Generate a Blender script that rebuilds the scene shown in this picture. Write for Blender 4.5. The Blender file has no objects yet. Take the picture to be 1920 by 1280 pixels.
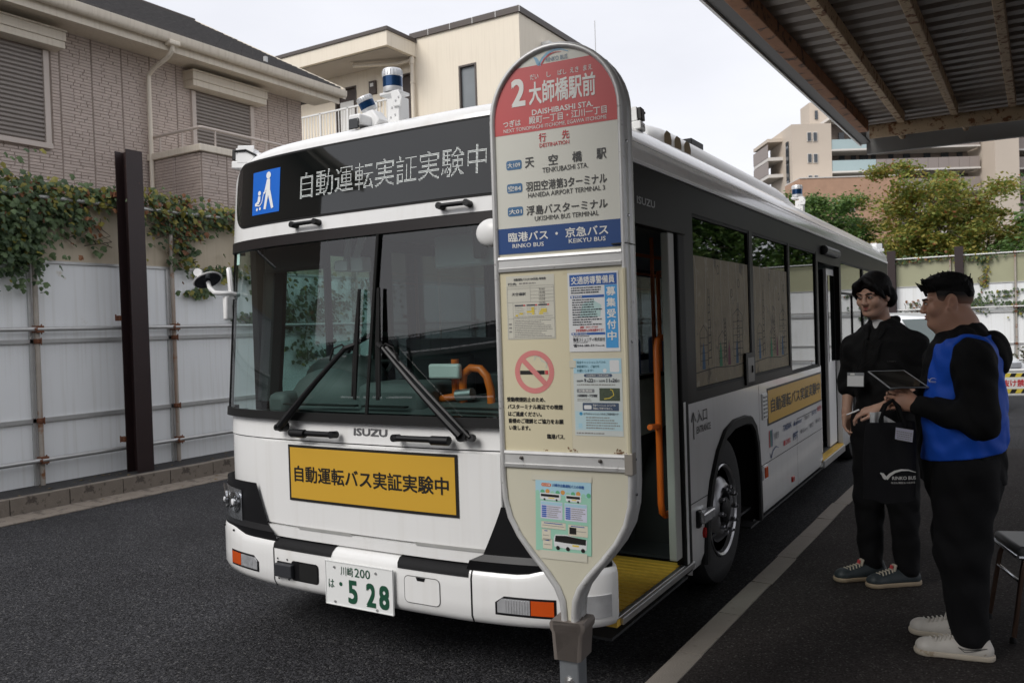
import bpy, bmesh, math, random
import numpy as np
from mathutils import Vector, Matrix, noise as mnoise
random.seed(7); np.random.seed(7)
PI = math.pi
SC = bpy.context.scene
COL = SC.collection
# ------------------------------------------------------------------ camera
cam_d = bpy.data.cameras.new('camera'); cam_o = bpy.data.objects.new('camera', cam_d); COL.objects.link(cam_o)
cam_d.sensor_width = 36.0; cam_d.lens = 36.0 * 1550 / 1920; cam_d.clip_start = 0.05; cam_d.clip_end = 2000
_right = Vector((0.85655104, 0.51507052, -0.03197941)); _down = Vector((-0.01903315, -0.03039579, -0.99935671)); _fwd = Vector((-0.51571122, 0.8566087, -0.01623213))
_m = Matrix((( _right[0], -_down[0], -_fwd[0], 1.538), (_right[1], -_down[1], -_fwd[1], -3.13), (_right[2], -_down[2], -_fwd[2], 1.68), (0, 0, 0, 1)))
cam_o.matrix_world = _m
cam_d.dof.use_dof = True; cam_d.dof.focus_distance = 4.2; cam_d.dof.aperture_fstop = 7.1
SC.camera = cam_o
# ------------------------------------------------------------------ sky and sun (overcast)
SUN_EL, SUN_AZ = math.radians(40), math.radians(196)     # azimuth: clockwise from +Y
world = bpy.data.worlds.new('World'); SC.world = world; world.use_nodes = True
nt = world.node_tree; nt.nodes.clear()
w_out = nt.nodes.new('ShaderNodeOutputWorld'); w_bg = nt.nodes.new('ShaderNodeBackground'); w_sky = nt.nodes.new('ShaderNodeTexSky')
w_sky.sky_type = 'NISHITA'; w_sky.sun_disc = False; w_sky.sun_elevation = SUN_EL; w_sky.sun_rotation = SUN_AZ; w_sky.dust_density = 3.0
w_tc = nt.nodes.new('ShaderNodeTexCoord'); w_n = nt.nodes.new('ShaderNodeTexNoise'); w_n.inputs['Scale'].default_value = 2.2; w_n.inputs['Detail'].default_value = 6; w_n.inputs['Roughness'].default_value = .5
w_map = nt.nodes.new('ShaderNodeMapping'); w_map.inputs['Scale'].default_value = (1, 1, 2.6)
w_cr = nt.nodes.new('ShaderNodeValToRGB'); w_cr.color_ramp.elements[0].position = .3; w_cr.color_ramp.elements[1].position = .72
w_cr.color_ramp.elements[0].color = (6.25, 6.32, 6.75, 1); w_cr.color_ramp.elements[1].color = (7.45, 7.48, 7.85, 1)
w_mix = nt.nodes.new('ShaderNodeMix'); w_mix.data_type = 'RGBA'; w_mix.inputs[0].default_value = .93
nt.links.new(w_tc.outputs['Generated'], w_map.inputs[0]); nt.links.new(w_map.outputs[0], w_n.inputs['Vector']); nt.links.new(w_n.outputs['Fac'], w_cr.inputs[0])
nt.links.new(w_sky.outputs[0], w_mix.inputs[6]); nt.links.new(w_cr.outputs[0], w_mix.inputs[7]); nt.links.new(w_mix.outputs[2], w_bg.inputs[0])
w_bg.inputs[1].default_value = 0.1; nt.links.new(w_bg.outputs[0], w_out.inputs[0])
sun_d = bpy.data.lights.new('sun', 'SUN'); sun_d.energy = 1.5; sun_d.angle = math.radians(28); sun_d.color = (1, .97, .93)
sun_o = bpy.data.objects.new('sun', sun_d); COL.objects.link(sun_o)
_sd = Vector((math.sin(SUN_AZ) * math.cos(SUN_EL), math.cos(SUN_AZ) * math.cos(SUN_EL), math.sin(SUN_EL)))
sun_o.rotation_euler = _sd.to_track_quat('Z', 'Y').to_euler(); sun_o.location = _sd * 60
SC.view_settings.view_transform = 'Standard'; SC.view_settings.look = 'None'; SC.view_settings.gamma = 1.0; SC.view_settings.use_curve_mapping = False
SC.view_settings.exposure = 0.52
SC.render.engine = 'CYCLES'; SC.cycles.use_denoising = True; SC.cycles.max_bounces = 8; SC.cycles.transparent_max_bounces = 16
SC.cycles.sample_clamp_indirect = 6
# ------------------------------------------------------------------ mesh helpers
class MB:
    def __init__(s): s.v = []; s.f = []
    def add(s, vs, fs):
        b = len(s.v); s.v.extend([tuple(p) for p in vs]); s.f.extend([tuple(b + i for i in f) for f in fs]); return s
    def box(s, x0, x1, y0, y1, z0, z1, M=None):
        vs = [(x0,y0,z0),(x1,y0,z0),(x1,y1,z0),(x0,y1,z0),(x0,y0,z1),(x1,y0,z1),(x1,y1,z1),(x0,y1,z1)]
        if M is not None: vs = [M @ Vector(p) for p in vs]
        return s.add(vs, [(0,3,2,1),(4,5,6,7),(0,1,5,4),(1,2,6,5),(2,3,7,6),(3,0,4,7)])
    def quad(s, a, b, c, d): return s.add([a,b,c,d], [(0,1,2,3)])
    def prism(s, poly, ax, h0, h1):
        """poly: 2D points, extruded along axis ax (0,1,2) between h0 and h1"""
        n = len(poly)
        def P(a, b, h): return (h,a,b) if ax == 0 else ((a,h,b) if ax == 1 else (a,b,h))
        vs = [P(a,b,h0) for a,b in poly] + [P(a,b,h1) for a,b in poly]
        return s.add(vs, [tuple(range(n))[::-1], tuple(range(n, 2*n))] + [(i,(i+1)%n,n+(i+1)%n,n+i) for i in range(n)])
    def tube(s, pts, r, n=8, cap=True):
        pts = [Vector(p) for p in pts]; k = len(pts); rs = r if isinstance(r, (list, tuple)) else [r]*k
        prev = None; rings = []
        for i, p in enumerate(pts):
            d = (pts[min(i+1,k-1)] - pts[max(i-1,0)]).normalized()
            if prev is None:
                a = Vector((0,0,1)) if abs(d.z) < .9 else Vector((1,0,0)); u = d.cross(a).normalized()
            else:
                u = (prev - d * prev.dot(d)); u = u.normalized() if u.length > 1e-6 else d.orthogonal().normalized()
            prev = u; w = d.cross(u)
            rings.append([p + (u*math.cos(2*PI*j/n) + w*math.sin(2*PI*j/n))*rs[i] for j in range(n)])
        vs = [q for ring in rings for q in ring]; fs = []
        for i in range(k-1):
            for j in range(n): fs.append((i*n+j, i*n+(j+1)%n, (i+1)*n+(j+1)%n, (i+1)*n+j))
        if cap: fs += [tuple(range(n))[::-1], tuple((k-1)*n+j for j in range(n))]
        return s.add(vs, fs)
    def lathe(s, prof, c=(0,0,0), ax=(0,0,1), n=20):
        """prof: (radius, height) pairs along ax from c"""
        ax = Vector(ax).normalized(); u = ax.orthogonal().normalized(); w = ax.cross(u); c = Vector(c); k = len(prof)
        vs = [c + ax*h + (u*math.cos(2*PI*j/n) + w*math.sin(2*PI*j/n))*r for r,h in prof for j in range(n)]
        fs = [(i*n+j, i*n+(j+1)%n, (i+1)*n+(j+1)%n, (i+1)*n+j) for i in range(k-1) for j in range(n)]
        if prof[0][0] > 1e-6: fs.append(tuple(range(n))[::-1])
        if prof[-1][0] > 1e-6: fs.append(tuple((k-1)*n+j for j in range(n)))
        return s.add(vs, fs)
    def grid(s, fn, us, vs_, flip=False):
        nu, nv = len(us), len(vs_); pts = [fn(u, v) for v in vs_ for u in us]
        fs = [(j*nu+i, j*nu+i+1, (j+1)*nu+i+1, (j+1)*nu+i) for j in range(nv-1) for i in range(nu-1)]
        if flip: fs = [f[::-1] for f in fs]
        return s.add(pts, fs)
    def ell(s, c, r, nu=12, nv=8, M=None):
        vs = []; 
        for j in range(nv+1):
            t = PI*j/nv
            for i in range(nu): vs.append(Vector((r[0]*math.sin(t)*math.cos(2*PI*i/nu), r[1]*math.sin(t)*math.sin(2*PI*i/nu), r[2]*math.cos(t))))
        if M is not None: vs = [M @ p for p in vs]
        vs = [p + Vector(c) for p in vs]
        return s.add(vs, [(j*nu+i, (j+1)*nu+i, (j+1)*nu+(i+1)%nu, j*nu+(i+1)%nu) for j in range(nv) for i in range(nu)])
    def mesh(s, name, smooth=True, angle=38):
        me = bpy.data.meshes.new(name); me.from_pydata([tuple(p) for p in s.v], [], s.f); me.update()
        if smooth:
            me.polygons.foreach_set('use_smooth', [True]*len(me.polygons)); me.set_sharp_from_angle(angle=math.radians(angle))
        return me
    def build(s, name, mat, parent=None, smooth=True, angle=38, bevel=0, M=None, solid=0):
        o = bpy.data.objects.new(name, s.mesh(name, smooth, angle)); COL.objects.link(o)
        mats = mat if isinstance(mat, (list, tuple)) else [mat]
        for m in mats: o.data.materials.append(m)
        if M is not None: o.matrix_world = M
        if parent is not None: attach(o, parent)
        if solid: md = o.modifiers.new('thick', 'SOLIDIFY'); md.thickness = solid; md.offset = -1
        if bevel: md = o.modifiers.new('edge', 'BEVEL'); md.width = bevel; md.segments = 2; md.limit_method = 'ANGLE'; md.angle_limit = math.radians(40)
        return o
def attach(o, parent):
    o.parent = parent; o.matrix_parent_inverse = WORLD_of(parent).inverted()
def WORLD_of(o):
    m = o.matrix_basis.copy()
    if o.parent: m = WORLD_of(o.parent) @ o.matrix_parent_inverse @ m
    return m
def tag(o, label=None, cat=None, group=None, kind=None):
    if label: o['label'] = label
    if cat: o['category'] = cat
    if group: o['group'] = group
    if kind: o['kind'] = kind
    return o
def thing(name, label, cat, loc=(0,0,0), group=None, rz=0):
    o = bpy.data.objects.new(name, None); COL.objects.link(o); o.location = loc; o.rotation_euler = (0,0,rz); o.empty_display_size = .1
    o.matrix_basis  # refresh
    return tag(o, label, cat, group)
def copy_tree(o, parent=None, shift=None):
    c = o.copy(); COL.objects.link(c)
    if parent is not None: c.parent = parent; c.matrix_parent_inverse = o.matrix_parent_inverse.copy()
    for ch in [q for q in bpy.data.objects if q.parent == o]: copy_tree(ch, c)
    return c
# ------------------------------------------------------------------ materials
MATS = {}
def mat(name, col, rough=.5, metal=0., var=.08, scale=6., bump=0., bscale=60., spec=.5, emit=None, estr=0., coat=0., spots=None, streak=None, rvar=.0, sub=0):
    """procedural principled: base colour varied by noise, optional bump, spots (colour, scale, threshold) and streaks running down (colour, amount)"""
    if name in MATS: return MATS[name]
    m = bpy.data.materials.new(name); m.use_nodes = True; n = m.node_tree.nodes; L = m.node_tree.links
    b = n['Principled BSDF']; b.inputs['Roughness'].default_value = rough; b.inputs['Metallic'].default_value = metal
    b.inputs['Specular IOR Level'].default_value = spec; b.inputs['Coat Weight'].default_value = coat; b.inputs['Coat Roughness'].default_value = .06
    if sub: b.inputs['Subsurface Weight'].default_value = sub; b.inputs['Subsurface Radius'].default_value = (.012,.005,.003); b.inputs['Subsurface Scale'].default_value = 1.0
    tc = n.new('ShaderNodeTexCoord')
    ns = n.new('ShaderNodeTexNoise'); ns.inputs['Scale'].default_value = scale; ns.inputs['Detail'].default_value = 5; L.new(tc.outputs['Object'], ns.inputs['Vector'])
    mx = n.new('ShaderNodeMix'); mx.data_type = 'RGBA'; L.new(ns.outputs['Fac'], mx.inputs[0])
    c = Vector(col); lo = c*(1-var); hi = c*(1+var)
    mx.inputs[6].default_value = (*lo, 1); mx.inputs[7].default_value = (*[min(1,q) for q in hi], 1)
    out = mx.outputs[2]
    if spots:
        for sc_, (scol, sscale, thr) in enumerate(spots if isinstance(spots, list) else [spots]):
            s2 = n.new('ShaderNodeTexNoise'); s2.inputs['Scale'].default_value = sscale; s2.inputs['Detail'].default_value = 4; s2.inputs['Roughness'].default_value = .65; L.new(tc.outputs['Object'], s2.inputs['Vector'])
            cr = n.new('ShaderNodeValToRGB'); cr.color_ramp.elements[0].position = thr; cr.color_ramp.elements[1].position = min(1, thr+.07); L.new(s2.outputs['Fac'], cr.inputs[0])
            m2 = n.new('ShaderNodeMix'); m2.data_type = 'RGBA'; L.new(cr.outputs[0], m2.inputs[0]); L.new(out, m2.inputs[6]); m2.inputs[7].default_value = (*scol, 1); out = m2.outputs[2]
    if streak:
        scol, amt = streak
        mp = n.new('ShaderNodeMapping'); mp.inputs['Scale'].default_value = (22, 22, .7); L.new(tc.outputs['Object'], mp.inputs[0])
        s3 = n.new('ShaderNodeTexNoise'); s3.inputs['Scale'].default_value = 1; s3.inputs['Detail'].default_value = 3; L.new(mp.outputs[0], s3.inputs['Vector'])
        cr = n.new('ShaderNodeValToRGB'); cr.color_ramp.elements[0].position = .5; cr.color_ramp.elements[1].position = .8; cr.color_ramp.elements[1].color = (amt,amt,amt,1); L.new(s3.outputs['Fac'], cr.inputs[0])
        m3 = n.new('ShaderNodeMix'); m3.data_type = 'RGBA'; L.new(cr.outputs[0], m3.inputs[0]); L.new(out, m3.inputs[6]); m3.inputs[7].default_value = (*scol, 1); out = m3.outputs[2]
    L.new(out, b.inputs['Base Color'])
    if rvar:
        r2 = n.new('ShaderNodeMapRange'); r2.inputs['To Min'].default_value = max(0, rough-rvar); r2.inputs['To Max'].default_value = min(1, rough+rvar); L.new(ns.outputs['Fac'], r2.inputs['Value']); L.new(r2.outputs[0], b.inputs['Roughness'])
    if bump:
        bn = n.new('ShaderNodeTexNoise'); bn.inputs['Scale'].default_value = bscale; bn.inputs['Detail'].default_value = 4; L.new(tc.outputs['Object'], bn.inputs['Vector'])
        bp = n.new('ShaderNodeBump'); bp.inputs['Strength'].default_value = bump; bp.inputs['Distance'].default_value = .01; L.new(bn.outputs['Fac'], bp.inputs['Height']); L.new(bp.outputs[0], b.inputs['Normal'])
    if emit: b.inputs['Emission Color'].default_value = (*emit, 1); b.inputs['Emission Strength'].default_value = estr
    MATS[name] = m; return m
def stonemat(name, dark, light, cell, rough=.8, spec=.2, bump=.6, patch=.18, odd=None):
    """asphalt: every stone its own grey (Voronoi cells), broad worn patches on top"""
    m = bpy.data.materials.new(name); m.use_nodes = True; n = m.node_tree.nodes; L = m.node_tree.links; b = n['Principled BSDF']; b.inputs['Roughness'].default_value = rough; b.inputs['Specular IOR Level'].default_value = spec
    tc = n.new('ShaderNodeTexCoord'); v = n.new('ShaderNodeTexVoronoi'); v.inputs['Scale'].default_value = cell; L.new(tc.outputs['Object'], v.inputs['Vector'])
    sp_ = n.new('ShaderNodeSeparateColor'); L.new(v.outputs['Color'], sp_.inputs[0]); cr = n.new('ShaderNodeValToRGB'); e = cr.color_ramp.elements; e[0].color = (*dark,1); e[1].color = (*light,1); e[0].position = .25; e[1].position = .95; L.new(sp_.outputs[0], cr.inputs[0])
    if odd: q = e.new(.985); e[1].position = .93 if False else e[1].position; q.color = (*odd,1)
    ns = n.new('ShaderNodeTexNoise'); ns.inputs['Scale'].default_value = .9; ns.inputs['Detail'].default_value = 6; L.new(tc.outputs['Object'], ns.inputs['Vector']); mr = n.new('ShaderNodeMapRange'); mr.inputs['From Min'].default_value = .3; mr.inputs['From Max'].default_value = .7; mr.inputs['To Min'].default_value = 1-patch; mr.inputs['To Max'].default_value = 1+patch; L.new(ns.outputs['Fac'], mr.inputs['Value'])
    mu = n.new('ShaderNodeMix'); mu.data_type = 'RGBA'; mu.blend_type = 'MULTIPLY'; mu.inputs[0].default_value = 1; L.new(cr.outputs[0], mu.inputs[6]); L.new(mr.outputs[0], mu.inputs[7]); L.new(mu.outputs[2], b.inputs['Base Color'])
    bp = n.new('ShaderNodeBump'); bp.inputs['Strength'].default_value = bump; bp.inputs['Distance'].default_value = .006; bp.invert = True; L.new(v.outputs['Distance'], bp.inputs['Height']); L.new(bp.outputs[0], b.inputs['Normal']); MATS[name] = m; return m
def leafmat(name, col, var=.3, scale=3., trans=.4):
    if name in MATS: return MATS[name]
    m = mat(name, col, .55, var=var, scale=scale); n = m.node_tree.nodes; L = m.node_tree.links; b = n['Principled BSDF']; o = n['Material Output']
    t = n.new('ShaderNodeBsdfTranslucent'); mx = n.new('ShaderNodeMixShader'); mx.inputs[0].default_value = trans; L.new(b.inputs['Base Color'].links[0].from_socket, t.inputs[0]); L.new(b.outputs[0], mx.inputs[1]); L.new(t.outputs[0], mx.inputs[2]); L.new(mx.outputs[0], o.inputs[0]); return m
def glass(name, tint, ior=1.5, rough=.015, dirt=.0):
    if name in MATS: return MATS[name]
    m = bpy.data.materials.new(name); m.use_nodes = True; n = m.node_tree.nodes; L = m.node_tree.links; n.clear()
    o = n.new('ShaderNodeOutputMaterial'); t = n.new('ShaderNodeBsdfTransparent'); t.inputs[0].default_value = (*tint, 1)
    g = n.new('ShaderNodeBsdfGlossy'); g.inputs['Roughness'].default_value = rough; g.inputs['Color'].default_value = (1,1,1,1)
    ge = n.new('ShaderNodeNewGeometry'); dt = n.new('ShaderNodeVectorMath'); dt.operation = 'DOT_PRODUCT'; L.new(ge.outputs['Normal'], dt.inputs[0]); L.new(ge.outputs['Incoming'], dt.inputs[1])
    ab = n.new('ShaderNodeMath'); ab.operation = 'ABSOLUTE'; L.new(dt.outputs['Value'], ab.inputs[0]); om = n.new('ShaderNodeMath'); om.operation = 'SUBTRACT'; om.inputs[0].default_value = 1; L.new(ab.outputs[0], om.inputs[1])
    pw = n.new('ShaderNodeMath'); pw.operation = 'POWER'; pw.inputs[1].default_value = 5; L.new(om.outputs[0], pw.inputs[0]); f0 = ((ior-1)/(ior+1))**2
    sk = n.new('ShaderNodeMath'); sk.operation = 'MULTIPLY_ADD'; sk.inputs[1].default_value = 1-f0; sk.inputs[2].default_value = f0; sk.use_clamp = True; L.new(pw.outputs[0], sk.inputs[0]); mx = n.new('ShaderNodeMixShader')
    L.new(sk.outputs[0], mx.inputs[0]); L.new(t.outputs[0], mx.inputs[1]); L.new(g.outputs[0], mx.inputs[2]); res = mx.outputs[0]
    if dirt:
        df = n.new('ShaderNodeBsdfDiffuse'); df.inputs[0].default_value = (.5,.5,.48,1); tc = n.new('ShaderNodeTexCoord'); ns = n.new('ShaderNodeTexNoise'); ns.inputs['Scale'].default_value = 3; L.new(tc.outputs['Object'], ns.inputs['Vector'])
        mr = n.new('ShaderNodeMapRange'); mr.inputs['From Min'].default_value = .35; mr.inputs['From Max'].default_value = .75; mr.inputs['To Max'].default_value = dirt; L.new(ns.outputs['Fac'], mr.inputs['Value'])
        m2 = n.new('ShaderNodeMixShader'); L.new(mr.outputs[0], m2.inputs[0]); L.new(res, m2.inputs[1]); L.new(df.outputs[0], m2.inputs[2]); res = m2.outputs[0]
    L.new(res, o.inputs[0]); MATS[name] = m; return m
# ------------------------------------------------------------------ lettering
def text_mesh(s, res=2):
    cu = bpy.data.curves.new('lettering', 'FONT'); cu.body = s; cu.size = 1; cu.resolution_u = res; cu.fill_mode = 'FRONT'
    o = bpy.data.objects.new('lettering_tmp', cu); COL.objects.link(o)
    dg = bpy.context.evaluated_depsgraph_get(); me = bpy.data.meshes.new_from_object(o.evaluated_get(dg))
    vs = np.array([v.co[:] for v in me.vertices]).reshape(-1, 3)[:, :2]; fs = [tuple(p.vertices) for p in me.polygons]
    bpy.data.objects.remove(o); bpy.data.curves.remove(cu); bpy.data.meshes.remove(me)
    return vs, fs
def text_fit(s, x0, x1, y0, y1, bold=0.0, keep=False, align='l', res=2, hz=.00012):
    """lettering scaled into the box x0..x1, y0..y1; bold thickens the strokes with shifted copies, each a hair higher"""
    vs, fs = text_mesh(s, res)
    if len(vs) == 0: return vs, fs
    mn, mx = vs.min(0), vs.max(0); sz = np.maximum(mx - mn, 1e-6); r = abs(bold)
    sx, sy = (x1-x0)/(sz[0]+2*r), (y1-y0)/(sz[1]+2*r); ox = x0
    if keep:
        k = min(sx, sy); w = (sz[0]+2*r)*k; ox = x0 if align == 'l' else (x0 + (x1-x0-w)/2 if align == 'c' else x1-w); sx = sy = k
    base = (vs-mn+r)*np.array([sx, sy]) + np.array([ox, y0])
    if bold <= 0: return base, fs
    sh = [(0,0)] + [(math.cos(a), math.sin(a)) for a in (PI/4, 3*PI/4, 5*PI/4, 7*PI/4)]
    V = []; Fq = []
    for k, (dx, dy) in enumerate(sh):
        b = k*len(base); V.append(np.column_stack([base[:,0]+dx*r*sx, base[:,1]+dy*r*sy, np.full(len(base), k*hz)])); Fq += [tuple(b+i for i in f) for f in fs]
    return np.concatenate(V), Fq
def put(name, vf, fn, m, parent):
    """2D mesh mapped through fn(a,b) -> 3D point, as one part"""
    vs, fs = vf; b = MB(); e = 1e-4; pts = []
    for p in vs:
        q = Vector(fn(p[0], p[1]))
        if len(p) > 2 and p[2]: q = q + (Vector(fn(p[0]+e, p[1]))-q).cross(Vector(fn(p[0], p[1]+e))-q).normalized()*p[2]
        pts.append(q)
    b.add(pts, fs)
    return b.build(name, m, parent, smooth=False)
def frame(o, ex, ey, off=0.):
    o = Vector(o); ex = Vector(ex).normalized(); ey = Vector(ey).normalized(); nz = ex.cross(ey)
    return lambda a, b, h=0.: o + ex*a + ey*b + nz*(off+h)
def rect2(x0, x1, y0, y1): return np.array([(x0,y0),(x1,y0),(x1,y1),(x0,y1)]), [(0,1,2,3)]
def rrect2(x0, x1, y0, y1, r, n=5):
    pts = []
    for cx, cy, a in ((x1-r,y0+r,-PI/2),(x1-r,y1-r,0),(x0+r,y1-r,PI/2),(x0+r,y0+r,PI)):
        for i in range(n+1): t = a + PI/2*i/n; pts.append((cx+r*math.cos(t), cy+r*math.sin(t)))
    return np.array(pts), [tuple(range(len(pts)))]
def disc2(cx, cy, rx, ry=None, n=24):
    ry = ry or rx; return np.array([(cx+rx*math.cos(2*PI*i/n), cy+ry*math.sin(2*PI*i/n)) for i in range(n)]), [tuple(range(n))]
def ring2(cx, cy, r0, r1, n=40, ky=1.):
    vs = [(cx+r*math.cos(2*PI*i/n), cy+r*ky*math.sin(2*PI*i/n)) for r in (r0,r1) for i in range(n)]
    return np.array(vs), [(i, (i+1)%n, n+(i+1)%n, n+i) for i in range(n)]
def stroke2(pts, w):
    """flat stroke along a 2D polyline; w may be a list"""
    pts = [Vector(p) for p in pts]; k = len(pts); ws = w if isinstance(w, (list,tuple)) else [w]*k; vs = []
    for i, p in enumerate(pts):
        d = (pts[min(i+1,k-1)] - pts[max(i-1,0)]).normalized(); nn = Vector((-d.y, d.x)); vs += [tuple(p+nn*ws[i]/2), tuple(p-nn*ws[i]/2)]
    return np.array(vs), [(2*i, 2*i+1, 2*i+3, 2*i+2) for i in range(k-1)]
def join2(*parts):
    vs = []; fs = []
    for v, f in parts:
        if len(v) == 0: continue
        b = sum(len(q) for q in vs); v = np.array(v, float); v = v if v.shape[1] == 3 else np.column_stack([v, np.zeros(len(v))]); vs.append(v); fs += [tuple(b+i for i in t) for t in f]
    return np.concatenate(vs), fs
def holes_panel(b, P, us, vs_, holes, th):
    """solid panel with rectangular holes: P(u,v,h) -> point (h = depth), thickness th"""
    U = sorted(set([us[0], us[1]] + [q for h in holes for q in h[:2] if us[0] < q < us[1]])); V = sorted(set([vs_[0], vs_[1]] + [q for h in holes for q in h[2:] if vs_[0] < q < vs_[1]]))
    nu, nv = len(U)-1, len(V)-1
    solid = [[not any(h[0]-1e-6 <= (U[i]+U[i+1])/2 <= h[1]+1e-6 and h[2]-1e-6 <= (V[j]+V[j+1])/2 <= h[3]+1e-6 for h in holes) for j in range(nv)] for i in range(nu)]
    S = lambda i, j: 0 <= i < nu and 0 <= j < nv and solid[i][j]
    for i in range(nu):
        for j in range(nv):
            if not solid[i][j]: continue
            a, c, d, e = U[i], U[i+1], V[j], V[j+1]
            b.quad(P(a,d,0), P(c,d,0), P(c,e,0), P(a,e,0)); b.quad(P(a,d,th), P(a,e,th), P(c,e,th), P(c,d,th))
            if not S(i-1,j): b.quad(P(a,d,0), P(a,e,0), P(a,e,th), P(a,d,th))
            if not S(i+1,j): b.quad(P(c,d,0), P(c,d,th), P(c,e,th), P(c,e,0))
            if not S(i,j-1): b.quad(P(a,d,0), P(a,d,th), P(c,d,th), P(c,d,0))
            if not S(i,j+1): b.quad(P(a,e,0), P(c,e,0), P(c,e,th), P(a,e,th))
    return b
# ================================================================== materials of the setting
M_asphalt = stonemat('asphalt', (.009,.009,.010), (.056,.056,.061), 118, odd=(.11,.108,.105), patch=.24)
M_pave = stonemat('pavement_asphalt', (.024,.021,.020), (.052,.046,.044), 140, rough=.92, spec=.12, bump=.35, odd=(.10,.095,.09), patch=.22)
M_verge = mat('verge_asphalt', (.035,.034,.034), .9, var=.3, scale=5, bump=.8, bscale=200, spots=((.12,.11,.10), 120, .72))
M_conc = mat('kerb_concrete', (.20,.170,.140), .85, var=.22, scale=8, bump=.6, bscale=120, spots=[((.085,.070,.058), 7, .54), ((.30,.27,.23), 60, .66)])
M_conc2 = mat('platform_kerb_concrete', (.25,.225,.195), .8, var=.15, scale=9, bump=.5, bscale=160, spots=((.20,.175,.15), 14, .60))
M_mortar = mat('mortar', (.10,.09,.08), .95, var=.2, scale=20)
M_white_sheet = mat('white_sheet_metal', (.80,.815,.815), .42, var=.05, scale=1.5, spec=.4, streak=((.56,.55,.50), .45), spots=[((.60,.56,.48), 2.2, .70), ((.50,.42,.32), 5.0, .76)])
M_beige_sheet = mat('translucent_beige_panel', (.47,.40,.295), .55, var=.12, scale=1.8, streak=((.28,.23,.16), .4))
M_galv = mat('galvanised_pipe', (.50,.50,.49), .42, metal=.6, var=.15, scale=12, spots=((.30,.13,.05), 7, .70))
M_rust = mat('rusty_iron', (.16,.060,.028), .85, var=.45, scale=30, bump=.5, bscale=90, spots=((.30,.13,.05), 40, .6))
M_hsteel = mat('maroon_steel', (.020,.009,.009), .5, var=.25, scale=5, bump=.15, bscale=60, spots=((.06,.025,.018), 16, .66))
M_siding = mat('embossed_siding', (.56,.475,.425), .78, var=.18, scale=11, bump=.5, bscale=55)
M_siding_gap = mat('siding_joint', (.26,.212,.18), .9, var=.1, scale=9)
M_trim = mat('cream_trim', (.72,.65,.54), .5, var=.06, scale=3, streak=((.40,.33,.25), .35))
M_frame_br = mat('taupe_frame', (.53,.46,.41), .5, var=.06, scale=4)
M_slat = mat('shutter_slat', (.26,.228,.205), .5, var=.07, scale=4)
M_shingle = mat('roof_shingle', (.085,.080,.078), .75, var=.35, scale=14, bump=.5, bscale=70)
M_cream = mat('cream_render', (.80,.725,.60), .8, var=.05, scale=1.2, bump=.25, bscale=140, streak=((.56,.48,.37), .3))
M_dkcap = mat('dark_brown_cap', (.075,.060,.052), .5, var=.1, scale=4)
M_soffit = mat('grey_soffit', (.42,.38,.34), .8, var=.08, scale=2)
M_doorbr = mat('brown_door', (.06,.042,.035), .45, var=.12, scale=6)
M_whitemet = mat('white_painted_metal', (.72,.72,.70), .4, var=.04, scale=8)
M_darkglass = mat('dark_window_glass', (.045,.055,.065), .08, var=.1, scale=2, spec=.7)
M_deck = mat('ribbed_deck', (.33,.295,.265), .5, metal=.25, var=.25, scale=3, spots=((.06,.05,.045), 4, .6))
M_purlin = mat('rusty_painted_steel', (.56,.42,.27), .7, var=.2, scale=7, bump=.35, bscale=60, spots=[((.22,.095,.04), 13, .545), ((.12,.05,.025), 28, .60)])
M_rustbeam = mat('rust_brown_beam', (.30,.145,.075), .75, var=.35, scale=9, spots=((.065,.035,.024), 8, .55))
M_fascia = mat('grey_fascia', (.085,.082,.08), .55, var=.1, scale=2)
M_apt = mat('apartment_tile', (.55,.475,.395), .75, var=.06, scale=.7, bump=.2, bscale=20)
M_aptbrick = mat('brick_tile', (.42,.26,.175), .8, var=.18, scale=2.5, bump=.3, bscale=12)
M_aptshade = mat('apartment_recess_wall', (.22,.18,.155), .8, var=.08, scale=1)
M_aptpanel = mat('balcony_panel', (.28,.24,.22), .6, var=.05, scale=1)
M_aptglass = mat('balcony_glass', (.36,.46,.47), .15, var=.08, scale=1, spec=.6)
M_aptwhite = mat('slab_edge_white', (.62,.59,.55), .6, var=.05, scale=2)
M_bark = mat('bark', (.10,.078,.058), .9, var=.3, scale=16, bump=.6, bscale=40)
KX = lambda y: .135 + .022*y            # platform kerb line (road side)
# ================================================================== ground
def sheet(name, pts, z, m, kind='structure'):
    b = MB(); b.add([(x,y,z) for x,y in pts], [tuple(range(len(pts)))]); o = b.build(name, m, smooth=False); o['kind'] = kind; return o
sheet('road', [(-400,-400),(400,-400),(400,400),(-400,400)], 0, M_asphalt)
b = MB(); b.prism([(KX(-16)+.128,-16),(14,-16),(14,7.9),(KX(7.9)+.128,7.9)], 2, .002, .118); o = b.build('pavement', M_pave, smooth=False); o['kind'] = 'structure'
b = MB(); b.prism([(-7.9,-8),(-6.94,-8),(-6.94,24),(-7.9,24)], 2, .002, .148); o = b.build('verge', M_verge, smooth=False); o['kind'] = 'structure'
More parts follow.
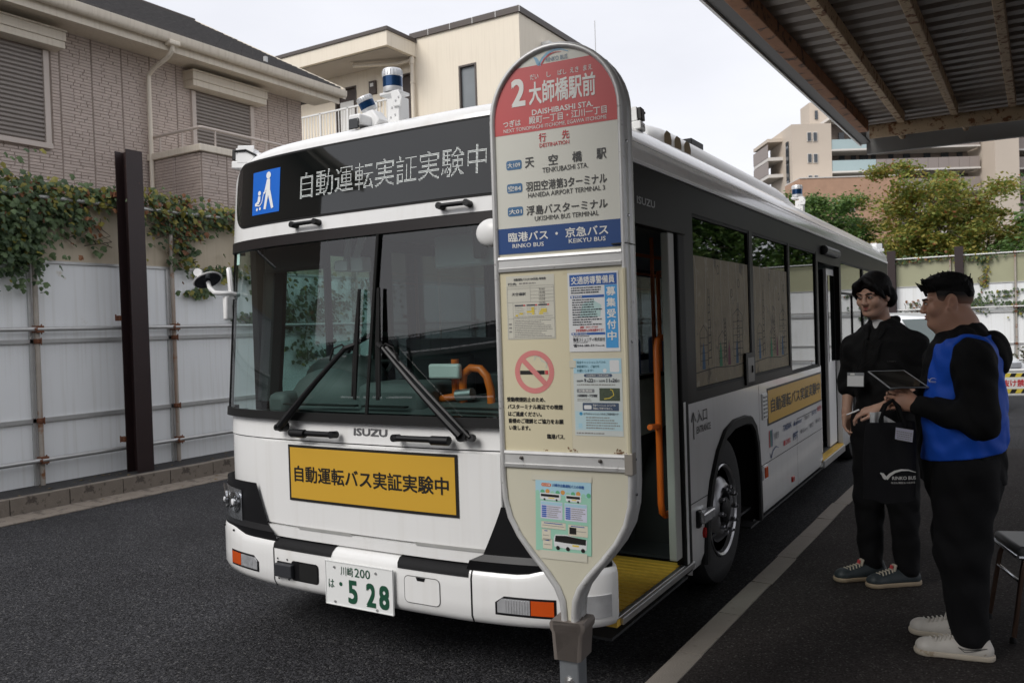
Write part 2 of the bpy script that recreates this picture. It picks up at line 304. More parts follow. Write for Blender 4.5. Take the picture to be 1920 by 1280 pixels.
# kerbs: mortar bed plus stones
def kerb(name, line, y0, y1, w, z1, m, L, cham, flat=None):
    b = MB(); b.prism([(line(y0)+.012,y0),(line(y0)+w-.012,y0),(line(y1)+w-.012,y1),(line(y1)+.012,y1)], 2, .001, z1-.02); root = b.build(name, M_mortar, smooth=False); root['kind'] = 'structure'
    y = y0; meshes = []
    for k in range(5):
        bb = MB(); h = z1; j = lambda: random.uniform(-.004,.004)
        pr = [(0,0),(w,0),(w,h+j()),(cham[0],h+j()),(0,h-cham[1])]
        n = len(pr); bb.add([(x,0,z) for x,z in pr] + [(x,L-.012,z) for x,z in pr], [tuple(range(n)), tuple(range(n,2*n))[::-1]] + [(i,n+i,n+(i+1)%n,(i+1)%n) for i in range(n)])
        meshes.append(bb.mesh('kerb_stone', smooth=False))
    while y < y1:
        o = bpy.data.objects.new('kerb_stone', random.choice(meshes)); COL.objects.link(o)
        if not o.data.materials: o.data.materials.append(m)
        o.location = (line(y)+random.uniform(-.005,.005), y+.004, random.uniform(-.004,.003)); o.rotation_euler = (random.uniform(-.003,.003), 0, -math.atan2(line(y+1)-line(y), 1)+random.uniform(-.004,.004)); attach(o, root)
        y += L
    return root
kerb('kerb_right', KX, -6, 7.9, .128, .124, M_conc2, .6, (.012,.012))
kerb('kerb_left', lambda y: -6.83-.13, -6, 18, .13, .165, M_conc, .6, (.02,.012))
bpy.data.objects['kerb_left'].rotation_euler  # faces the road on its +x side
g_root = MB().box(-6.815,-6.44,-6,18,.0005,.003).build('gutter', M_mortar, smooth=False); g_root['kind'] = 'structure'
gm = MB().box(-6.825,-6.43,0,.592,.001,.009).mesh('gutter_slab', smooth=False); gm.materials.append(M_conc)
for k in range(40):
    o = bpy.data.objects.new('gutter_slab', gm); COL.objects.link(o); o.location = (random.uniform(-.004,.004), -6+.6*k, random.uniform(-.002,.002)); attach(o, g_root)
# a few fallen leaves on the verge
lm = MB(); lm.add([(-.03,0,0),(0,-.018,.006),(.035,0,.002),(0,.018,.008)], [(0,1,2,3)]); lme = lm.mesh('fallen_leaf', smooth=False); lme.materials.append(mat('dead_leaf', (.17,.12,.05), .8, var=.4, scale=20))
# ================================================================== left hoarding fence
def fence(name, label, P, y0, y1, y_posts, zt=3.30, zw=2.55, upper=M_beige_sheet):
    """P(along, out, z) -> world; panels, posts, ledger pipes, rails and clamps"""
    root = thing(name, label, 'fence', P((y0+y1)/2, 0, 0))
    ex = P(1,0,0)-P(0,0,0); eo = P(0,1,0)-P(0,0,0); rot = Matrix(((ex.x,eo.x,0,0),(ex.y,eo.y,0,0),(0,0,1,0),(0,0,0,1)))
    edges = [y0] + list(y_posts) + [y1]
    def bx(nm, m, a0, a1, o0, o1, z0, z1, bev=0):
        b = MB(); b.box(a0,a1,o0,o1,z0,z1); b.v = [tuple(P(*v)) for v in b.v]
        return b.build(nm, m, root, smooth=False, bevel=bev)
    for a, c in zip(edges[:-1], edges[1:]):
        bx('panel', M_white_sheet, a+.006, c-.006, -.02, 0, .14, zw)
        bx('upper_panel', upper, a+.006, c-.006, -.028, -.012, zw+.03, zt)
        bx('cap_strip', M_galv, a+.002, c-.002, -.03, .018, zw+.002, zw+.032)
        for zr in (1.70, .845): bx('rail', M_galv, a+.03, c-.03, .002, .03, zr-.022, zr+.022)
    for zp, r in ((1.83,.025),(.42,.025),(3.26,.024)):
        b = MB(); b.tube([P(y0,.105,zp), P(y1,.105,zp)], r, 10); b.build('ledger_pipe', M_galv, root)
    for yp in y_posts:
        b = MB(); b.tube([P(yp,.055,.10), P(yp,.055,3.30)], .026, 10); b.build('fence_post', mat('weathered_post', (.42,.38,.33), .6, metal=.3, var=.2, scale=10, streak=((.28,.12,.05), .9), spots=((.25,.11,.05), 5, .58)), root)
        bx('post_channel', M_galv, yp-.065, yp-.03, .001, .03, .14, zw)
        for zp in (1.83,.42,1.70,.845,3.26):
            b = MB(); s = .042 if zp in (1.83,.42) else .03
            b.box(yp-s,yp+s,.03,.125 if zp != 1.70 and zp != .845 else .09,zp-s*.9,zp+s*.9); b.box(yp-s*1.5,yp-s*.8,.08,.14,zp-.014,zp+.014); b.tube([(yp+s*.6,.10,zp-s*1.3),(yp+s*.6,.10,zp+s*1.3)], .008, 6); b.v = [tuple(P(*v)) for v in b.v]
            b.build('clamp', M_rust, root, smooth=False, bevel=.004)
    return root
PL = lambda a, o, z: Vector((-7.5+o, a, z))
posts_l = [-1.55+1.71*k for k in range(15)]
fence('hoarding_fence', 'long white panel hoarding with pale upper panels running behind the left kerb', PL, -3.2, 23.9, posts_l)
def h_post(p, h, lab, rz=0, group='maroon steel posts'):
    b = MB(); b.box(-.011,.0,-.105,.105,0,h); b.box(-.21,-.199,-.105,.105,0,h); b.box(-.199,-.011,-.005,.005,0,h)
    M = Matrix.Translation(p) @ Matrix.Rotation(rz, 4, 'Z')
    root = thing('steel_post', lab, 'post', p, group); b.v = [tuple(M @ Vector(v)) for v in b.v]; b.build('h_section', M_hsteel, root, smooth=False)
    b = MB(); b.box(-.26,.05,-.14,.14,.0,.012); b.v = [tuple(M @ Vector(v)) for v in b.v]; b.build('base_plate', M_hsteel, root, smooth=False)
    for z in (1.83,.42,3.26):
        if z > h-.1: continue
        b = MB(); b.box(-.285,-.20,-.13,-.06,z-.03,z+.03); b.tube([(-.24,-.15,z-.03),(-.24,-.15,z+.045)], .009, 6); b.v = [tuple(M @ Vector(v)) for v in b.v]; b.build('clamp', M_rust, root, smooth=False, bevel=.004)
    return root
h_post(Vector((-7.09,2.87,.11)), 3.76, 'tall dark maroon steel post before the white hoarding, left of the bus')
h_post(Vector((-7.09,8.2,.11)), 3.76, 'dark maroon steel post on the left hoarding seen only through the bus windows, nearer one')
h_post(Vector((-7.09,13.4,.11)), 3.76, 'dark maroon steel post on the left hoarding seen only through the bus windows, farther one')
# back fence, across the end of the yard
YB = 22.6; PBK = lambda a, o, z: Vector((a, YB-o, z))
fence('hoarding_fence', 'white panel hoarding with pale green upper panels across the far end behind the two men', PBK, -7.4, 9.5, [-5.9+1.52*k for k in range(10)], zt=3.22, zw=2.46, upper=mat('translucent_green_panel', (.34,.34,.22), .55, var=.1, scale=1.8))
h_post(Vector((-1.28,YB-.25,0)), 3.5, 'dark maroon steel post on the far hoarding just behind the bus rear corner', -PI/2)
h_post(Vector((.40,YB-.25,0)), 3.5, 'dark maroon steel post on the far hoarding, above the blue-vest man', -PI/2)
b = MB(); b.prism([(-7.4,YB-.9),(9.5,YB-.9),(9.5,YB+.3),(-7.4,YB+.3)], 2, .002, .11); o = b.build('verge_back', M_verge, smooth=False); o['kind'] = 'structure'
# ================================================================== climbing ivy
def leaf_mesh_points(size):
    pts = [(0,-.42),(.30,-.30),(.52,-.02),(.30,.10),(.26,.38),(0,.60),(-.26,.38),(-.30,.10),(-.52,-.02),(-.30,-.30)]
    return [(x*size, y*size) for x,y in pts]
def add_leaf(V, F, MI, p, nrm, up, size, mi):
    nrm = nrm.normalized(); r = up.cross(nrm); r = r.normalized() if r.length > 1e-4 else Vector((1,0,0)); u = nrm.cross(r); b = len(V)
    for x, y in leaf_mesh_points(size): V.append(p + r*x + u*y - nrm*(abs(x)*.35 + y*y/size*.25))
    V.append(p); 
    for i in range(10): F.append((b+10, b+i, b+(i+1)%10)); MI.append(mi)
IVY = [leafmat('ivy_leaf_green', (.105,.160,.065), var=.45, scale=5), leafmat('ivy_leaf_deep', (.060,.100,.045), var=.4, scale=5), leafmat('ivy_leaf_yellow', (0.280,0.252,0.049), var=.35, scale=6), leafmat('ivy_leaf_rust', (0.240,0.102,0.042), var=.4, scale=6)]
def ivy(name, label, spots, P, seed, stems=True):
    """spots: (along, z, spread_along, spread_z, out, count, mix)"""
    rr = random.Random(seed); V = []; F = []; MI = []; S = MB()
    for a, z, sa, sz, out, n, mix in spots:
        for _ in range(int(n*1.12)):
            q = rr.gauss(0,.5), rr.gauss(0,.5); o = abs(rr.gauss(0,.4))*out + .03
            p = P(a+q[0]*sa, o+.02, z+q[1]*sz - .25*o); nrm = (P(0,1,0)-P(0,0,0))*1.0 + Vector((rr.gauss(0,.45), rr.gauss(0,.45), .55+rr.gauss(0,.4)))
            mi = rr.choices((0,1,2,3), mix)[0]
            add_leaf(V, F, MI, p, nrm, Vector((rr.gauss(0,.4), rr.gauss(0,.4), -1)), rr.uniform(.042,.090), mi)
        if stems:
            for _ in range(3):
                x = a+rr.gauss(0,.4)*sa; z0 = z+sz*.5; pts = []
                for k in range(6): pts.append(P(x+rr.gauss(0,.04)*k, .03+rr.random()*.03, z0-k*sz*.22))
                S.tube(pts, .006, 5)
    root = thing(name, label, 'climbing plant', P(spots[0][0], .05, 2.5))
    me = bpy.data.meshes.new('foliage'); me.from_pydata([tuple(v) for v in V], [], F); me.update()
    for m in IVY: me.materials.append(m)
    me.polygons.foreach_set('material_index', MI)
    o = bpy.data.objects.new('foliage', me); COL.objects.link(o); attach(o, root); o['kind'] = 'stuff'
    if stems: S.build('stems', M_bark, root)['kind'] = 'stuff'
    return root
g, y_, r_ = (5,3.5,.6,.12), (4,1.5,2.2,.5), (3.6,1,2.4,.8)
ivy('ivy', 'thick green ivy hanging over the hoarding top left of the tall maroon post', [(1.45,3.32,.9,.20,.25,330,y_),(1.55,3.0,.55,.55,.30,620,g),(1.70,2.74,.26,.36,.25,260,g),(.7,3.2,.9,.4,.2,400,g),(2.3,3.36,.75,.13,.2,260,r_),(2.15,3.1,.35,.22,.2,170,g),(2.75,3.34,.4,.12,.15,140,r_),(2.55,2.95,.2,.3,.06,40,(3,2,2,2))], PL, 3)
ivy('ivy', 'reddish yellow ivy along the hoarding top between the maroon post and the bus', [(3.45,3.36,.6,.16,.2,230,r_),(3.75,3.15,.3,.35,.15,210,(3,2,2,2)),(3.72,2.80,.22,.28,.15,90,(4,2,2,1)),(4.5,3.33,.75,.13,.2,250,r_),(4.3,3.2,.4,.15,.12,80,y_),(3.4,3.1,.3,.3,.08,60,(3,3,2,1))], PL, 4)
ivy('ivy', 'bright green ivy sprays on the white hoarding beside the bus mirror', [(4.35,2.55,.35,.10,.12,170,(6,1,3,0)),(3.95,2.28,.22,.06,.06,50,(6,1,2,0)),(4.75,1.95,.25,.06,.06,40,(6,1,2,0)),(5.1,2.9,.4,.6,.25,360,y_),(5.4,2.0,.45,.25,.06,120,g),(6.2,2.1,.8,.5,.08,300,g),(6.6,3.3,1.4,.15,.2,330,r_),(5.9,1.4,.5,.2,.05,60,g),(7.5,2.4,.7,.3,.08,150,g)], PL, 5)
ivy('ivy', 'sparse green and yellow ivy trails on the far hoarding behind the men', [(-1.1,3.26,.8,.10,.1,110,y_),(.9,3.2,.5,.16,.12,100,y_),(1.0,2.7,.12,.5,.06,60,(3,1,4,1)),(-.4,3.24,.7,.08,.1,60,r_),(1.7,1.95,.7,.06,.06,50,g),(.75,1.98,.5,.22,.06,130,g),(1.35,2.25,.45,.04,.05,22,g),(1.45,2.12,.4,.04,.05,20,g),(2.2,2.3,.5,.05,.05,30,g),(1.9,1.75,.3,.15,.06,60,g),(-.6,1.9,.5,.25,.03,40,(1,1,0,2))], PBK, 6, stems=True)
for k in range(46):
    o = bpy.data.objects.new('fallen_leaf', lme); COL.objects.link(o); side = random.random() < .8
    x = random.uniform(-7.4,-7.02) if side else random.uniform(-6.75,-6.5); o.location = (x, random.uniform(.8,5.5), .152 if side else .012); o.rotation_euler = (0,0,random.uniform(0,6.28)); s = random.uniform(.5,1.1); o.scale = (s,s,s)
    tag(o, 'small dry fallen leaf on the dark strip behind the left kerb' if side else 'small dry fallen leaf in the concrete gutter of the left kerb', 'leaf', 'fallen leaves behind the left kerb' if side else 'fallen leaves in the left gutter')
# ================================================================== brown house on the left
XW = -9.3
house = thing('house', 'two-storey house with brown embossed siding, closed shutters and dark roof on the left', 'house', (-12,2,0))
MB().box(-16,XW,-7,7.78,0,5.98).build('wall', M_siding_gap, house, smooth=False)
def siding(y0, y1, z0, z1, holes, axis='x', xp=XW, sgn=1, name='siding_panel'):
    rr = random.Random(int((y0+20)*100)); b = MB(); z = z0; row = 0
    while z < z1:
        a = y0 + .004; h = .043
        while a < y1-.01:
            L = rr.choice((.10,.14,.18,.22,.27)); c = min(a+L, y1-.004)
            if y1-.004-c < .05: c = y1-.004
            if not any(hh[0] < (a+c)/2 < hh[1] and hh[2] < z+h/2 < hh[3] for hh in holes):
                d = rr.uniform(.009,.017); g_ = .0035; d2 = d*.6
                if axis == 'x': vs = [(xp,a+g_,z+g_),(xp,c-g_,z+g_),(xp,c-g_,z+h-g_),(xp,a+g_,z+h-g_),(xp+d2,a+.006,z+.006),(xp+d2,c-.006,z+.006),(xp+d,c-.006,z+h-.007),(xp+d,a+.006,z+h-.007)]
                else: vs = [(c-g_,xp,z+g_),(a+g_,xp,z+g_),(a+g_,xp,z+h-g_),(c-g_,xp,z+h-g_),(c-.006,xp-d2,z+.006),(a+.006,xp-d2,z+.006),(a+.006,xp-d,z+h-.007),(c-.006,xp-d,z+h-.007)]
                if axis == 'x': b.add(vs, [(4,5,6,7),(0,1,5,4),(1,2,6,5),(2,3,7,6),(3,0,4,7)])
                else: b.add(vs, [(4,7,6,5),(0,4,5,1),(1,5,6,2),(2,6,7,3),(3,7,4,0)])
            a = c
        z += h; row += 1
    if b.v: o = b.build(name, M_siding, house, smooth=False)
yy = -.30
HOL = [(1.15,3.22,4.26,5.9),(5.42,6.62,4.2,5.9)]
while yy < 7.7:
    y2 = min(yy+.455, 7.78); cuts = [h for h in HOL if yy < h[1] and y2 > h[0]]
    if not cuts: siding(yy+.003, y2-.003, 3.05, 5.95, [])
    else:
        h = cuts[0]; siding(yy+.003, y2-.003, 3.05, h[2], [])
        if yy < h[0]-.02: siding(yy+.003, h[0], h[2], 5.95, [])
        if y2 > h[1]+.02: siding(h[1], y2-.003, h[2], 5.95, [])
    yy = y2
def shutter(y0, y1, z0, z1, sill):
    w = thing('tmp','','x')
    bpy.data.objects.remove(w)
    b = MB(); b.box(XW-.02,XW+.055,y0-.075,y0,z0-.02,z1); b.box(XW-.02,XW+.055,y1,y1+.075,z0-.02,z1)
    if sill: b.box(XW-.02,XW+.075,y0-.08,y1+.08,z0-.09,z0-.018)
    win = b.build('window', M_frame_br, house, smooth=False, bevel=.006)
    n = int(round((z1-z0)/.056)); p = (z1-z0)/n
    bb = MB(); bb.add([(XW+.012,y0,0),(XW+.012,y1,0),(XW+.034,y1,p*.28),(XW+.034,y0,p*.28),(XW+.034,y1,p*.72),(XW+.034,y0,p*.72),(XW+.012,y1,p*.97),(XW+.012,y0,p*.97)], [(0,1,2,3),(3,2,4,5),(5,4,6,7)])
    sm = bb.mesh('slat', smooth=False); sm.materials.append(M_slat)
    MB().box(XW-.05,XW+.004,y0-.01,y1+.01,z0,z1).build('backing', M_siding_gap, win, smooth=False)
    for k in range(n):
        o = bpy.data.objects.new('slat', sm); COL.objects.link(o); o.location = (0,0,z0+k*p); attach(o, win)
    # shutter box above with two steps
    b = MB(); b.box(XW,XW+.26,y0-.20,y1+.20,z1+.115,z1+.235); b.box(XW,XW+.245,y0-.19,y1+.19,z1+.02,z1+.112); b.box(XW,XW+.275,y0-.21,y1+.21,z1+.237,z1+.262)
    b.build('shutter_box', M_trim, win, smooth=False, bevel=.006)
shutter(1.30, 3.10, 4.32, 5.52, True)
shutter(5.48, 6.56, 4.20, 5.52, False)
# roof
def roof_pt(s, y, h=0): return Vector((-8.66 + (-12.6+8.66)*s, y, 6.05 + (8.12-6.05)*s + h))
b = MB(); b.prism([(-8.70,6.02),(-12.6,8.07),(-16.6,6.0),(-16.6,5.9),(-8.70,5.94)], 1, -8, 8.14); rf = b.build('roof', M_shingle, house, smooth=False)
b = MB(); rr = random.Random(5); nrow = 30
for i in range(nrow):
    s0, s1 = i/nrow, (i+1.25)/nrow; y = -3.0 + (.12 if i % 2 else 0)
    while y < 8.13:
        y2 = min(y+.24, 8.13); t0 = .045+rr.uniform(-.004,.006); 
        b.add([roof_pt(s0,y+.003,0), roof_pt(s0,y2-.003,0), roof_pt(s0,y2-.003,t0), roof_pt(s0,y+.003,t0), roof_pt(s1,y+.003,.008), roof_pt(s1,y2-.003,.008)], [(0,1,2,3),(3,2,5,4),(0,3,4),(1,5,2)]); y = y2
o = b.build('shingles', M_shingle, rf, smooth=False); o['kind'] = 'stuff'
b = MB(); b.box(-.08,.08,-8,8.16,0,.07); b.v = [(x-12.6,y,z+8.10) for x,y,z in b.v]; b.build('ridge_cap', M_dkcap, rf, smooth=False, bevel=.02)
b = MB(); ln = math.hypot(3.94,2.07); 
b.add([roof_pt(-.015,8.13,-.14), roof_pt(1,8.13,-.14), roof_pt(1,8.13,.05), roof_pt(-.015,8.13,.05), roof_pt(-.015,8.19,-.14), roof_pt(1,8.19,-.14), roof_pt(1,8.19,.05), roof_pt(-.015,8.19,.05)], [(0,1,2,3),(7,6,5,4),(3,2,6,7),(0,4,5,1),(0,3,7,4),(1,5,6,2)]); b.build('verge_board', M_trim, rf, smooth=False)
MB().box(-9.3,-8.72,-8,8.12,5.86,5.935).build('soffit', M_trim, house, smooth=False)
MB().box(-8.735,-8.705,-8,8.14,5.80,5.99).build('fascia_board', M_trim, house, smooth=False)
b = MB()
prof = [(-.0,.075),(-.0,.0),(.02,-.035),(.06,-.05),(.105,-.035),(.125,.0),(.13,.085),(.12,.085),(.112,.0),(.06,-.035),(.012,.0),(.012,.075)]
b.prism([(-8.70+x, 5.94+z) for x,z in prof], 1, -8, 8.2); gt = b.build('gutter', M_trim, house, angle=50)
b = MB(); b.tube([(-8.63,4.62,5.90),(-8.64,4.62,5.80),(-8.75,4.62,5.72),(-9.08,4.62,5.62),(-9.19,4.62,5.55),(-9.20,4.62,5.45),(-9.20,4.62,.3)], .033, 12); b.build('downpipe', M_trim, house)
b = MB(); b.box(-8.70,-8.56,4.53,4.71,5.86,5.93); b.build('hopper', M_trim, gt, smooth=False, bevel=.02)
for y in (6.45,): MB().box(-8.78,-8.73,y,y+.05,6.07,6.22).build('snow_stop', M_galv, rf, smooth=False)
# balcony
MB().box(-9.3,-8.16,4.66,7.72,0,4.30).build('balcony', M_siding_gap, house, smooth=False)
bal = bpy.data.objects['balcony']
for k in range(7): siding(4.66+k*.437+.003, 4.66+(k+1)*.437-.003, 3.05, 4.27, [], xp=-8.16, name='siding_panel')
siding(-9.28,-8.72, 3.05, 4.27, [], axis='y', xp=4.66); siding(-8.715,-8.165, 3.05, 4.27, [], axis='y', xp=4.66)
MB().box(-9.28,-8.10,4.60,7.76,4.302,4.40).build('coping', M_trim, bal, smooth=False, bevel=.012)
b = MB(); b.tube([(-9.27,4.70,4.66),(-8.22,4.70,4.66),(-8.2,4.72,4.66),(-8.2,7.7,4.66)], .022, 10)
for y in (4.95,5.9,6.9,7.6): b.tube([(-8.2,y,4.40),(-8.2,y,4.655)], .014, 6)
for x in (-9.1,-8.6): b.tube([(x,4.70,4.40),(x,4.70,4.655)], .014, 6)
b.build('handrail', M_frame_br, bal)
# ================================================================== cream apartment block behind the house
cb = thing('apartment_house', 'cream rendered low apartment block with outside corridor behind the bus roof', 'building', (-14,18,0))
b = MB(); holes_panel(b, lambda u,v,h: (u,16+h,v), (-23,-9.45), (0,10.05), [(-11.42,-10.84,7.3,8.98),(-16.02,-15.16,7.05,9.12),(-13.62,-12.86-.2,7.05,9.12)], .12); b.build('wall', M_cream, cb, smooth=False)
MB().box(-23,-9.452,16.12,21.5,0,10.03).build('body', M_cream, cb, smooth=False)
b = MB(); b.box(-13.06,-9.40,15.94,16.12,10.04,10.2); b.box(-9.56,-9.40,16.12,21.6,10.04,10.2); b.build('parapet_cap', M_dkcap, cb, smooth=False)
for k in range(5): MB().box(-12.4+k*.75,-12.385+k*.75,15.935,15.94,10.03,10.205).build('cap_joint', M_whitemet, cb, smooth=False)
b = MB(); b.box(-23,-12.88,14.70,16.0,9.52,9.92); fa = b.build('corridor_roof', M_cream, cb, smooth=False)
MB().box(-23,-12.84,14.66,15.99,9.922,10.02).build('roof_cap', M_dkcap, fa, smooth=False)
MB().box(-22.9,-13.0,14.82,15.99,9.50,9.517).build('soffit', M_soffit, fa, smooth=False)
b = MB(); b.box(-23,-12.9,14.75,16.0,6.85,7.05); b.build('corridor_floor', M_cream, cb, smooth=False)
MB().box(-13.7,-13.0,15.97,16.0,9.62,10.0).build('dark_vent', M_dkcap, cb, smooth=False)
rl = MB().box(-23,-12.9,14.78,14.83,8.05,8.10).build('railing', M_whitemet, cb, smooth=False, bevel=.008)
MB().box(-23,-12.9,14.79,14.82,7.14,7.18).build('bottom_rail', M_whitemet, rl, smooth=False)
bm_ = MB().box(-.011,.011,14.795,14.815,7.16,8.06).mesh('baluster', smooth=False); bm_.materials.append(M_whitemet)
pm_ = MB().box(-.03,.03,14.78,14.83,7.05,8.09).mesh('railing_post', smooth=False); pm_.materials.append(M_whitemet)
for k in range(44):
    o = bpy.data.objects.new('railing_post' if k % 9 == 3 else 'baluster', pm_ if k % 9 == 3 else bm_); COL.objects.link(o); o.location = (-18.0+k*.118,0,0); attach(o, rl)
for x0, x1 in ((-16.02,-15.16),(-13.62,-13.06)):
    d = MB().box(x0+.05,x1-.05,16.09,16.118,7.06,9.08).build('door', M_doorbr, cb, smooth=False)
    MB().box(x0,x0+.05,15.985,16.09,7.05,9.12).build('door_frame', M_dkcap, d, smooth=False); MB().box(x1-.05,x1,15.985,16.09,7.05,9.12).build('door_frame', M_dkcap, d, smooth=False); MB().box(x0+.05,x1-.05,15.985,16.088,9.08,9.12).build('door_frame', M_dkcap, d, smooth=False)
    if x0 < -15: 
        MB().box(-15.88,-15.34,16.06,16.088,7.5,8.72).build('door_notice', M_whitemet, d, smooth=False); MB().box(-15.72,-15.45,16.05,16.058,8.50,8.55).build('letter_slot', M_dkcap, d, smooth=False)
w = MB(); w.box(-11.42,-11.37,15.98,16.08,7.3,8.98); w.box(-10.89,-10.84,15.98,16.08,7.3,8.98); w.box(-11.37,-10.89,15.98,16.08,8.93,8.98); w = w.build('window', M_dkcap, cb, smooth=False)
MB().box(-11.37,-10.89,16.06,16.075,7.3,8.93).build('pane', mat('frosted_pane', (.20,.22,.23), .25, var=.15, scale=2), w, smooth=False)
b = MB(); b.tube([(-14.6,15.2,9.50),(-14.6,15.25,9.40),(-13.35,15.7,9.34),(-13.1,15.85,9.40),(-12.98,15.88,9.42)], .05, 10); b.tube([(-12.95,15.88,9.75),(-12.95,15.88,.3)], .06, 10); b.tube([(-12.95,15.88,9.30),(-12.95,15.88,9.48)], .078, 10); b.tube([(-12.95,15.88,8.75),(-12.95,15.88,8.79)], .075, 10); b.build('downpipe', M_trim, cb)
b = MB(); b.box(-14.62,-14.36,15.93,16,8.72,9.12); bx_ = b.build('meter_box', M_doorbr, cb, smooth=False, bevel=.01); MB().box(-14.56,-14.44,15.92,15.929,8.95,9.05).build('meter_dial', M_whitemet, bx_, smooth=False)
MB().box(-14.64,-14.2,15.95,16,8.35,8.70).build('gas_cover', M_trim, cb, smooth=False)
b = MB(); b.lathe([(.0,-.0),(.10,.0),(.10,.06),(.085,.11),(.04,.15),(0,.16)], (-9.38,17.3,9.45), (1,0,0), 14); b.box(-9.44,-9.2,17.2,17.4,9.5,9.58); b.build('security_camera', M_whitemet, cb)
am = MB(); am.tube([(-15.37,33.67,0),(-15.37,33.67,16.4)], [.05,.018], 6)
tag(am.build('antenna_mast', M_galv), 'thin aerial mast against the grey sky behind the bus stop sign', 'antenna')
# ================================================================== platform canopy
CZ = 3.60; CX = lambda y: .12 + .028*y; CY1 = 6.55
ca = thing('platform_canopy', 'ribbed metal platform canopy with rusty purlins overhead at top right', 'canopy', (3,-2,3.6))
def cbx(nm, m, x0, x1, y0, y1, z0, z1, par=None, bev=0):
    b = MB(); b.box(x0,x1,y0,y1,z0,z1); b.v = [(x+.028*y,y,z) for x,y,z in b.v]; return b.build(nm, m, par or ca, smooth=False, bevel=bev)
PIT = .185; ybot = -14.0
dk = cbx('deck', M_deck, .13, 6.5, ybot, CY1-.05, CZ+.085, CZ+.10)
rb = MB(); rb.add([(.14,0,CZ+.083),(.14,.025,CZ+.022),(.14,.115,CZ+.022),(.14,.14,CZ+.083),(6.4,0,CZ+.083),(6.4,.025,CZ+.022),(6.4,.115,CZ+.022),(6.4,.14,CZ+.083)], [(0,4,5,1),(1,5,6,2),(2,6,7,3),(0,1,2,3),(4,7,6,5)]); rbm = rb.mesh('deck_rib', smooth=False); rbm.materials.append(M_deck)
k = 0; y = CY1-.25
while y > ybot and k < 120:
    o = bpy.data.objects.new('deck_rib', rbm); COL.objects.link(o); o.location = (.028*y,y,0); attach(o, dk); y -= PIT; k += 1
for x0 in (.50,.95,1.41,1.87,2.35,2.83,3.3,3.8,4.3): cbx('purlin', M_purlin, x0, x0+.062, ybot, CY1-.9, CZ-.075, CZ+.024, bev=.006)
cbx('edge_beam', M_rustbeam, .125, .215, ybot, CY1-.75, CZ-.085, CZ+.024, bev=.006)
cbx('edge_gutter', M_fascia, .02, .075, ybot, CY1, CZ-.06, CZ+.16); cbx('edge_trim', M_whitemet, .002, .0195, ybot, CY1+.02, CZ-.075, CZ-.035)
cbx('gutter_floor', M_fascia, .0755, .118, ybot, CY1-.03, CZ-.062, CZ-.045)
b = MB(); b.tube([(.24+.028*5.66,5.70,CZ-.11),(6.5,6.0,CZ-.11)], .068, 14); b.build('end_beam', M_purlin, ca)
b = MB(); b.box(.08,6.5,CY1-.06,CY1,CZ-.18,CZ+.16); b.v = [(x+.028*y, y + (x-.1)*.06, z) for x,y,z in b.v]; b.build('end_fascia', mat('end_fascia_grey', (.24,.235,.225), .55, var=.1, scale=2), ca, smooth=False)
for x in (.42,1.0,1.62,2.25): b = MB(); b.tube([(x+.18,5.80,CZ-.05),(x+.20,6.45,CZ-.05)], .03, 8); b.build('outrigger', M_purlin, ca)
b = MB(); b.prism([(2.05,CZ-.16),(2.62,CZ-.16),(2.62,CZ-.66),(2.45,CZ-.62)], 1, 5.80, 5.815); b.build('gusset', M_purlin, ca, smooth=False)
for x, y in ((2.72,5.75),(2.72,-1.2),(2.72,-8)): b = MB(); b.tube([(x,y,.118),(x,y,CZ-.05)], .10, 16); b.build('column', M_purlin, ca)
# things hung from the canopy at the right edge
b = MB(); b.tube([(1.98,5.62,CZ-.17),(1.98,5.62,CZ-.66)], .010, 6); hs = b.build('sign_hanger', M_hsteel); tag(hs, 'dark thin rod and bar hanging below the canopy end beam at far right', 'bracket')
MB().box(1.93,2.6,5.60,5.64,CZ-.70,CZ-.662).build('hanger_bar', M_hsteel, hs, smooth=False, bevel=.005)
sp = thing('junction_cluster', 'black cluster of cables and boxes under the canopy gusset at the right picture edge', 'cables', (2.2,5.5,CZ-.3))
rr = random.Random(9)
for k in range(14): c = (2.23+rr.gauss(0,.05), 5.5+rr.gauss(0,.04), CZ-.42+rr.gauss(0,.10)); b = MB(); b.box(c[0]-.03,c[0]+.03,c[1]-.03,c[1]+.03,c[2]-.025,c[2]+.03); b.build('cable_box', M_hsteel, sp, smooth=False, bevel=.01)
b = MB(); b.tube([(2.2,5.5,CZ-.09),(2.24,5.5,CZ-.25),(2.2,5.52,CZ-.45),(2.26,5.5,CZ-.62)], .018, 8); b.build('cable', M_hsteel, sp)
lk = thing('speaker_bracket', 'grey metal bracket with a small horn hung under the ribbed canopy at top right corner', 'bracket', (1.75,1.9,CZ))
b = MB(); b.tube([(1.66,1.95,CZ+.02),(1.66,1.95,CZ-.16)], .016, 8); b.tube([(1.72,1.95,CZ-.16),(1.72,1.95,CZ+.02)], .012, 8); b.tube([(1.63,1.95,CZ-.07),(1.80,1.92,CZ-.05)], .02, 8); b.build('bracket_rod', M_fascia, lk)
b = MB(); b.lathe([(.02,0),(.03,.03),(.05,.06),(.085,.09),(.10,.10),(.095,.10),(.05,.065)], (1.78,1.92,CZ-.05), (.9,-.3,-.2), 18); b.build('horn', M_whitemet, lk)
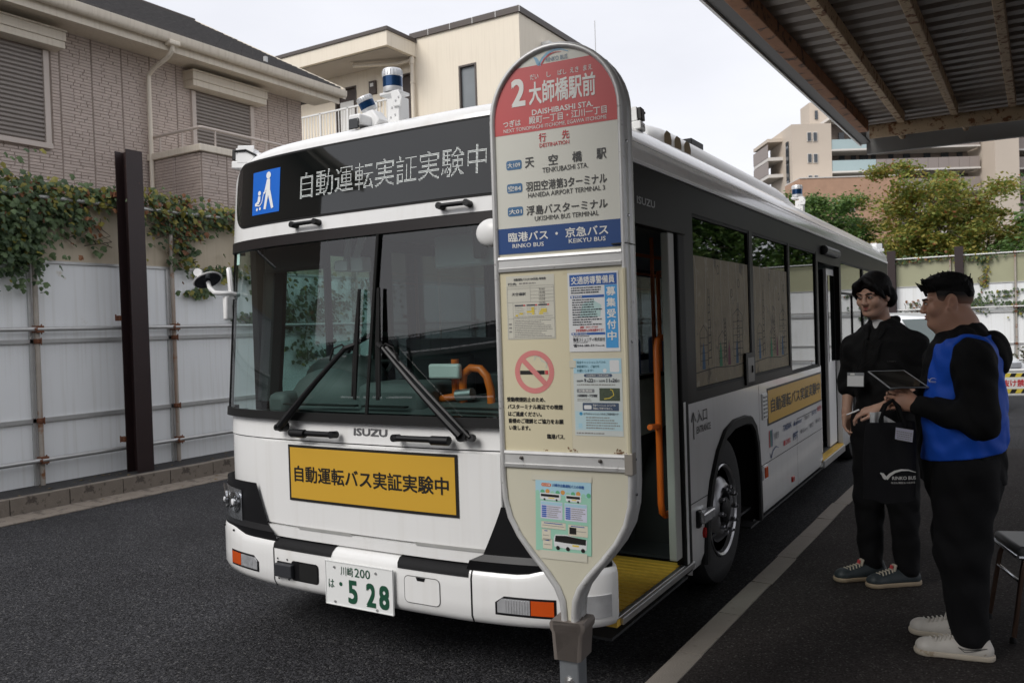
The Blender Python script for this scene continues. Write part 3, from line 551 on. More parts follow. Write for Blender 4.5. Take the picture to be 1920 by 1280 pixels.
# ================================================================== far apartment tower, right
ARF = Vector((.857,.515,0)); AFW = Vector((-.515,.857,0))
def APT(u, v, d):   # metres right, height, distance along the view axis of the yard
    return Vector((1.538,-3.13,0)) + ARF*u + AFW*d + Vector((0,0,v))
ap = thing('apartment_tower', 'tall tan apartment building with long balconies and brick base behind the trees', 'building', APT(24,0,62))
def abx(nm, m, u0, u1, v0, v1, d0, d1, par=None):
    b = MB(); b.box(u0,u1,d0,d1,v0,v1); b.v = [tuple(APT(x,z,y)) for x,y,z in b.v]; return b.build(nm, m, par or ap, smooth=False)
U = lambda px, d=60: (px-960)/1550*d
V_ = lambda py, px=1640, d=60: 1.68 + (617-.032*(px-960)-py)/1550*d
core = abx('wall', M_apt, U(1493), U(1567), 0, V_(236,1530), 60, 65)
tw = abx('stair_tower', M_apt, U(1527,66), U(1600,66), 0, V_(196,1550,66), 66, 68)
abx('tower_window', M_darkglass, U(1537,66), U(1542,66), V_(228,1540,66), V_(212,1540,66), 65.9, 65.99, tw)
for (x0,x1) in ((1522,1528),(1533,1539)):
    for (y0,y1) in ((253,268),(293,308),(333,344)):
        f = abx('window', M_aptwhite, U(x0-1.2), U(x1+1.2), V_(y1+1.2,x0), V_(y0-1.2,x0), 59.93, 59.99); abx('pane', M_darkglass, U(x0), U(x1), V_(y1,x0), V_(y0,x0), 59.89, 59.925, f)
# left return of the block, turned away
b = MB(); A_, B_ = APT(U(1493),0,60), APT(U(1493),0,65); n_ = (B_-A_)

for k, (z0, z1) in enumerate(((V_(285,1460,65), V_(279,1460,65)), (V_(318,1460,65), V_(312,1460,65)), (V_(348,1460,65), V_(342,1460,65)))):
    pA, pB = A_+n_*.40, A_+n_*1.12; out = -ARF*1.1 + AFW*.1
    b = MB(); b.add([pA+Vector((0,0,z0)), pB+Vector((0,0,z0)), pB+out+Vector((0,0,z0)), pA+out+Vector((0,0,z0)), pA+Vector((0,0,z1)), pB+Vector((0,0,z1)), pB+out+Vector((0,0,z1)), pA+out+Vector((0,0,z1))], [(0,3,2,1),(4,5,6,7),(0,1,5,4),(1,2,6,5),(2,3,7,6),(3,0,4,7)])
    sl = b.build('roof_slab' if k == 0 else 'balcony_slab', M_aptwhite if k else M_apt, ap, smooth=False)
    if k:
        h = .95; b = MB(); q = out*.97; b.add([pA+q+Vector((0,0,z1)), pB+q+Vector((0,0,z1)), pB+q+Vector((0,0,z1+h)), pA+q+Vector((0,0,z1+h))], [(0,1,2,3)]); b.build('balcony_panel', M_aptpanel, sl, smooth=False, solid=.06)
        b = MB(); b.add([pB+q+Vector((0,0,z1)), pB+Vector((0,0,z1)), pB+Vector((0,0,z1+h)), pB+q+Vector((0,0,z1+h))], [(0,1,2,3)]); b.build('balcony_glass', M_aptglass, sl, smooth=False, solid=.04)
    if k < 2:
        for t in (.12,):
            p = A_+n_*t-ARF*.04; b = MB(); b.add([p+Vector((0,0,z0-1.9)), p+n_.normalized()*.5+Vector((0,0,z0-1.9)), p+n_.normalized()*.5+Vector((0,0,z0-.3)), p+Vector((0,0,z0-.3))], [(0,1,2,3)]); b.build('window', M_darkglass, ap, smooth=False, solid=.05)
# long balcony wing
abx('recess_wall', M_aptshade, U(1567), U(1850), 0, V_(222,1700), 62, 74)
for (yt, yb) in ((263,281),(302,322),(340,362),(378,400),(415,440)):
    sl = abx('balcony_slab', M_aptwhite, U(1567), U(1845), V_(yb+3.2,1640), V_(yb,1640), 60.0, 61.98)
    abx('balcony_glass', M_aptglass, U(1568), U(1650), V_(yb,1640), V_(yt,1640), 60.05, 60.11, sl)
    for k in range(10):
        abx('balcony_panel', M_aptpanel, U(1650.5+k*19.4), U(1650+(k+1)*19.4), V_(yb,1640), V_(yt,1640), 60.05, 60.12, sl)
    for x0, w_ in ((1580,10),(1602,9),(1618,16),(1640,8),(1672,9),(1700,12),(1738,12),(1770,14),(1800,10)):
        abx('window', M_darkglass, U(x0,62), U(x0+w_,62), V_(yt+4,1640,62), V_(yt-12,1640,62), 61.9, 61.99)
abx('roof_slab', M_aptwhite, U(1567), U(1850), V_(222,1700), V_(217,1700), 59.8, 74)
abx('pillar_wall', M_apt, U(1849), U(1893), 0, V_(150,1870), 58.5, 72)
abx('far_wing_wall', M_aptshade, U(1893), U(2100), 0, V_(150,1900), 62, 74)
for yb in (283,318,354,400,440):
    sl = abx('balcony_slab', M_aptwhite, U(1893), U(2100), V_(yb+3,1900), V_(yb,1900), 60, 61.98); abx('balcony_panel', M_aptpanel, U(1893), U(2100), V_(yb,1900), V_(yb-20,1900), 60.05, 60.12, sl)
    abx('window', M_darkglass, U(1896,62), U(1912,62), V_(yb-18,1900,62), V_(yb-31,1900,62), 61.9, 61.99)
bk = abx('brick_base', M_aptbrick, U(1505,57), U(1690,57), 0, V_(336,1580,57), 57, 60)
abx('base_cap', M_aptwhite, U(1505,57), U(1690,57), V_(336,1580,57)+.002, V_(334,1580,57), 56.95, 60, bk)
f = abx('window', M_aptwhite, U(1569,57), U(1607,57), V_(400,1590,57), V_(378,1590,57), 56.93, 56.99, bk)
abx('pane', M_darkglass, U(1570.5,57), U(1587,57), V_(398.5,1590,57), V_(379.5,1590,57), 56.88, 56.925, f); abx('pane', M_darkglass, U(1588,57), U(1605.5,57), V_(398.5,1590,57), V_(379.5,1590,57), 56.88, 56.925, f)
# ================================================================== trees
def tree(name, label, base, h, rx, rz, cz, mats, n, seed, leaf=.12, tiers=True, group=None, trunk=.11, ry=None):
    rr = random.Random(seed); base = Vector(base); root = thing(name, label, 'tree', base, group); T = MB(); V = []; F = []; MI = []
    ry = ry or rx
    top = base + Vector((rr.gauss(0,.1), rr.gauss(0,.1), h*.86)); pts = [base.lerp(top, k/6) + Vector((rr.gauss(0,.05), rr.gauss(0,.05), 0)) for k in range(7)]; T.tube(pts, [trunk*(1-.13*k) for k in range(7)], 9)
    clumps = []
    nb = 34
    for k in range(nb):
        t = .28 + .70*k/nb; p0 = base.lerp(top, t); a = k*2.399 + rr.gauss(0,.3)
        zz = (p0.z-base.z-cz)/rz; rad = math.sqrt(max(.10, 1-min(1,abs(zz))**2)); L = rad*rr.uniform(.55,1.05)
        p1 = p0 + Vector((math.cos(a)*rx*L, math.sin(a)*ry*L, rr.uniform(-.05,.35)*rz*.6)); mid = p0.lerp(p1,.5) + Vector((0,0,.12*rx))
        T.tube([p0, mid, p1], [trunk*.34*(1-t*.5), trunk*.22*(1-t*.5), .012], 6)
        for q in (.45,.7,.9,1.02): clumps.append((p0.lerp(p1,q)+Vector((rr.gauss(0,.12*rx), rr.gauss(0,.12*ry), rr.gauss(0,.10*rz))), rr.uniform(.14,.27)*rx))
    T.build('trunk', M_bark, root)
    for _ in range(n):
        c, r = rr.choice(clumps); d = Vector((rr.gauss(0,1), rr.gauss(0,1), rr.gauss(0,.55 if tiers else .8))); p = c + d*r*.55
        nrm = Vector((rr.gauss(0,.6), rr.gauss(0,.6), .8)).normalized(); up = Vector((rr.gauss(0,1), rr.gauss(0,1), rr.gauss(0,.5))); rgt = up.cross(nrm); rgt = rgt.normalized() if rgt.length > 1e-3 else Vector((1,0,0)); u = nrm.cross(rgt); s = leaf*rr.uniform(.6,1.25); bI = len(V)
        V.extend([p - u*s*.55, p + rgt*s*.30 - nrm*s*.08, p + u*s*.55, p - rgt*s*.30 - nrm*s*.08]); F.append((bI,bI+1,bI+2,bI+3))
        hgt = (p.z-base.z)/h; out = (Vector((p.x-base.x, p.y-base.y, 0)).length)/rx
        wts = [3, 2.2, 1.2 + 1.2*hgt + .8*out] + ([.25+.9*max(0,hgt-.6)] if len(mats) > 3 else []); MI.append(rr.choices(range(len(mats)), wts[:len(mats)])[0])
    me = bpy.data.meshes.new('crown'); me.from_pydata([tuple(v) for v in V], [], F); me.update()
    for m in mats: me.materials.append(m)
    me.polygons.foreach_set('material_index', MI); o = bpy.data.objects.new('crown', me); COL.objects.link(o); attach(o, root)
    return root
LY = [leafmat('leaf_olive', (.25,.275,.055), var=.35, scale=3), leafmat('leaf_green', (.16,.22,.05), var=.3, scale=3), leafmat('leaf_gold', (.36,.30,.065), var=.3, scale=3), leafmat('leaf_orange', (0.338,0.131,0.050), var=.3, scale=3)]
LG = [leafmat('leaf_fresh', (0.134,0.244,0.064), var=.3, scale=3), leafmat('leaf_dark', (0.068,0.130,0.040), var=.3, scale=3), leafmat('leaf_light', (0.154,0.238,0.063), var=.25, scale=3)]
def gpt(px, d): return APT((px-960)/1550*d, 0, d)
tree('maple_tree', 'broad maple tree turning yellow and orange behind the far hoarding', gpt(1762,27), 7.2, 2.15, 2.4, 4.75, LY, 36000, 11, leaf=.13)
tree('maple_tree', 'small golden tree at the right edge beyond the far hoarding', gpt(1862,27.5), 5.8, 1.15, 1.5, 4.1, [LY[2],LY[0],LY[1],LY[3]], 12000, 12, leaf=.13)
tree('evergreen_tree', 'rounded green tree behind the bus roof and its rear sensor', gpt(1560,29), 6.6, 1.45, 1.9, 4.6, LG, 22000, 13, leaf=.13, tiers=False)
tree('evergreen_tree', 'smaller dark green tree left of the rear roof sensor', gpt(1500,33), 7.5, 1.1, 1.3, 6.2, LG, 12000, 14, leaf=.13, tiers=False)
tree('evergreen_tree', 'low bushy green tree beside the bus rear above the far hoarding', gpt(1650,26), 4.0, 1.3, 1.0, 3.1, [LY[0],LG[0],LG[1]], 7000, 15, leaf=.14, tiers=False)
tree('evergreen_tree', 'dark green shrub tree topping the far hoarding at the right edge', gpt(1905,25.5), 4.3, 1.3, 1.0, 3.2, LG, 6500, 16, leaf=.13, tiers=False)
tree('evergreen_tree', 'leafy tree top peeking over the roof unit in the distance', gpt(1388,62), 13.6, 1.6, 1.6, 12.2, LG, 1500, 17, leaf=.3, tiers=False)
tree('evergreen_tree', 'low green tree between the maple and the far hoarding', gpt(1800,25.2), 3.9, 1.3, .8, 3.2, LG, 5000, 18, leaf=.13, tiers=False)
for k, (x, h, lab) in enumerate(((3.6,6.6,'unseen green tree added to darken the bus window reflections, nearest the vest man'),(6.0,7.2,'unseen green tree added to darken the bus window reflections, middle one'),(8.4,6.8,'unseen green tree added to darken the bus window reflections, farthest right'))): tree('evergreen_tree', lab, (x,YB+2.2,0), h, 1.9, 2.2, h*.6, LG, 9000, 30+k, leaf=.2, tiers=False)  # out-of-view trees added so the side windows mirror foliage instead of sky
# ================================================================== the bus
M_bw = mat('bus_white_paint', (.80,.80,.79), .22, var=.025, scale=2, coat=.5, spec=.5, streak=((.66,.64,.60), .30), spots=((.70,.68,.64), 1.6, .66))
M_bw2 = mat('bus_white_plastic', (.78,.78,.77), .34, var=.03, scale=4)
M_blk = mat('bus_black_trim', (.007,.007,.008), .42, var=.2, scale=8, spec=.3)
M_rub = mat('black_rubber', (.009,.009,.009), .62, var=.25, scale=12, spec=.25)
M_band = mat('window_band_brown', (.013,.011,.0105), .42, var=.12, scale=4, spec=.08)
M_gloss = mat('gloss_black_panel', (.006,.0075,.0075), .03, var=.1, scale=2, spec=.75)
M_pad = mat('step_pad_grey', (.010,.010,.011), .7, var=.2, scale=20, bump=.3, bscale=200, spec=.25)
M_dash = mat('dash_grey', (.10,.112,.112), .6, var=.06, scale=5)
M_dash2 = mat('dash_dark', (.035,.038,.038), .6, var=.1, scale=5)
M_inter = mat('interior_grey', (.30,.31,.30), .6, var=.06, scale=3)
M_intdk = mat('interior_dark', (.025,.026,.028), .7, var=.15, scale=3)
M_orange = mat('orange_handrail', (.85,.17,.02), .38, var=.06, scale=6)
M_ylfloor = mat('yellow_step_mat', (.72,.45,.06), .6, var=.12, scale=14, bump=.5, bscale=150)
M_yel = mat('sign_yellow', (.60,.35,.035), .45, var=.03, scale=2)
M_ink = mat('print_black', (.010,.009,.008), .5, var=.1, scale=5)
M_chrome = mat('chrome', (.62,.63,.65), .16, metal=1, var=.05, scale=6)
M_alu = mat('brushed_aluminium', (.52,.52,.52), .34, metal=.85, var=.1, scale=14)
M_rim = mat('wheel_rim_steel', (.30,.30,.31), .36, metal=.8, var=.15, scale=9, spots=((.16,.14,.13), 18, .66))
M_tyre = mat('tyre_rubber', (.018,.018,.019), .8, var=.2, scale=20, bump=.3, bscale=120)
M_amb = mat('amber_lens', (.55,.075,.008), .12, var=.08, scale=10, spec=.7)
M_red = mat('red_lens', (.35,.012,.010), .14, var=.08, scale=10, spec=.7)
M_lens = mat('lamp_reflector', (.66,.67,.69), .15, metal=.55, var=.3, scale=16)
M_blue = mat('sticker_blue', (.006,.13,.58), .35, var=.03, scale=2)
M_led = mat('led_dot', (.75,.77,.74), .5, var=.02, emit=(.93,.97,.95), estr=.55)
M_plate = mat('plate_white', (.80,.81,.80), .35, var=.02, scale=3)
M_plgreen = mat('plate_green', (.012,.075,.040), .45, var=.05, scale=4)
M_lidar = mat('lidar_blue', (.012,.055,.15), .10, metal=.55, var=.5, scale=9, spec=.8)
M_silver = mat('silver_case', (.66,.67,.68), .34, metal=.45, var=.05, scale=10)
M_film = mat('reflection_film_beige', (.27,.225,.145), .65, var=.3, scale=7, bump=.3, bscale=30, spots=[((.36,.32,.24), 10, .60), ((.12,.095,.06), 5, .60), ((.16,.14,.10), 24, .62)])
G_ws = glass('windshield_glass', (.62,.76,.73), 1.72)
G_side = glass('tinted_side_glass', (.34,.37,.37), 1.5)
G_lamp = glass('clear_lamp_cover', (.95,.96,.96), 1.45)
bus = thing('bus', 'white city bus with lit destination board, yellow front notice and roof sensors', 'bus', (-1.2425,5,0))
W_ = 1.2425; XC = -1.2425; D_, P_ = .34, 3.0
def lean(z): return .09*max(0., z-1.1)
def FY(x, z):
    t = min(1., abs(x-XC)/W_); return lean(z) + D_*(1-(1-t**P_)**(1/P_))
def FS(x, z, off=0.):
    """point on the bus front at x, z, raised by off along the outward normal"""
    x = max(XC-W_, min(XC+W_, x)); y = FY(x,z)
    if off == 0: return Vector((x,y,z))
    e = 1e-3; xa, xb = max(XC-W_+1e-6,x-e), min(XC+W_-1e-6,x+e); n = Vector(((FY(xb,z)-FY(xa,z))/(xb-xa), -1, (FY(x,z+e)-FY(x,z-e))/(2*e))).normalized()
    return Vector((x,y,z)) + n*off
def XT(a): s = 1 if a >= 0 else -1; return XC + W_*s*(1-(1-min(1,abs(a)))**3)
def AX(x): t = (x-XC)/W_; s = 1 if t >= 0 else -1; return s*(1-(1-min(1,abs(t)))**(1/3))
def cols(x0, x1, n): return [XT(AX(x0)+(AX(x1)-AX(x0))*i/n) for i in range(n+1)]
def fpatch(name, m, x0, x1, zb, zt, off, n=24, nz=6, parent=None, rim=0., **kw):
    """sheet on the bus front between the curves zb(x), zt(x), with an edge rim of depth rim"""
    zb = zb if callable(zb) else (lambda x, q=zb: q); zt = zt if callable(zt) else (lambda x, q=zt: q)
    b = MB(); cs = cols(x0,x1,n); b.grid(lambda i, v: FS(cs[i], zb(cs[i])+(zt(cs[i])-zb(cs[i]))*v, off), range(n+1), [k/nz for k in range(nz+1)])
    if rim:
        for zz in (zb, zt): 
            b.grid(lambda i, v: FS(cs[i], zz(cs[i]), off-rim*v), range(n+1), [0,1], flip=(zz is zb))
        for x in (x0, x1): b.grid(lambda v, k: FS(x, zb(x)+(zt(x)-zb(x))*v, off-rim*k), [k/nz for k in range(nz+1)], [0,1], flip=(x == x0))
    return b.build(name, m, parent or bus, **kw)
def fput(name, vf, m, off, parent=None): return put(name, vf, lambda a, c: FS(a, c, off), m, parent or bus)
def rr_z(x0, x1, z0, z1, r):
    """bottom and top curves of a rounded rectangle"""
    def cut(x):
        d = min(x-x0, x1-x)
        return 0 if d >= r else r - math.sqrt(max(0, r*r-(r-max(0,d))**2))
    return (lambda x: z0+cut(x)), (lambda x: z1-cut(x))
ZR = lambda t: 2.47 + .33*(max(0., 1-abs(t)**6))**.45        # roof height across the bus
# ---- front panels
L0, R0 = XC-W_, XC+W_; R0E = -.008
front = fpatch('front_panel', M_bw, L0, R0E, .58, 1.118, -.035, n=48, nz=6)
fpatch('cowl_panel', M_bw, L0, R0E, 1.124, 1.245, -.030, n=48, nz=3)
b = MB(); cs = cols(L0,R0,48); b.grid(lambda i, v: FS(cs[i], 1.118+.006*v, -.045), range(49), [0,1]); b.build('seam', M_blk, bus)
# raised centre flap with shut lines
fpatch('front_flap', M_bw, -2.035, -.455, lambda x: .665, 1.108, -.012, n=30, nz=6, rim=.02, bevel=.006)
fpatch('flap_sill', M_bw, -2.0, -.48, .60, .655, -.002, n=24, nz=3, rim=.03)
for x0, x1 in ((-1.70,-1.33),(-.92,-.50)): fpatch('trim_strip', mat('worn_silver_strip', (.50,.50,.48), .45, metal=.4, var=.2, scale=9), x0, x1, .657, .672, .004, n=10, nz=1)
# header with destination board
def HZ(x): t = (x-XC)/W_; return ZR(t)-.10
b = MB(); cs = cols(L0,R0,56)
def hdr(i, v):
    x = cs[i]; zc = HZ(x)
    if v <= 1: return FS(x, 2.222+(zc-2.222)*v, 0)
    ph = (v-1)*PI/2; q = FS(x, zc, 0); t = abs(x-XC)/W_; 
    return Vector((q.x + (XC-q.x)*.0, q.y + (.42*(1-t**4)+.02)*(1-math.cos(ph)), zc + .10*math.sin(ph)))
b.grid(hdr, range(57), [0,.2,.4,.6,.8,1,1.15,1.3,1.45,1.6,1.75,1.88,2.0]); b.build('header', M_bw, bus, angle=60)
LX0, LX1 = -2.335, -.15; zb_, zt_ = rr_z(LX0, LX1, 2.312, 2.668, .115)
def led_t(x): return min(zt_(x), HZ(x)+.015)
board = fpatch('destination_board', M_gloss, LX0, LX1, zb_, led_t, .004, n=60, nz=8)
b = MB(); cs = cols(LX0-.014,LX1+.014,60)
zb2, zt2 = rr_z(LX0-.014, LX1+.014, 2.300, 2.680, .125)
b.grid(lambda i, v: FS(cs[i], zb2(cs[i])+(min(zt2(cs[i]),HZ(cs[i])+.025)-zb2(cs[i]))*v, .002), range(61), [k/8 for k in range(9)]); b.build('board_gasket', M_rub, board)
# LED lettering: dots sampled from the glyph shapes
def dots(s, x0, x1, z0, z1, rows):
    vs, fs = text_fit(s, x0, x1, z0, z1, bold=-.002); p = (z1-z0)/rows; ncol = int((x1-x0)/p); on = np.zeros((rows,ncol), bool)
    gx = x0+(np.arange(ncol)+.5)*p; gz = z0+(np.arange(rows)+.5)*p
    for f in fs:
        for k in range(1, len(f)-1):
            a, b_, c = vs[f[0]], vs[f[k]], vs[f[k+1]]
            i0, i1 = np.searchsorted(gx, min(a[0],b_[0],c[0])), np.searchsorted(gx, max(a[0],b_[0],c[0])); j0, j1 = np.searchsorted(gz, min(a[1],b_[1],c[1])), np.searchsorted(gz, max(a[1],b_[1],c[1]))
            if i1 <= i0 or j1 <= j0: continue
            X, Z = np.meshgrid(gx[i0:i1], gz[j0:j1]); s1 = (b_[0]-a[0])*(Z-a[1])-(b_[1]-a[1])*(X-a[0]); s2 = (c[0]-b_[0])*(Z-b_[1])-(c[1]-b_[1])*(X-b_[0]); s3 = (a[0]-c[0])*(Z-c[1])-(a[1]-c[1])*(X-c[0])
            on[j0:j1,i0:i1] |= ((s1>=0)&(s2>=0)&(s3>=0))|((s1<=0)&(s2<=0)&(s3<=0))
    V = []; F = []
    for j in range(rows):
        for i in range(ncol):
            if on[j,i]:
                r = p*.34; bI = len(V); V += [(gx[i]-r,gz[j]),(gx[i],gz[j]-r),(gx[i]+r,gz[j]),(gx[i],gz[j]+r)]; F.append((bI,bI+1,bI+2,bI+3))
    return np.array(V), F
o = fput('led_lettering', dots('自動運転実証実験中', -1.72, -.53, 2.408, 2.548, 22), M_led, .0075, board); o['kind'] = 'stuff'
# pushchair pictogram
BX0, BX1, BZ0, BZ1 = -2.135, -1.888, 2.362, 2.606; bw_, bh_ = BX1-BX0, BZ1-BZ0
b = MB(); b.grid(lambda i, v: FS(BX0+bw_*i/10, BZ0+bh_*v, .0065), range(11), [0,.5,1]); st = b.build('pushchair_sticker', M_blue, board)
def pic(pts): return [(BX0+x*bw_, BZ0+y*bh_) for x,y in pts]
pg = join2(disc2(BX0+.60*bw_, BZ0+.87*bh_, .020), stroke2(pic([(.60,.785),(.60,.46)]), [.030,.036]), stroke2(pic([(.575,.50),(.49,.10)]), [.024,.020]), stroke2(pic([(.63,.50),(.77,.10)]), [.026,.020]), stroke2(pic([(.565,.74),(.47,.46)]), [.014,.011]),
    stroke2(pic([(.52,.50),(.44,.49),(.38,.27),(.30,.20)]), .006), disc2(BX0+.28*bw_, BZ0+.49*bh_, .0135), stroke2(pic([(.28,.42),(.26,.29)]), [.022,.026]), stroke2(pic([(.27,.29),(.12,.24)]), [.020,.012]), stroke2(pic([(.12,.22),(.30,.20),(.35,.24)]), .007), disc2(BX0+.20*bw_, BZ0+.12*bh_, .0085), disc2(BX0+.32*bw_, BZ0+.13*bh_, .0085))
pg[0][:,2] = np.arange(len(pg[0]))*.00001
fput('pictogram', pg, M_plate, .008, st)
# grab handles
def handle(name, x0, x1, z, r=.011, out=.035, par=None, tilt=0, big=False):
    b = MB(); a, c = FS(x0,z,0), FS(x1,z+tilt,0); ao, co = FS(x0,z,out), FS(x1,z+tilt,out); b.tube([ao, ao.lerp(co,.33), ao.lerp(co,.67), co], r, 10)
    for p, q in ((a,ao),(c,co)): b.tube([p - (q-p)*.1, q + (q-p).normalized()*r*.9], r*1.5 if not big else r*1.25, 10)
    return b.build(name, M_blk, par or bus)
handle('grab_handle', -1.745, -1.575, 2.268); handle('grab_handle', -.775, -.625, 2.268)
handle('grab_handle', -1.70, -1.415, 1.166, r=.015, out=.03, big=True); handle('grab_handle', -1.01, -.72, 1.166, r=.015, out=.03, big=True)
for x in (-1.66, -.755): b = MB(); b.tube([FS(x-.035,1.164,.036), FS(x+.06,1.164,.036)], .022, 10); b.build('handle_grip', M_blk, bus)
fput('maker_lettering', text_fit('ISUZU', -1.322, -1.103, 1.165, 1.203, bold=.035), mat('badge_grey', (.16,.16,.165), .35, metal=.5), -.027)
# ---- windshield
WX0, WX1 = -2.425, -.06
b = MB(); cs = cols(WX0,WX1,56); b.grid(lambda i, v: FS(cs[i], 1.268+(2.178-1.268)*v, -.012), range(57), [k/12 for k in range(13)]); ws = b.build('windshield', G_ws, bus, angle=80)
fpatch('windshield_gasket', M_rub, L0+.004, R0-.004, 1.228, 1.272, .004, n=48, nz=2, rim=.03, parent=ws)
fpatch('windshield_gasket', mat('brown_black_trim', (.012,.009,.009), .45, var=.1, spec=.3), L0+.004, R0-.004, 2.172, 2.228, .006, n=48, nz=2, rim=.04, parent=ws)
fpatch('windshield_gasket', M_rub, L0+.01, WX0+.012, 1.268, 2.176, -.004, n=6, nz=8, parent=ws); fpatch('windshield_gasket', M_rub, WX1-.012, R0-.01, 1.268, 2.176, -.004, n=6, nz=8, parent=ws)
b = MB(); b.tube([FS(-1.215,1.272,.0), FS(-1.205,1.5,.0), FS(-1.185,1.9,0), FS(-1.17,2.174,0)], .0095, 6); b.build('centre_strip', M_rub, ws)
fput('inspection_sticker', rect2(-2.345,-2.30,2.10,2.165), mat('sticker_mint', (.45,.66,.60), .5), -.009, ws)
for (pv, el, ti, ng) in (((-1.782,1.195),(-1.33,1.60),None,0), ((-.632,1.190),(-1.09,1.60),None,1)):
    wp = bpy.data.objects.new('wiper', None); COL.objects.link(wp); wp.location = FS(pv[0],pv[1],.03); attach_l = wp.location.copy(); wp.parent = bus; wp.matrix_parent_inverse = WORLD_of(bus).inverted()
    s = 1 if ng == 0 else -1
    b = MB(); pts = [FS(pv[0]+(el[0]-pv[0])*k/5, pv[1]+(el[1]-pv[1])*k/5, .040+.010*math.sin(PI*k/5)) for k in range(6)]; b.tube(pts, [.021,.019,.016,.014,.012,.010], 8); b.tube([pts[0]-(pts[0]-FS(*pv,0))*1, pts[0]], .028, 12); b.build('wiper_arm', M_blk, wp)
    b = MB(); pts = [FS(pv[0]-s*.045+(el[0]-pv[0]+s*.03)*k/5, pv[1]-.006+(el[1]-pv[1]+.01)*k/5, .032) for k in range(6)]; b.tube(pts, .009, 6); b.tube([pts[0], FS(pv[0]-s*.045,pv[1]-.01,0)], .018, 8); b.build('wiper_link', M_blk, wp)
    xb = el[0]+s*.045; b = MB(); b.tube([FS(xb,1.345,.012), FS(xb+s*.004,1.62,.016), FS(xb+s*.012,1.90,.012)], [.009,.015,.009], 6)
    for k in range(2): b.tube([FS(xb-s*.014+.028*k*s,1.36+.2*k,.015), FS(xb-s*.008+.02*k*s,1.60+.28*k,.018)], .006, 5)
    b.tube([FS(el[0],el[1],.042), FS(xb,1.62,.02)], .014, 6); b.build('wiper_blade', M_rub, wp)
    b = MB(); b.tube([FS(el[0]-s*.10,el[1]-.06,.045), FS(el[0]-s*.075,el[1]+.0,.05), FS(el[0]-s*.02,el[1]+.02,.045), FS(el[0],el[1],.04)], .005, 5); b.build('washer_hose', M_rub, wp)
# ---- bumper
def BP(x, h, o):   # bumper surface: h 0..1 bottom to top, o extra out
    prof = [(0,-.05),(.06,.012),(.18,.030),(.78,.030),(.88,.022),(.95,.0),(1,-.06)]
    for (h0,o0),(h1,o1) in zip(prof[:-1], prof[1:]):
        if h <= h1: q = o0+(o1-o0)*(h-h0)/(h1-h0); break
    t = abs(x-XC)/W_; z0 = .318 + .02*max(0,t-.5); top = .60 + .045*max(0., min(1,(t-.72)/.1))*(1 if t < 2 else 0)
    return FS(x, z0+(top-z0)*h, q+o)
cs = cols(L0,R0E,56); hs_ = [0,.03,.06,.12,.18,.4,.6,.78,.83,.88,.92,.95,.98,1]
b = MB(); b.grid(lambda i, h: BP(cs[i],h,0), range(57), hs_); bump = b.build('bumper', M_bw, bus, angle=70)
for x in (-1.876, -.604):
    b = MB(); b.grid(lambda v, h: BP(x+.008*v,h,.0015), [0,1], hs_); b.build('bumper_joint', M_blk, bump)
for x0, x1, sl in ((-1.865,-1.435,(-.005,-.03)),(-1.025,-.615,(.03,.0))):
    b = MB(); n = 12; b.grid(lambda i, h: BP(x0+(x1-x0)*i/n + sl[0 if i < n/2 else 1]*(1-h)*2*(1 if i in (0,n) else 0), h, .004), range(n+1), [.80,.84,.88,.92,.95,.98,1]); b.build('step_pad', M_pad, bump)
def bput(nm, vf, m, off, par=None): return put(nm, vf, lambda a, c: FS(a, c, .030+off), m, par or bump)
# number plate
pl = MB(); pl.box(-1.468,-1.026,-.052,-.045,.312,.537); pl = pl.build('number_plate', M_plate, bus, smooth=False, bevel=.003)
PF = frame((-1.247,-.0535,.4245), (1,0,0), (0,0,1))
b = MB(); 
for z in (.314,.532): b.box(-1.466,-1.028,-.055,-.0522,z,z+.004)
for x in (-1.466,-1.032): b.box(x,x+.004,-.055,-.0522,.318,.532)
b.build('plate_rim', M_plate, pl, smooth=False)
put('lettering', text_fit('川崎', -.115,-.032,.045,.092,bold=.006), PF, M_plgreen, pl); put('lettering', text_fit('200', -.022,.078,.047,.092,bold=.008), PF, M_plgreen, pl)
put('lettering', text_fit('は', -.198,-.160,-.025,.018,bold=.008), PF, M_plgreen, pl); put('lettering', disc2(-.116,.0,.0105), PF, M_plgreen, pl)
for ch, x0, x1 in (('5',-.070,-.006),('2',.048,.112),('8',.130,.196)): put('lettering', text_fit(ch, x0, x1, -.092, .030, bold=.045, res=4), PF, M_plgreen, pl)
for x, z in ((-.155,.082),(.115,.082),(-.155,-.092),(.118,-.098)): b = MB(); b.lathe([(.007,0),(.006,.004),(0,.005)], PF(x,z), (0,-1,0), 8); b.build('plate_screw', M_alu, pl)
# tow socket, flap
fl = bput('tow_hatch', rrect2(-1.735,-1.535,.388,.492,.02), M_blk, .0022); bput('tow_recess', rrect2(-1.675,-1.545,.395,.485,.01), mat('deep_black', (.004,.004,.004), .9), .0032, fl)
bput('tow_socket', rrect2(-1.846,-1.706,.396,.478,.010), M_blk, .0034, fl)
b = MB(); c0 = FS(-1.845,.398,.03); b.box(-1.842,-1.715,c0.y-.035,c0.y-.002,.402,.472); b.build('socket_box', mat('socket_plastic', (.028,.030,.035), .5, var=.15), fl, smooth=False, bevel=.006)
for x, z in ((-1.840,.490),(-1.765,.492),(-1.835,.385),(-1.755,.388)): bput('hatch_screw', disc2(x,z,.0055,n=8), M_blk, .003, fl)
fp = bput('front_flap_cover', rrect2(-.972,-.772,.388,.512,.022), M_bw, .003); bput('flap_gap', join2(*[stroke2([tuple(q) for q in rrect2(-.974,-.770,.386,.514,.024)[0]] + [tuple(rrect2(-.974,-.770,.386,.514,.024)[0][0])], .004)]), mat('shut_line', (.10,.10,.10), .8), .0022, fp)
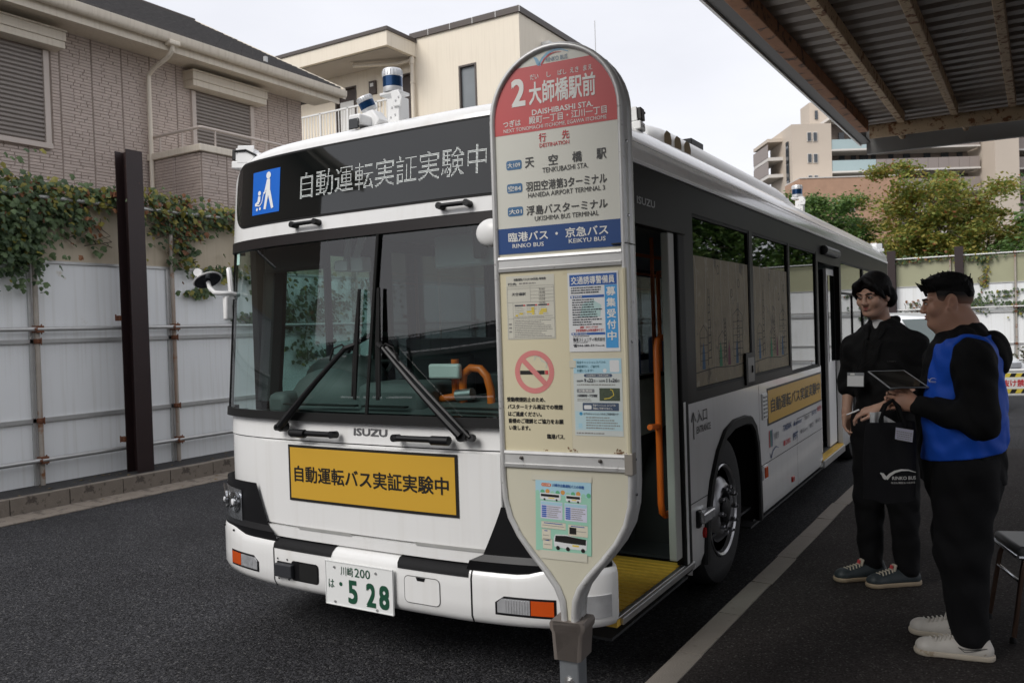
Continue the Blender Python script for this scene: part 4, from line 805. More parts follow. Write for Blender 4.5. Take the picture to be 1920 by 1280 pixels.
bput('finger_notch', (np.array([(-.905,.512),(-.850,.512),(-.857,.495),(-.898,.495)]), [(3,2,1,0)]), M_blk, .004, fp)
# bumper lamps: amber + clear, both ends
for sgn in (-1, 1):
    mx = (lambda x: x) if sgn > 0 else (lambda x: 2*XC-x)
    lamp = bpy.data.objects.new('bumper_lamp', None); COL.objects.link(lamp); lamp.location = FS(mx(-.33),.43,.03); lamp.parent = bus; lamp.matrix_parent_inverse = WORLD_of(bus).inverted()
    def seg(nm, m, xa, xb, z0, z1, off):
        xs = sorted((mx(xa),mx(xb))); inn = mx(-.482); cut = lambda x: max(0., 1-abs(x-inn)/.03)*.030
        fpatch(nm, m, xs[0], xs[1], z0, lambda x: z1-cut(x), .03+off, n=8, nz=3, parent=lamp, rim=.01)
    za, zc = (.402, .466)
    seg('lamp_housing', M_blk, -.482, -.205, za-.012, zc+.010, .001); seg('clear_lens', M_lens, -.470, -.318, za, zc, .006); seg('amber_lens', M_amb, -.314, -.215, za, zc, .006)
    for k in range(3,12): seg('lens_flute', M_lens, -.468+.0125*k, -.465+.0125*k, za+.002, zc-.002, .0085)
b = MB(); fpatch('corner_lamp', M_lens, -.105, -.022, .392, .492, .034, n=8, nz=3, rim=.012, bevel=.004)
# headlamp clusters (black surround with lamp)
for sgn in (-1, 1):
    mx = (lambda x: x) if sgn < 0 else (lambda x: 2*XC-x)
    hl = bpy.data.objects.new('headlamp_cluster', None); COL.objects.link(hl); hl.location = FS(mx(-2.2),.7,0); hl.parent = bus; hl.matrix_parent_inverse = WORLD_of(bus).inverted()
    e0 = -2.482 if sgn < 0 else -2.470
    def inner(z): return -2.035+.12*max(0,(.87-z)/.27)**1.1 + (.05 if z < .625 else 0)
    b = MB(); zs = [.545,.56,.60,.622,.65,.70,.75,.80,.85,.872]; n = 14
    def sur(i, k):
        z = zs[k]; a0, a1 = AX(e0), AX(inner(z)); x = XT(a0+(a1-a0)*i/n); low = max(0,.62-z)
        return FS(mx(x), z - .035*(1-abs(i/n-.5)*2)*(1 if k == 0 else 0), .006 + (.018 if z < .64 else 0)*min(1,1) - low*.2)
    b.grid(sur, range(n+1), range(len(zs)), flip=sgn > 0); b.build('lamp_surround', M_blk, hl, angle=30)
    b = MB(); b.grid(lambda i, k: FS(mx(XT(AX(-2.476)+(AX(-2.185)-AX(-2.476))*i/10)), (.638+.05*(i/10>.9)*0)+(.830-.638)*k/5 - .02*abs(i/10-.4)*(1 if k == 5 else 0), .010), range(11), range(6), flip=sgn > 0); b.build('reflector', mat('lamp_inner', (.30,.31,.33), .2, metal=.7, var=.5, scale=14), hl)
    for xx, zz, rr_ in ((-2.255,.745,.058),(-2.40,.735,.050)):
        c = FS(mx(xx),zz,.012); nrm = (FS(mx(xx),zz,.05)-c).normalized()
        b = MB(); b.lathe([(rr_,0),(rr_*.98,.012),(rr_*.9,.012),(rr_*.55,.003),(rr_*.3,.010),(0,.014)], c, nrm, 20); b.build('lamp_bowl', M_chrome, hl)
        b = MB(); b.lathe([(rr_*.32,.004),(rr_*.3,.02),(0,.024)], c, nrm, 12); b.build('bulb', mat('bulb_glass', (.75,.76,.78), .08), hl)
        for a in range(5): 
            t = nrm.orthogonal().normalized(); w2 = nrm.cross(t); d = t*math.cos(a*1.26)+w2*math.sin(a*1.26); b = MB(); b.tube([c+d*rr_*.35+nrm*.012, c+d*rr_*.95+nrm*.014], .0035, 5); b.build('reflector_rib', M_dash2, hl)
    b = MB(); b.grid(lambda i, k: FS(mx(XT(AX(-2.478)+(AX(-2.18)-AX(-2.478))*i/10)), .634+(.834-.634)*k/5, .030), range(11), range(6), flip=sgn > 0); b.build('lamp_cover', G_lamp, hl)
    for xx in (-2.40,-2.25): b = MB(); b.lathe([(.007,0),(.006,.004),(0,.005)], FS(mx(xx),.585,.03), (0,-1,0), 8); b.build('screw', M_rub, hl)
# yellow notice
yn = fput('yellow_notice', rect2(-1.772,-.675,.803,1.100), M_ink, -.004)
yn = yn; 
n = 12; xs = [-1.772+(1.097)*i/n for i in range(n+1)]
bpy.data.objects.remove(yn)
b = MB(); b.grid(lambda i, v: FS(xs[i], .803+.297*v, -.0075), range(n+1), [0,1]); yn = b.build('yellow_notice', M_ink, bus)
xs2 = [-1.757+(1.067)*i/n for i in range(n+1)]
b = MB(); b.grid(lambda i, v: FS(xs2[i], .817+.269*v, -.006), range(n+1), [0,1]); b.build('notice_face', M_yel, yn)
fput('notice_lettering', text_fit('自動運転バス実証実験中', -1.727, -.725, .905, .992, bold=.022), M_ink, -.0045, yn)
# ---- roof and sides
b = MB(); ts = [math.sin(PI/2*k/18) for k in range(19)]; ts = [-q for q in ts[::-1]][:-1] + ts
def front_y(t): x = XC+W_*t; return FY(x, HZ(x)) + .42*(1-abs(t)**4)+.02
ys_ = [0,.03,.08,.2,.4,.6,.8,.94,.985,1]
def roofp(i, v):
    t = ts[i]; y0 = front_y(t); y1 = 10.32; dz = 0
    if v > .94: dz = -.10*((v-.94)/.06)**2
    return Vector((XC+W_*t, y0+(y1-y0)*v, ZR(t)+dz*(1-abs(t)**4)))
b.grid(roofp, range(len(ts)), ys_); rf = b.build('roof', M_bw, bus, angle=60)
b = MB(); b.box(-.004,.014,.42,10.25,2.455,2.476); b.box(-.001,.006,.42,10.25,2.56,2.566); b.build('rain_gutter', M_bw2, rf, smooth=False, bevel=.003)
b = MB(); b.box(-2.499,-2.481,.42,10.25,2.455,2.476); b.build('rain_gutter', M_bw2, rf, smooth=False, bevel=.003)
# kerb side
SP = lambda u, v, h: (-h, u, v)
WIN = [(1.45,2.655,1.285,2.30),(2.735,3.83,1.285,2.30),(3.885,4.98,1.235,2.30),(6.30,7.84,1.235,2.285),(7.92,8.95,1.235,2.285),(9.03,9.95,1.235,2.285)]
D2 = (5.06,6.20,.33,2.215)
b = MB(); holes_panel(b, SP, (1.235,10.30), (1.226,2.456), WIN+[(D2[0],D2[1],1.226,D2[3])], .05); side = b.build('window_band', M_band, bus, smooth=False)
b = MB(); b.box(-.05,.006,.36,1.32,2.165,2.456); b.build('door_header', M_band, side, smooth=False, bevel=.004)
put('maker_lettering', text_fit('ISUZU', .62,.86,2.262,2.300,bold=.03), lambda a, c: (.0085,a,c), mat('badge_dim', (.20,.20,.20), .4, metal=.5), side)
# lower panels with wheel arches
ARCH = [(1.53,.275),(1.56,.50),(1.66,.72),(1.80,.88),(1.95,.975),(2.15,1.015),(2.40,1.015),(2.55,.995),(2.65,.93),(2.71,.80),(2.74,.60),(2.75,.27)]
def arch_z(y, c=0.):
    y = y-c
    if y <= ARCH[0][0] or y >= ARCH[-1][0]: return .27
    for (a,za),(d,zd) in zip(ARCH[:-1], ARCH[1:]):
        if a <= y <= d: return za+(zd-za)*(y-a)/(d-a)
def low_panel(nm, y0, y1, c=None, ztop=1.224):
    ys = sorted(set([y0,y1] + ([q[0]+c for q in ARCH if y0 < q[0]+c < y1] if c is not None else []) + [y0+(y1-y0)*k/4 for k in range(5)])); b = MB()
    zl = lambda y: .27 if c is None else max(.27, arch_z(y,c))
    b.grid(lambda i, v: (0 - .03*max(0,(.34-(zl(ys[i])+(ztop-zl(ys[i]))*v))/.07), ys[i], zl(ys[i])+(ztop-zl(ys[i]))*v), range(len(ys)), [0,.08,.5,1]); b.grid(lambda i, v: (-.05, ys[i], zl(ys[i])+(ztop-zl(ys[i]))*v), range(len(ys)), [0,.5,1], flip=True)
    b.grid(lambda i, v: (-.05*v - .03*(zl(ys[i]) < .28)*(1-v), ys[i], zl(ys[i])), range(len(ys)), [0,1], flip=True); b.grid(lambda i, v: (-.05*v, ys[i], ztop), range(len(ys)), [0,1])
    for y in (y0, y1): b.grid(lambda v, k: (-.05*k, y, zl(y)+(ztop-zl(y))*v), [0,1], [0,1])
    return b.build(nm, M_bw, bus, angle=30)
low_panel('side_panel', 1.297, 2.805, 0.); low_panel('side_panel', 2.805, 5.06); low_panel('side_panel', 6.20, 6.80); low_panel('side_panel', 6.80, 8.15, 5.28); low_panel('side_panel', 8.15, 10.30)
for c in (0., 5.28):
    b = MB(); pts = [(.006, y+c, z) for y,z in ARCH]; b.tube(pts, .034, 8); b.v = [(min(x,.02),y,z) for x,y,z in b.v]; b.build('arch_trim', M_rub, bus)
    b = MB(); pr = [(2.15+c+(y-2.15)*.985,max(.27,z-.010)) for y,z in ARCH]; b.grid(lambda i, v: (.010-.604*v, pr[i][0], pr[i][1]), range(len(pr)), [0,1]); b.add([(-.594,y,z) for y,z in pr], [tuple(range(len(pr)))]); b.build('wheel_well', mat('well_black', (.012,.012,.012), .9), bus)
def seam(y0, z0, y1, z1, w=.006): 
    b = MB(); d = Vector((0,y1-y0,z1-z0)).normalized(); n_ = Vector((0,-d.z,d.y))*w/2; p, q = Vector((.0012,y0,z0)), Vector((.0012,y1,z1)); b.quad(p-n_, q-n_, q+n_, p+n_); b.build('panel_seam', M_ink, bus, smooth=False)
seam(2.80,.636,5.06,.640); seam(3.99,.27,3.99,.84); seam(3.99,.845,5.06,.845); seam(2.803,.27,2.803,1.22); seam(1.30,.665,1.60,.665); seam(8.15,.64,10.25,.64)
# wheels
def wheel(yc, x=-.055, name='wheel'):
    r = .475; w = bpy.data.objects.new(name, None); COL.objects.link(w); w.location = (x,yc,r); w.parent = bus; w.matrix_parent_inverse = WORLD_of(bus).inverted(); c = Vector((x,yc,r)); ax = (1,0,0) if x > XC else (-1,0,0)
    b = MB(); b.lathe([(.285,-.24),(.40,-.25),(.455,-.235),(.475,-.20),(.475,-.05),(.455,-.015),(.40,.0),(.30,-.005),(.285,-.03)], c, ax, 48); b.build('tyre', M_tyre, w)
    b = MB(); b.lathe([(.288,-.03),(.292,-.002),(.285,.004),(.272,-.006),(.262,-.05),(.245,-.085)], c, ax, 48); b.build('rim', mat('dull_rim', (.42,.42,.43), .3, metal=.8, var=.1), w)
    b = MB(); b.lathe([(.262,-.10),(.20,-.02),(.165,.012),(.14,.016),(.118,.010),(.112,-.04),(.0,-.045)], c, ax, 48); b.build('disc', M_rim, w)
    for k in range(10):
        a = 2*PI*k/10; d = Vector((0,math.cos(a),math.sin(a))); b = MB(); b.lathe([(.015,0),(.015,.028),(.009,.034),(.009,.045),(0,.046)], c+d*.143+Vector(ax)*.012, ax, 8); b.build('wheel_nut', M_rim, w)
        b = MB(); dd = Vector(ax)*.92+d*.45; b.lathe([(.026,0),(.0,.0008)], c+d*.226+Vector(ax)*(-.043), dd, 14); b.build('hand_hole', M_ink, w)
    b = MB(); b.lathe([(.085,-.045),(.080,.015),(.06,.03),(0,.032)], c, ax, 20); b.build('hub', M_rub, w)
wheel(2.08); wheel(7.36); wheel(2.08, -2.43); wheel(7.36, -2.43)
# side lamps and reflectors
b = MB(); b.box(0,.045,1.40,1.60,.535,.60); sl_ = b.build('side_lamp', M_lens, bus, smooth=False, bevel=.012); MB().box(-.002,.02,1.375,1.43,.515,.615).build('lamp_base', M_blk, sl_, smooth=False, bevel=.008)
b = MB(); b.lathe([(.032,0),(.028,.012),(0,.016)], (0,1.515,.462), (1,0,0), 14); b.build('round_reflector', M_red, bus)
b = MB(); b.box(0,.012,2.85,2.955,.53,.635); rf1 = b.build('side_marker', M_bw2, bus, smooth=False, bevel=.004); MB().box(.012,.02,2.862,2.943,.542,.623).build('lens', M_amb, rf1, smooth=False, bevel=.004)
b = MB(); b.box(0,.014,3.74,3.81,.36,.405); b.build('small_reflector', M_red, bus, smooth=False, bevel=.005)
vt = MB().box(0,.012,2.87,3.005,.96,1.15).build('speaker_grille', M_bw2, bus, smooth=False, bevel=.006)
for k in range(6): MB().box(.0122,.017,2.885,2.99,.975+k*.028,.989+k*.028).build('grille_slot', M_inter, vt, smooth=False)
# side notice, direction mark, sponsor row
SF = lambda a, c: Vector((.0065, a, c))
ys = MB().box(.001,.003,3.03,5.055,.900,1.175).build('yellow_notice', M_ink, bus, smooth=False); MB().box(.0032,.0045,3.05,5.035,.916,1.159).build('notice_face', M_yel, ys, smooth=False)
put('notice_lettering', text_fit('自動運転バス実証実験中', 3.12, 4.97, .985, 1.095, bold=.02), SF, M_ink, ys)
dm = put('entrance_mark', stroke2([(1.375,1.02),(1.375,1.17)], .012), lambda a, c: Vector((.0035,a,c)), M_ink, bus)
put('arrow_head', stroke2([(1.34,1.12),(1.375,1.172),(1.41,1.12)], .012), lambda a, c: Vector((.0035,a,c)), M_ink, dm)
put('lettering', text_fit('入口', 1.435,1.62,1.105,1.178,bold=.008), lambda a, c: Vector((.0035,a,c)), M_ink, dm); put('lettering', text_fit('ENTRANCE', 1.425,1.68,1.045,1.085,bold=.008), lambda a, c: Vector((.0035,a,c)), M_ink, dm)
LB = mat('logo_navy', (.03,.06,.16), .5); LRd = mat('logo_red', (.50,.03,.04), .5); LGy = mat('logo_grey', (.20,.20,.21), .5); LT = mat('logo_teal', (.05,.30,.28), .5)
def sidetext(s, y0, y1, z0, z1, m, bd=.015): put('sponsor_lettering', text_fit(s, y0, y1, z0, z1, bold=bd), lambda a, c: Vector((.0035,a,c)), m, bus)
for k, m in enumerate((LRd, LT, LB)): put('sponsor_bar', rect2(3.055+k*.04,3.078+k*.04,.735,.86), lambda a, c: Vector((.0035,a,c)), m, bus)
sidetext('川崎市', 3.19,3.36,.77,.83,LGy); sidetext('TAISAN', 3.50,3.78,.80,.85,LB,.03); sidetext('▲advisor', 3.86,4.18,.80,.845,LB); sidetext('TIER Ⅳ', 4.28,4.50,.80,.84,LGy); sidetext('ENTAVE', 4.60,4.80,.81,.85,LB); sidetext('ISUZU', 4.85,5.03,.82,.865,LRd,.03)
put('sponsor_swoosh', stroke2([(3.06,.70),(3.10,.655),(3.16,.70),(3.25,.72),(3.34,.70)], [.004,.016,.012,.008,.003]), lambda a, c: Vector((.0035,a,c)), LB, bus)
sidetext('●SOMPO', 3.50,3.74,.685,.73,LRd); sidetext('PFT', 3.84,4.02,.685,.745,LB,.04); sidetext('●GLory', 4.12,4.40,.695,.74,LGy); sidetext('●RCU', 4.50,4.66,.705,.75,LGy); sidetext('◆NIPS', 4.76,4.98,.715,.76,LGy)
# side windows
for k, (y0,y1,z0,z1) in enumerate(WIN):
    gl = MB().box(-.022,-.016,y0,y1,z0,z1).build('side_window', G_side, bus, smooth=False)
    b = MB(); 
    for (a,c,d,e) in ((y0,y0+.018,z0,z1),(y1-.018,y1,z0,z1),(y0+.018,y1-.018,z0,z0+.018),(y0+.018,y1-.018,z1-.018,z1)): b.box(-.035,-.004,a,c,d,e)
    if k in (3,4,5): b.box(-.034,-.005,y0+.018,y1-.018,1.93,1.955); b.box(-.034,-.005,(y0+y1)/2-.015,(y0+y1)/2+.015,z0+.018,1.93)
    b.build('window_frame', M_rub, gl, smooth=False)
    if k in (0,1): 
        # reflection of a mural with drawings, painted on a film over the pane
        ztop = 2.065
        fm = MB().box(-.0125,-.0105,y0+.02,y1-.02,z0+.02,ztop).build('reflection_film', M_film, gl, smooth=False)
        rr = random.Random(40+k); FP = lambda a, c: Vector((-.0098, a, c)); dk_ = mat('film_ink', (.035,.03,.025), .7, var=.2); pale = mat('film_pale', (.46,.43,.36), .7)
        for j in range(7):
            x = y0+.06+j*(y1-y0-.1)/6.5; pts = [(x+rr.gauss(0,.006)+.02*math.sin(q*.9+j), ztop-.004-q*(.10+.02*(j%3))) for q in range(6)]; put('reflection_line', stroke2(pts, [.009,.006,.008,.005,.004,.002]), FP, pale, fm)
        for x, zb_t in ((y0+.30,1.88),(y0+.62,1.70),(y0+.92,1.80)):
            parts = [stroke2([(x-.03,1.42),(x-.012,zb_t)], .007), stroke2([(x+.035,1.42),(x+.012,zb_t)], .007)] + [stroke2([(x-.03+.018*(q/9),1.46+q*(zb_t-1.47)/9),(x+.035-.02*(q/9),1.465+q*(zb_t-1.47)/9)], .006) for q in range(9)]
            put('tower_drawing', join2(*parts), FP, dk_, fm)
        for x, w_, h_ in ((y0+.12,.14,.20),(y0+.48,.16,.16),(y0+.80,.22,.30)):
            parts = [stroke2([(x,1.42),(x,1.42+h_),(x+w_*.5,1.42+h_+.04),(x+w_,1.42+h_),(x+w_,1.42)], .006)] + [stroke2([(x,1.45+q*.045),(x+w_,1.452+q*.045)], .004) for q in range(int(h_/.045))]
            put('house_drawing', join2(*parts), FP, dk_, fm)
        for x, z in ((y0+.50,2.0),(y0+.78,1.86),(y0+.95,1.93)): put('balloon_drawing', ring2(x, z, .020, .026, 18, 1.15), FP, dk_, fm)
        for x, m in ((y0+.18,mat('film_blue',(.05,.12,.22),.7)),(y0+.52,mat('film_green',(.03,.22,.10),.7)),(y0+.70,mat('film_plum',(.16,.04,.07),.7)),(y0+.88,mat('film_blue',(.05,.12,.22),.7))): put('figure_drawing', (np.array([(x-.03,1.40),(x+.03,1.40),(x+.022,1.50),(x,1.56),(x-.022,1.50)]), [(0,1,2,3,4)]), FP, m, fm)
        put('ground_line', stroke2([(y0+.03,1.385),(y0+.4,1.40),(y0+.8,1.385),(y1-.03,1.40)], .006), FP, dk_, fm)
b = MB(); b.box(-.004,.012,2.46,2.70,1.24,1.46); lk_ = b.build('fuel_door', M_band, bus, smooth=False, bevel=.01); MB().box(.0122,.0135,2.50,2.66,1.26,1.425).build('door_skin', mat('band_lighter', (.045,.040,.038), .4), lk_, smooth=False, bevel=.001); MB().box(.0137,.02,2.60,2.625,1.32,1.37).build('lock', M_ink, lk_, smooth=False)
# rear door recess
[MB().box(-.95,-.05,q,q+.02,.33,2.2).build('door_jamb', M_intdk, bus, smooth=False) for q in (D2[0]-.02,D2[1])]
dl = MB().box(-.09,-.055,D2[1]-.42,D2[1]-.02,.36,2.19).build('rear_door', M_bw2, bus, smooth=False, bevel=.008); MB().box(-.052,-.049,D2[1]-.38,D2[1]-.06,1.23,2.12).build('door_glass', M_gloss, dl, smooth=False)
dl2 = MB().box(-.09,-.055,D2[0]+.02,D2[0]+.32,.36,1.22).build('door_panel', M_bw2, bus, smooth=False, bevel=.008)
MB().box(-.30,.0,D2[0],D2[1],.312,.345).build('door_sill', M_ylfloor, bus, smooth=False); MB().box(.001,.018,D2[0],D2[1],.262,.33).build('sill_edge', M_alu, bus, smooth=False, bevel=.004)
b = MB(); b.tube([(.02,5.25,2.335),(.02,5.95,2.335)], .045, 10); b.build('door_speaker', M_blk, bus)
# front doorway
DF = (.36,1.235)
fj = MB().box(-.055,-.010,1.085,1.175,.40,2.165).build('door_edge', mat('door_edge_grey', (.44,.44,.41), .5, var=.05), bus, smooth=False, bevel=.008)
MB().box(-.05,.008,1.18,1.292,.30,2.165).build('door_rubber', M_rub, bus, smooth=False, bevel=.012); MB().box(.0085,.012,1.195,1.225,.36,1.245).build('edge_stripe', M_bw2, bus, smooth=False)
MB().box(-.62,.0,.26,1.236,.318,.350).build('front_step', M_ylfloor, bus, smooth=False)
for k in range(17): MB().box(-.60,-.03,.30+k*.054,.318+k*.054,.3502,.3545).build('step_rib', M_ylfloor, bpy.data.objects['front_step'], smooth=False)
b = MB(); b.box(.0005,.016,.30,1.30,.320,.352); b.box(-.025,.0,.26,1.236,.3505,.358); b.build('step_edge', M_alu, bus, smooth=False, bevel=.003)
# far side wall
OW = [(.62,1.55,1.30,2.22),(1.75,3.1,1.30,2.28),(3.2,4.6,1.30,2.28),(4.7,6.1,1.30,2.28),(6.2,7.6,1.30,2.28),(7.7,9.1,1.30,2.28)]
b = MB(); holes_panel(b, lambda u, v, h: (-2.485+h,u,v), (.44,10.30), (1.226,2.456), OW, .05); b.build('window_band', M_band, bus, smooth=False)
MB().box(-2.485,-2.435,.40,10.30,.27,1.224).build('side_panel', M_bw, bus, smooth=False)
for (y0,y1,z0,z1) in OW: MB().box(-2.465,-2.459,y0,y1,z0,z1).build('side_window', G_side if y0 > 1.6 else G_ws, bus, smooth=False)
MB().box(-2.462,-2.44,1.05,1.10,1.30,2.22).build('window_bar', M_rub, bus, smooth=False)
# rear wall
b = MB(); holes_panel(b, lambda u, v, h: (u,10.32-h,v), (-2.484,-.001), (.27,2.46), [(-2.2,-.3,1.4,2.25)], .05); b.build('rear_wall', M_bw, bus, smooth=False); MB().box(-2.2,-.3,10.29,10.296,1.4,2.25).build('rear_window', G_side, bus, smooth=False)
MB().box(-2.42,-.62,.30,1.24,.26,.34).build('underfloor', M_intdk, bus, smooth=False); MB().box(-2.42,-.06,2.8,6.6,.24,.34).build('underfloor', M_intdk, bus, smooth=False); MB().box(-1.95,-.6,1.24,2.8,.24,.34).build('underfloor', M_intdk, bus, smooth=False); MB().box(-1.95,-.6,6.6,8.2,.24,.34).build('underfloor', M_intdk, bus, smooth=False); MB().box(-2.42,-.06,8.2,10.25,.24,.34).build('underfloor', M_intdk, bus, smooth=False)
for nm_, a_ in (('axle_beam',(-2.2,-.3,1.98,2.18,.16,.30)),('shade_block',(-2.3,-.5,.55,1.2,.20,.30)),('shade_slab',(-2.3,-.2,3.0,4.6,.20,.245)),('axle_beam',(-2.2,-.3,7.26,7.46,.16,.30)),('shade_pan',(-2.40,-.10,.42,1.5,.185,.199)),('shade_pan',(-2.42,-.08,2.8,6.7,.185,.199)),('shade_pan',(-2.42,-.08,8.2,10.2,.185,.238))): MB().box(*a_).build(nm_, M_intdk, bus, smooth=False)  # underbody blocks added to keep light out and darken the road beneath
# interior
MB().box(-2.43,-.64,.40,10.2,.345,.36).build('floor', M_intdk, bus, smooth=False); MB().box(-.64,-.06,1.30,10.2,.345,.361).build('floor', M_intdk, bus, smooth=False)
MB().box(-2.40,-.10,.75,10.2,2.36,2.38).build('ceiling', M_inter, bus, smooth=False)
b = MB(); b.grid(lambda x, v: (x, .30+.22*abs((x-XC)/W_)**3 + .42*v, 1.245+.06*math.sin(PI*v*.6)), [-2.36+k*.115 for k in range(18)], [0,.25,.5,.75,1]); b.build('dash_top', M_dash, bus)
b = MB(); b.box(-2.34,-.62,.72,.80,.40,1.27); b.build('dash_front', M_dash2, bus, smooth=False)
b = MB(); b.ell((-1.97,.60,1.28), (.33,.17,.20), 20, 10); b.build('instrument_binnacle', M_dash, bus); b = MB(); b.ell((-1.97,.70,1.40), (.31,.16,.16), 20, 10); b.build('binnacle_hood', M_dash2, bus)
b = MB(); b.box(-1.60,-1.12,.36,.72,1.20,1.40); b.build('dash_console', M_dash, bus, bevel=.05); b = MB(); b.box(-2.30,-2.14,.36,.6,1.2,1.34); b.build('dash_console', M_dash, bus, bevel=.04)
for x0, x1 in ((-2.1,-1.55),(-1.5,-1.2),(-.95,-.55),(-.45,-.2)): MB().box(x0,x1,.30,.335,1.275,1.285).build('defrost_vent', M_ink, bus, smooth=False)
sw = bpy.data.objects.new('steering_wheel', None); COL.objects.link(sw); sw.location = (-1.93,.80,1.50); sw.parent = bus; sw.matrix_parent_inverse = WORLD_of(bus).inverted()
SWM = Matrix.Translation((-1.90,.82,1.50)) @ Matrix.Rotation(math.radians(52), 4, 'X')
b = MB(); b.tube([SWM @ Vector((.215*math.cos(a*PI/14), .215*math.sin(a*PI/14), 0)) for a in range(29)], .017, 8); b.build('wheel_rim', M_rub, sw); b = MB(); b.tube([SWM @ Vector((-.2,0,0)), SWM @ Vector((.2,0,0))], .015, 6); b.tube([SWM @ Vector((0,0,0)), SWM @ Vector((0,-.2,0))], .015, 6); b.tube([SWM @ Vector((0,0,.02)), SWM @ Vector((0,-.02,-.45))], .035, 8); b.build('wheel_spokes', M_rub, sw)
def seat(x, y, m, w=.46, nm='seat'):
    s = bpy.data.objects.new(nm, None); COL.objects.link(s); s.location = (x,y,.36); s.parent = bus; s.matrix_parent_inverse = WORLD_of(bus).inverted()
    MB().box(x-w/2,x+w/2,y-.22,y+.22,.75,.86).build('cushion', m, s, bevel=.04); MB().box(x-w/2,x+w/2,y+.20,y+.30,.80,1.52).build('backrest', m, s, bevel=.04); MB().box(x-w/3,x+w/3,y-.1,y+.15,.36,.75).build('pedestal', M_intdk, s, smooth=False)
seat(-1.93,1.42,M_dash2,.52,'driver_seat'); M_seat = mat('seat_fabric', (.05,.07,.13), .85, var=.3, scale=25)
for y in (3.2,4.1,5.0,6.4,7.3,8.2,9.1): seat(-2.12,y,M_seat); 
for y in (3.3,4.2,7.3,8.2,9.1): seat(-.36,y,M_seat)
MB().box(-2.40,-1.45,1.85,1.88,.36,1.62).build('driver_partition', M_dash2, bus, smooth=False); MB().box(-1.47,-1.44,.95,1.85,.36,1.25).build('cab_gate', M_inter, bus, smooth=False)
b = MB(); b.box(-1.20,-.64,1.02,1.30,.36,1.14); b.build('fare_box', M_inter, bus, smooth=False, bevel=.02); MB().box(-1.12,-.72,.98,1.28,1.142,1.42).build('fare_display', M_dash2, bus, smooth=False, bevel=.015)
def rail(nm, pts, r=.0175): b = MB(); b.tube(pts, r, 10); return b.build(nm, M_orange, bus)
rail('handrail', [(-.11,1.40,1.60),(-.11,1.20,1.60),(-.11,1.150,1.588),(-.11,1.13,1.545),(-.11,1.13,1.1),(-.11,1.13,.70),(-.11,1.145,.645),(-.11,1.19,.62),(-.11,1.40,.61)], .019)
rail('handrail', [(-.11,1.00,1.13),(-.11,1.13,1.12)], .016); rail('handrail', [(-.46,2.1,1.34),(-.46,2.1,1.9),(-.50,2.2,2.02),(-.50,2.5,2.05)], .014)
MB().box(-.475,-.445,1.55,2.40,.98,1.335).build('entrance_panel', mat('panel_grey', (.55,.56,.55), .55), bus, smooth=False, bevel=.006); MB().box(-.475,-.446,1.55,2.40,.36,.979).build('entrance_panel', M_intdk, bus, smooth=False); b = MB(); b.box(-.50,-.42,1.53,2.42,1.3355,1.36); b.build('panel_cap', M_blk, bus, smooth=False, bevel=.006)
rail('handrail', [(-1.05,.56,1.20),(-1.05,.56,1.52)], .022); rail('handrail', [(-1.17,.52,1.30),(-.97,.50,1.33)], .02)
rail('handrail', [(-.975,.52,1.27),(-.975,.52,1.40),(-.965,.52,1.445),(-.92,.52,1.475),(-.86,.52,1.47),(-.82,.52,1.43),(-.80,.52,1.36),(-.795,.52,1.20)], .022)
MB().box(-1.16,-.96,.46,.50,1.42,1.50).build('reader_box', M_bw2, bus, bevel=.012); b = MB(); b.tube([(-.795,.52,1.16),(-.795,.52,1.24)], .03, 10); b.tube([(-1.0,.50,1.33),(-.9,.50,1.34)], .032, 10); b.build('rail_joint', M_alu, bus)
rail('handrail', [(-.62,1.06,.40),(-.62,1.06,2.3)], .016); rail('handrail', [(-.70,1.9,.40),(-.70,1.9,2.34)], .016); rail('handrail', [(-1.45,1.9,1.25),(-1.45,1.9,2.34)], .016)
for y in (3.0,4.6,6.3): rail('handrail', [(-.85,y,.40),(-.85,y,2.35)], .016); rail('handrail', [(-1.75,y,.40),(-1.75,y,2.35)], .016)
rail('handrail', [(-.85,1.9,2.2),(-.85,9.5,2.2)], .014); rail('handrail', [(-1.75,1.9,2.2),(-1.75,9.5,2.2)], .014)
mi = bpy.data.objects.new('interior_mirror', None); COL.objects.link(mi); mi.location = (-1.24,.55,2.15); mi.parent = bus; mi.matrix_parent_inverse = WORLD_of(bus).inverted()
MB().box(-1.02,-.62,.36,.39,2.00,2.17).build('mirror_plate', mat('mirror_back', (.42,.45,.45), .35), mi, bevel=.03); b = MB(); b.tube([(-.82,.40,2.12),(-.82,.42,2.26)], .014, 8); b.build('mirror_stalk', M_inter, mi)
MB().box(-.74,-.68,.30,.345,2.03,2.23).build('dash_camera_mount', M_dash2, bus, bevel=.012)
cm = MB().box(-1.72,-1.62,.36,.44,2.03,2.09).build('windshield_camera', M_bw2, bus, bevel=.008); MB().box(-1.60,-1.51,.36,.44,2.02,2.10).build('camera_body', M_bw2, cm, bevel=.008); MB().box(-1.645,-1.605,.34,.359,2.03,2.08).build('lens_hood', M_bw2, cm, smooth=False); b = MB(); b.tube([(-1.60,.40,2.08),(-1.57,.44,2.22)], .022, 8); b.tube([(-1.66,.40,2.08),(-1.665,.44,2.24)], .02, 8); b.build('camera_stalk', M_bw2, cm)
b = MB(); b.tube([(-2.36,.44,1.28),(-2.37,.5,1.7),(-2.37,.55,2.25)], .07, 8); b.build('corner_pillar', M_intdk, bus); b = MB(); b.tube([(-.12,.44,1.28),(-.11,.5,1.7),(-.11,.55,2.25)], .055, 8); b.build('corner_pillar', M_intdk, bus)
MB().box(-2.35,-1.85,.42,.47,2.06,2.22).build('sun_visor', M_dash2, bus, bevel=.02)
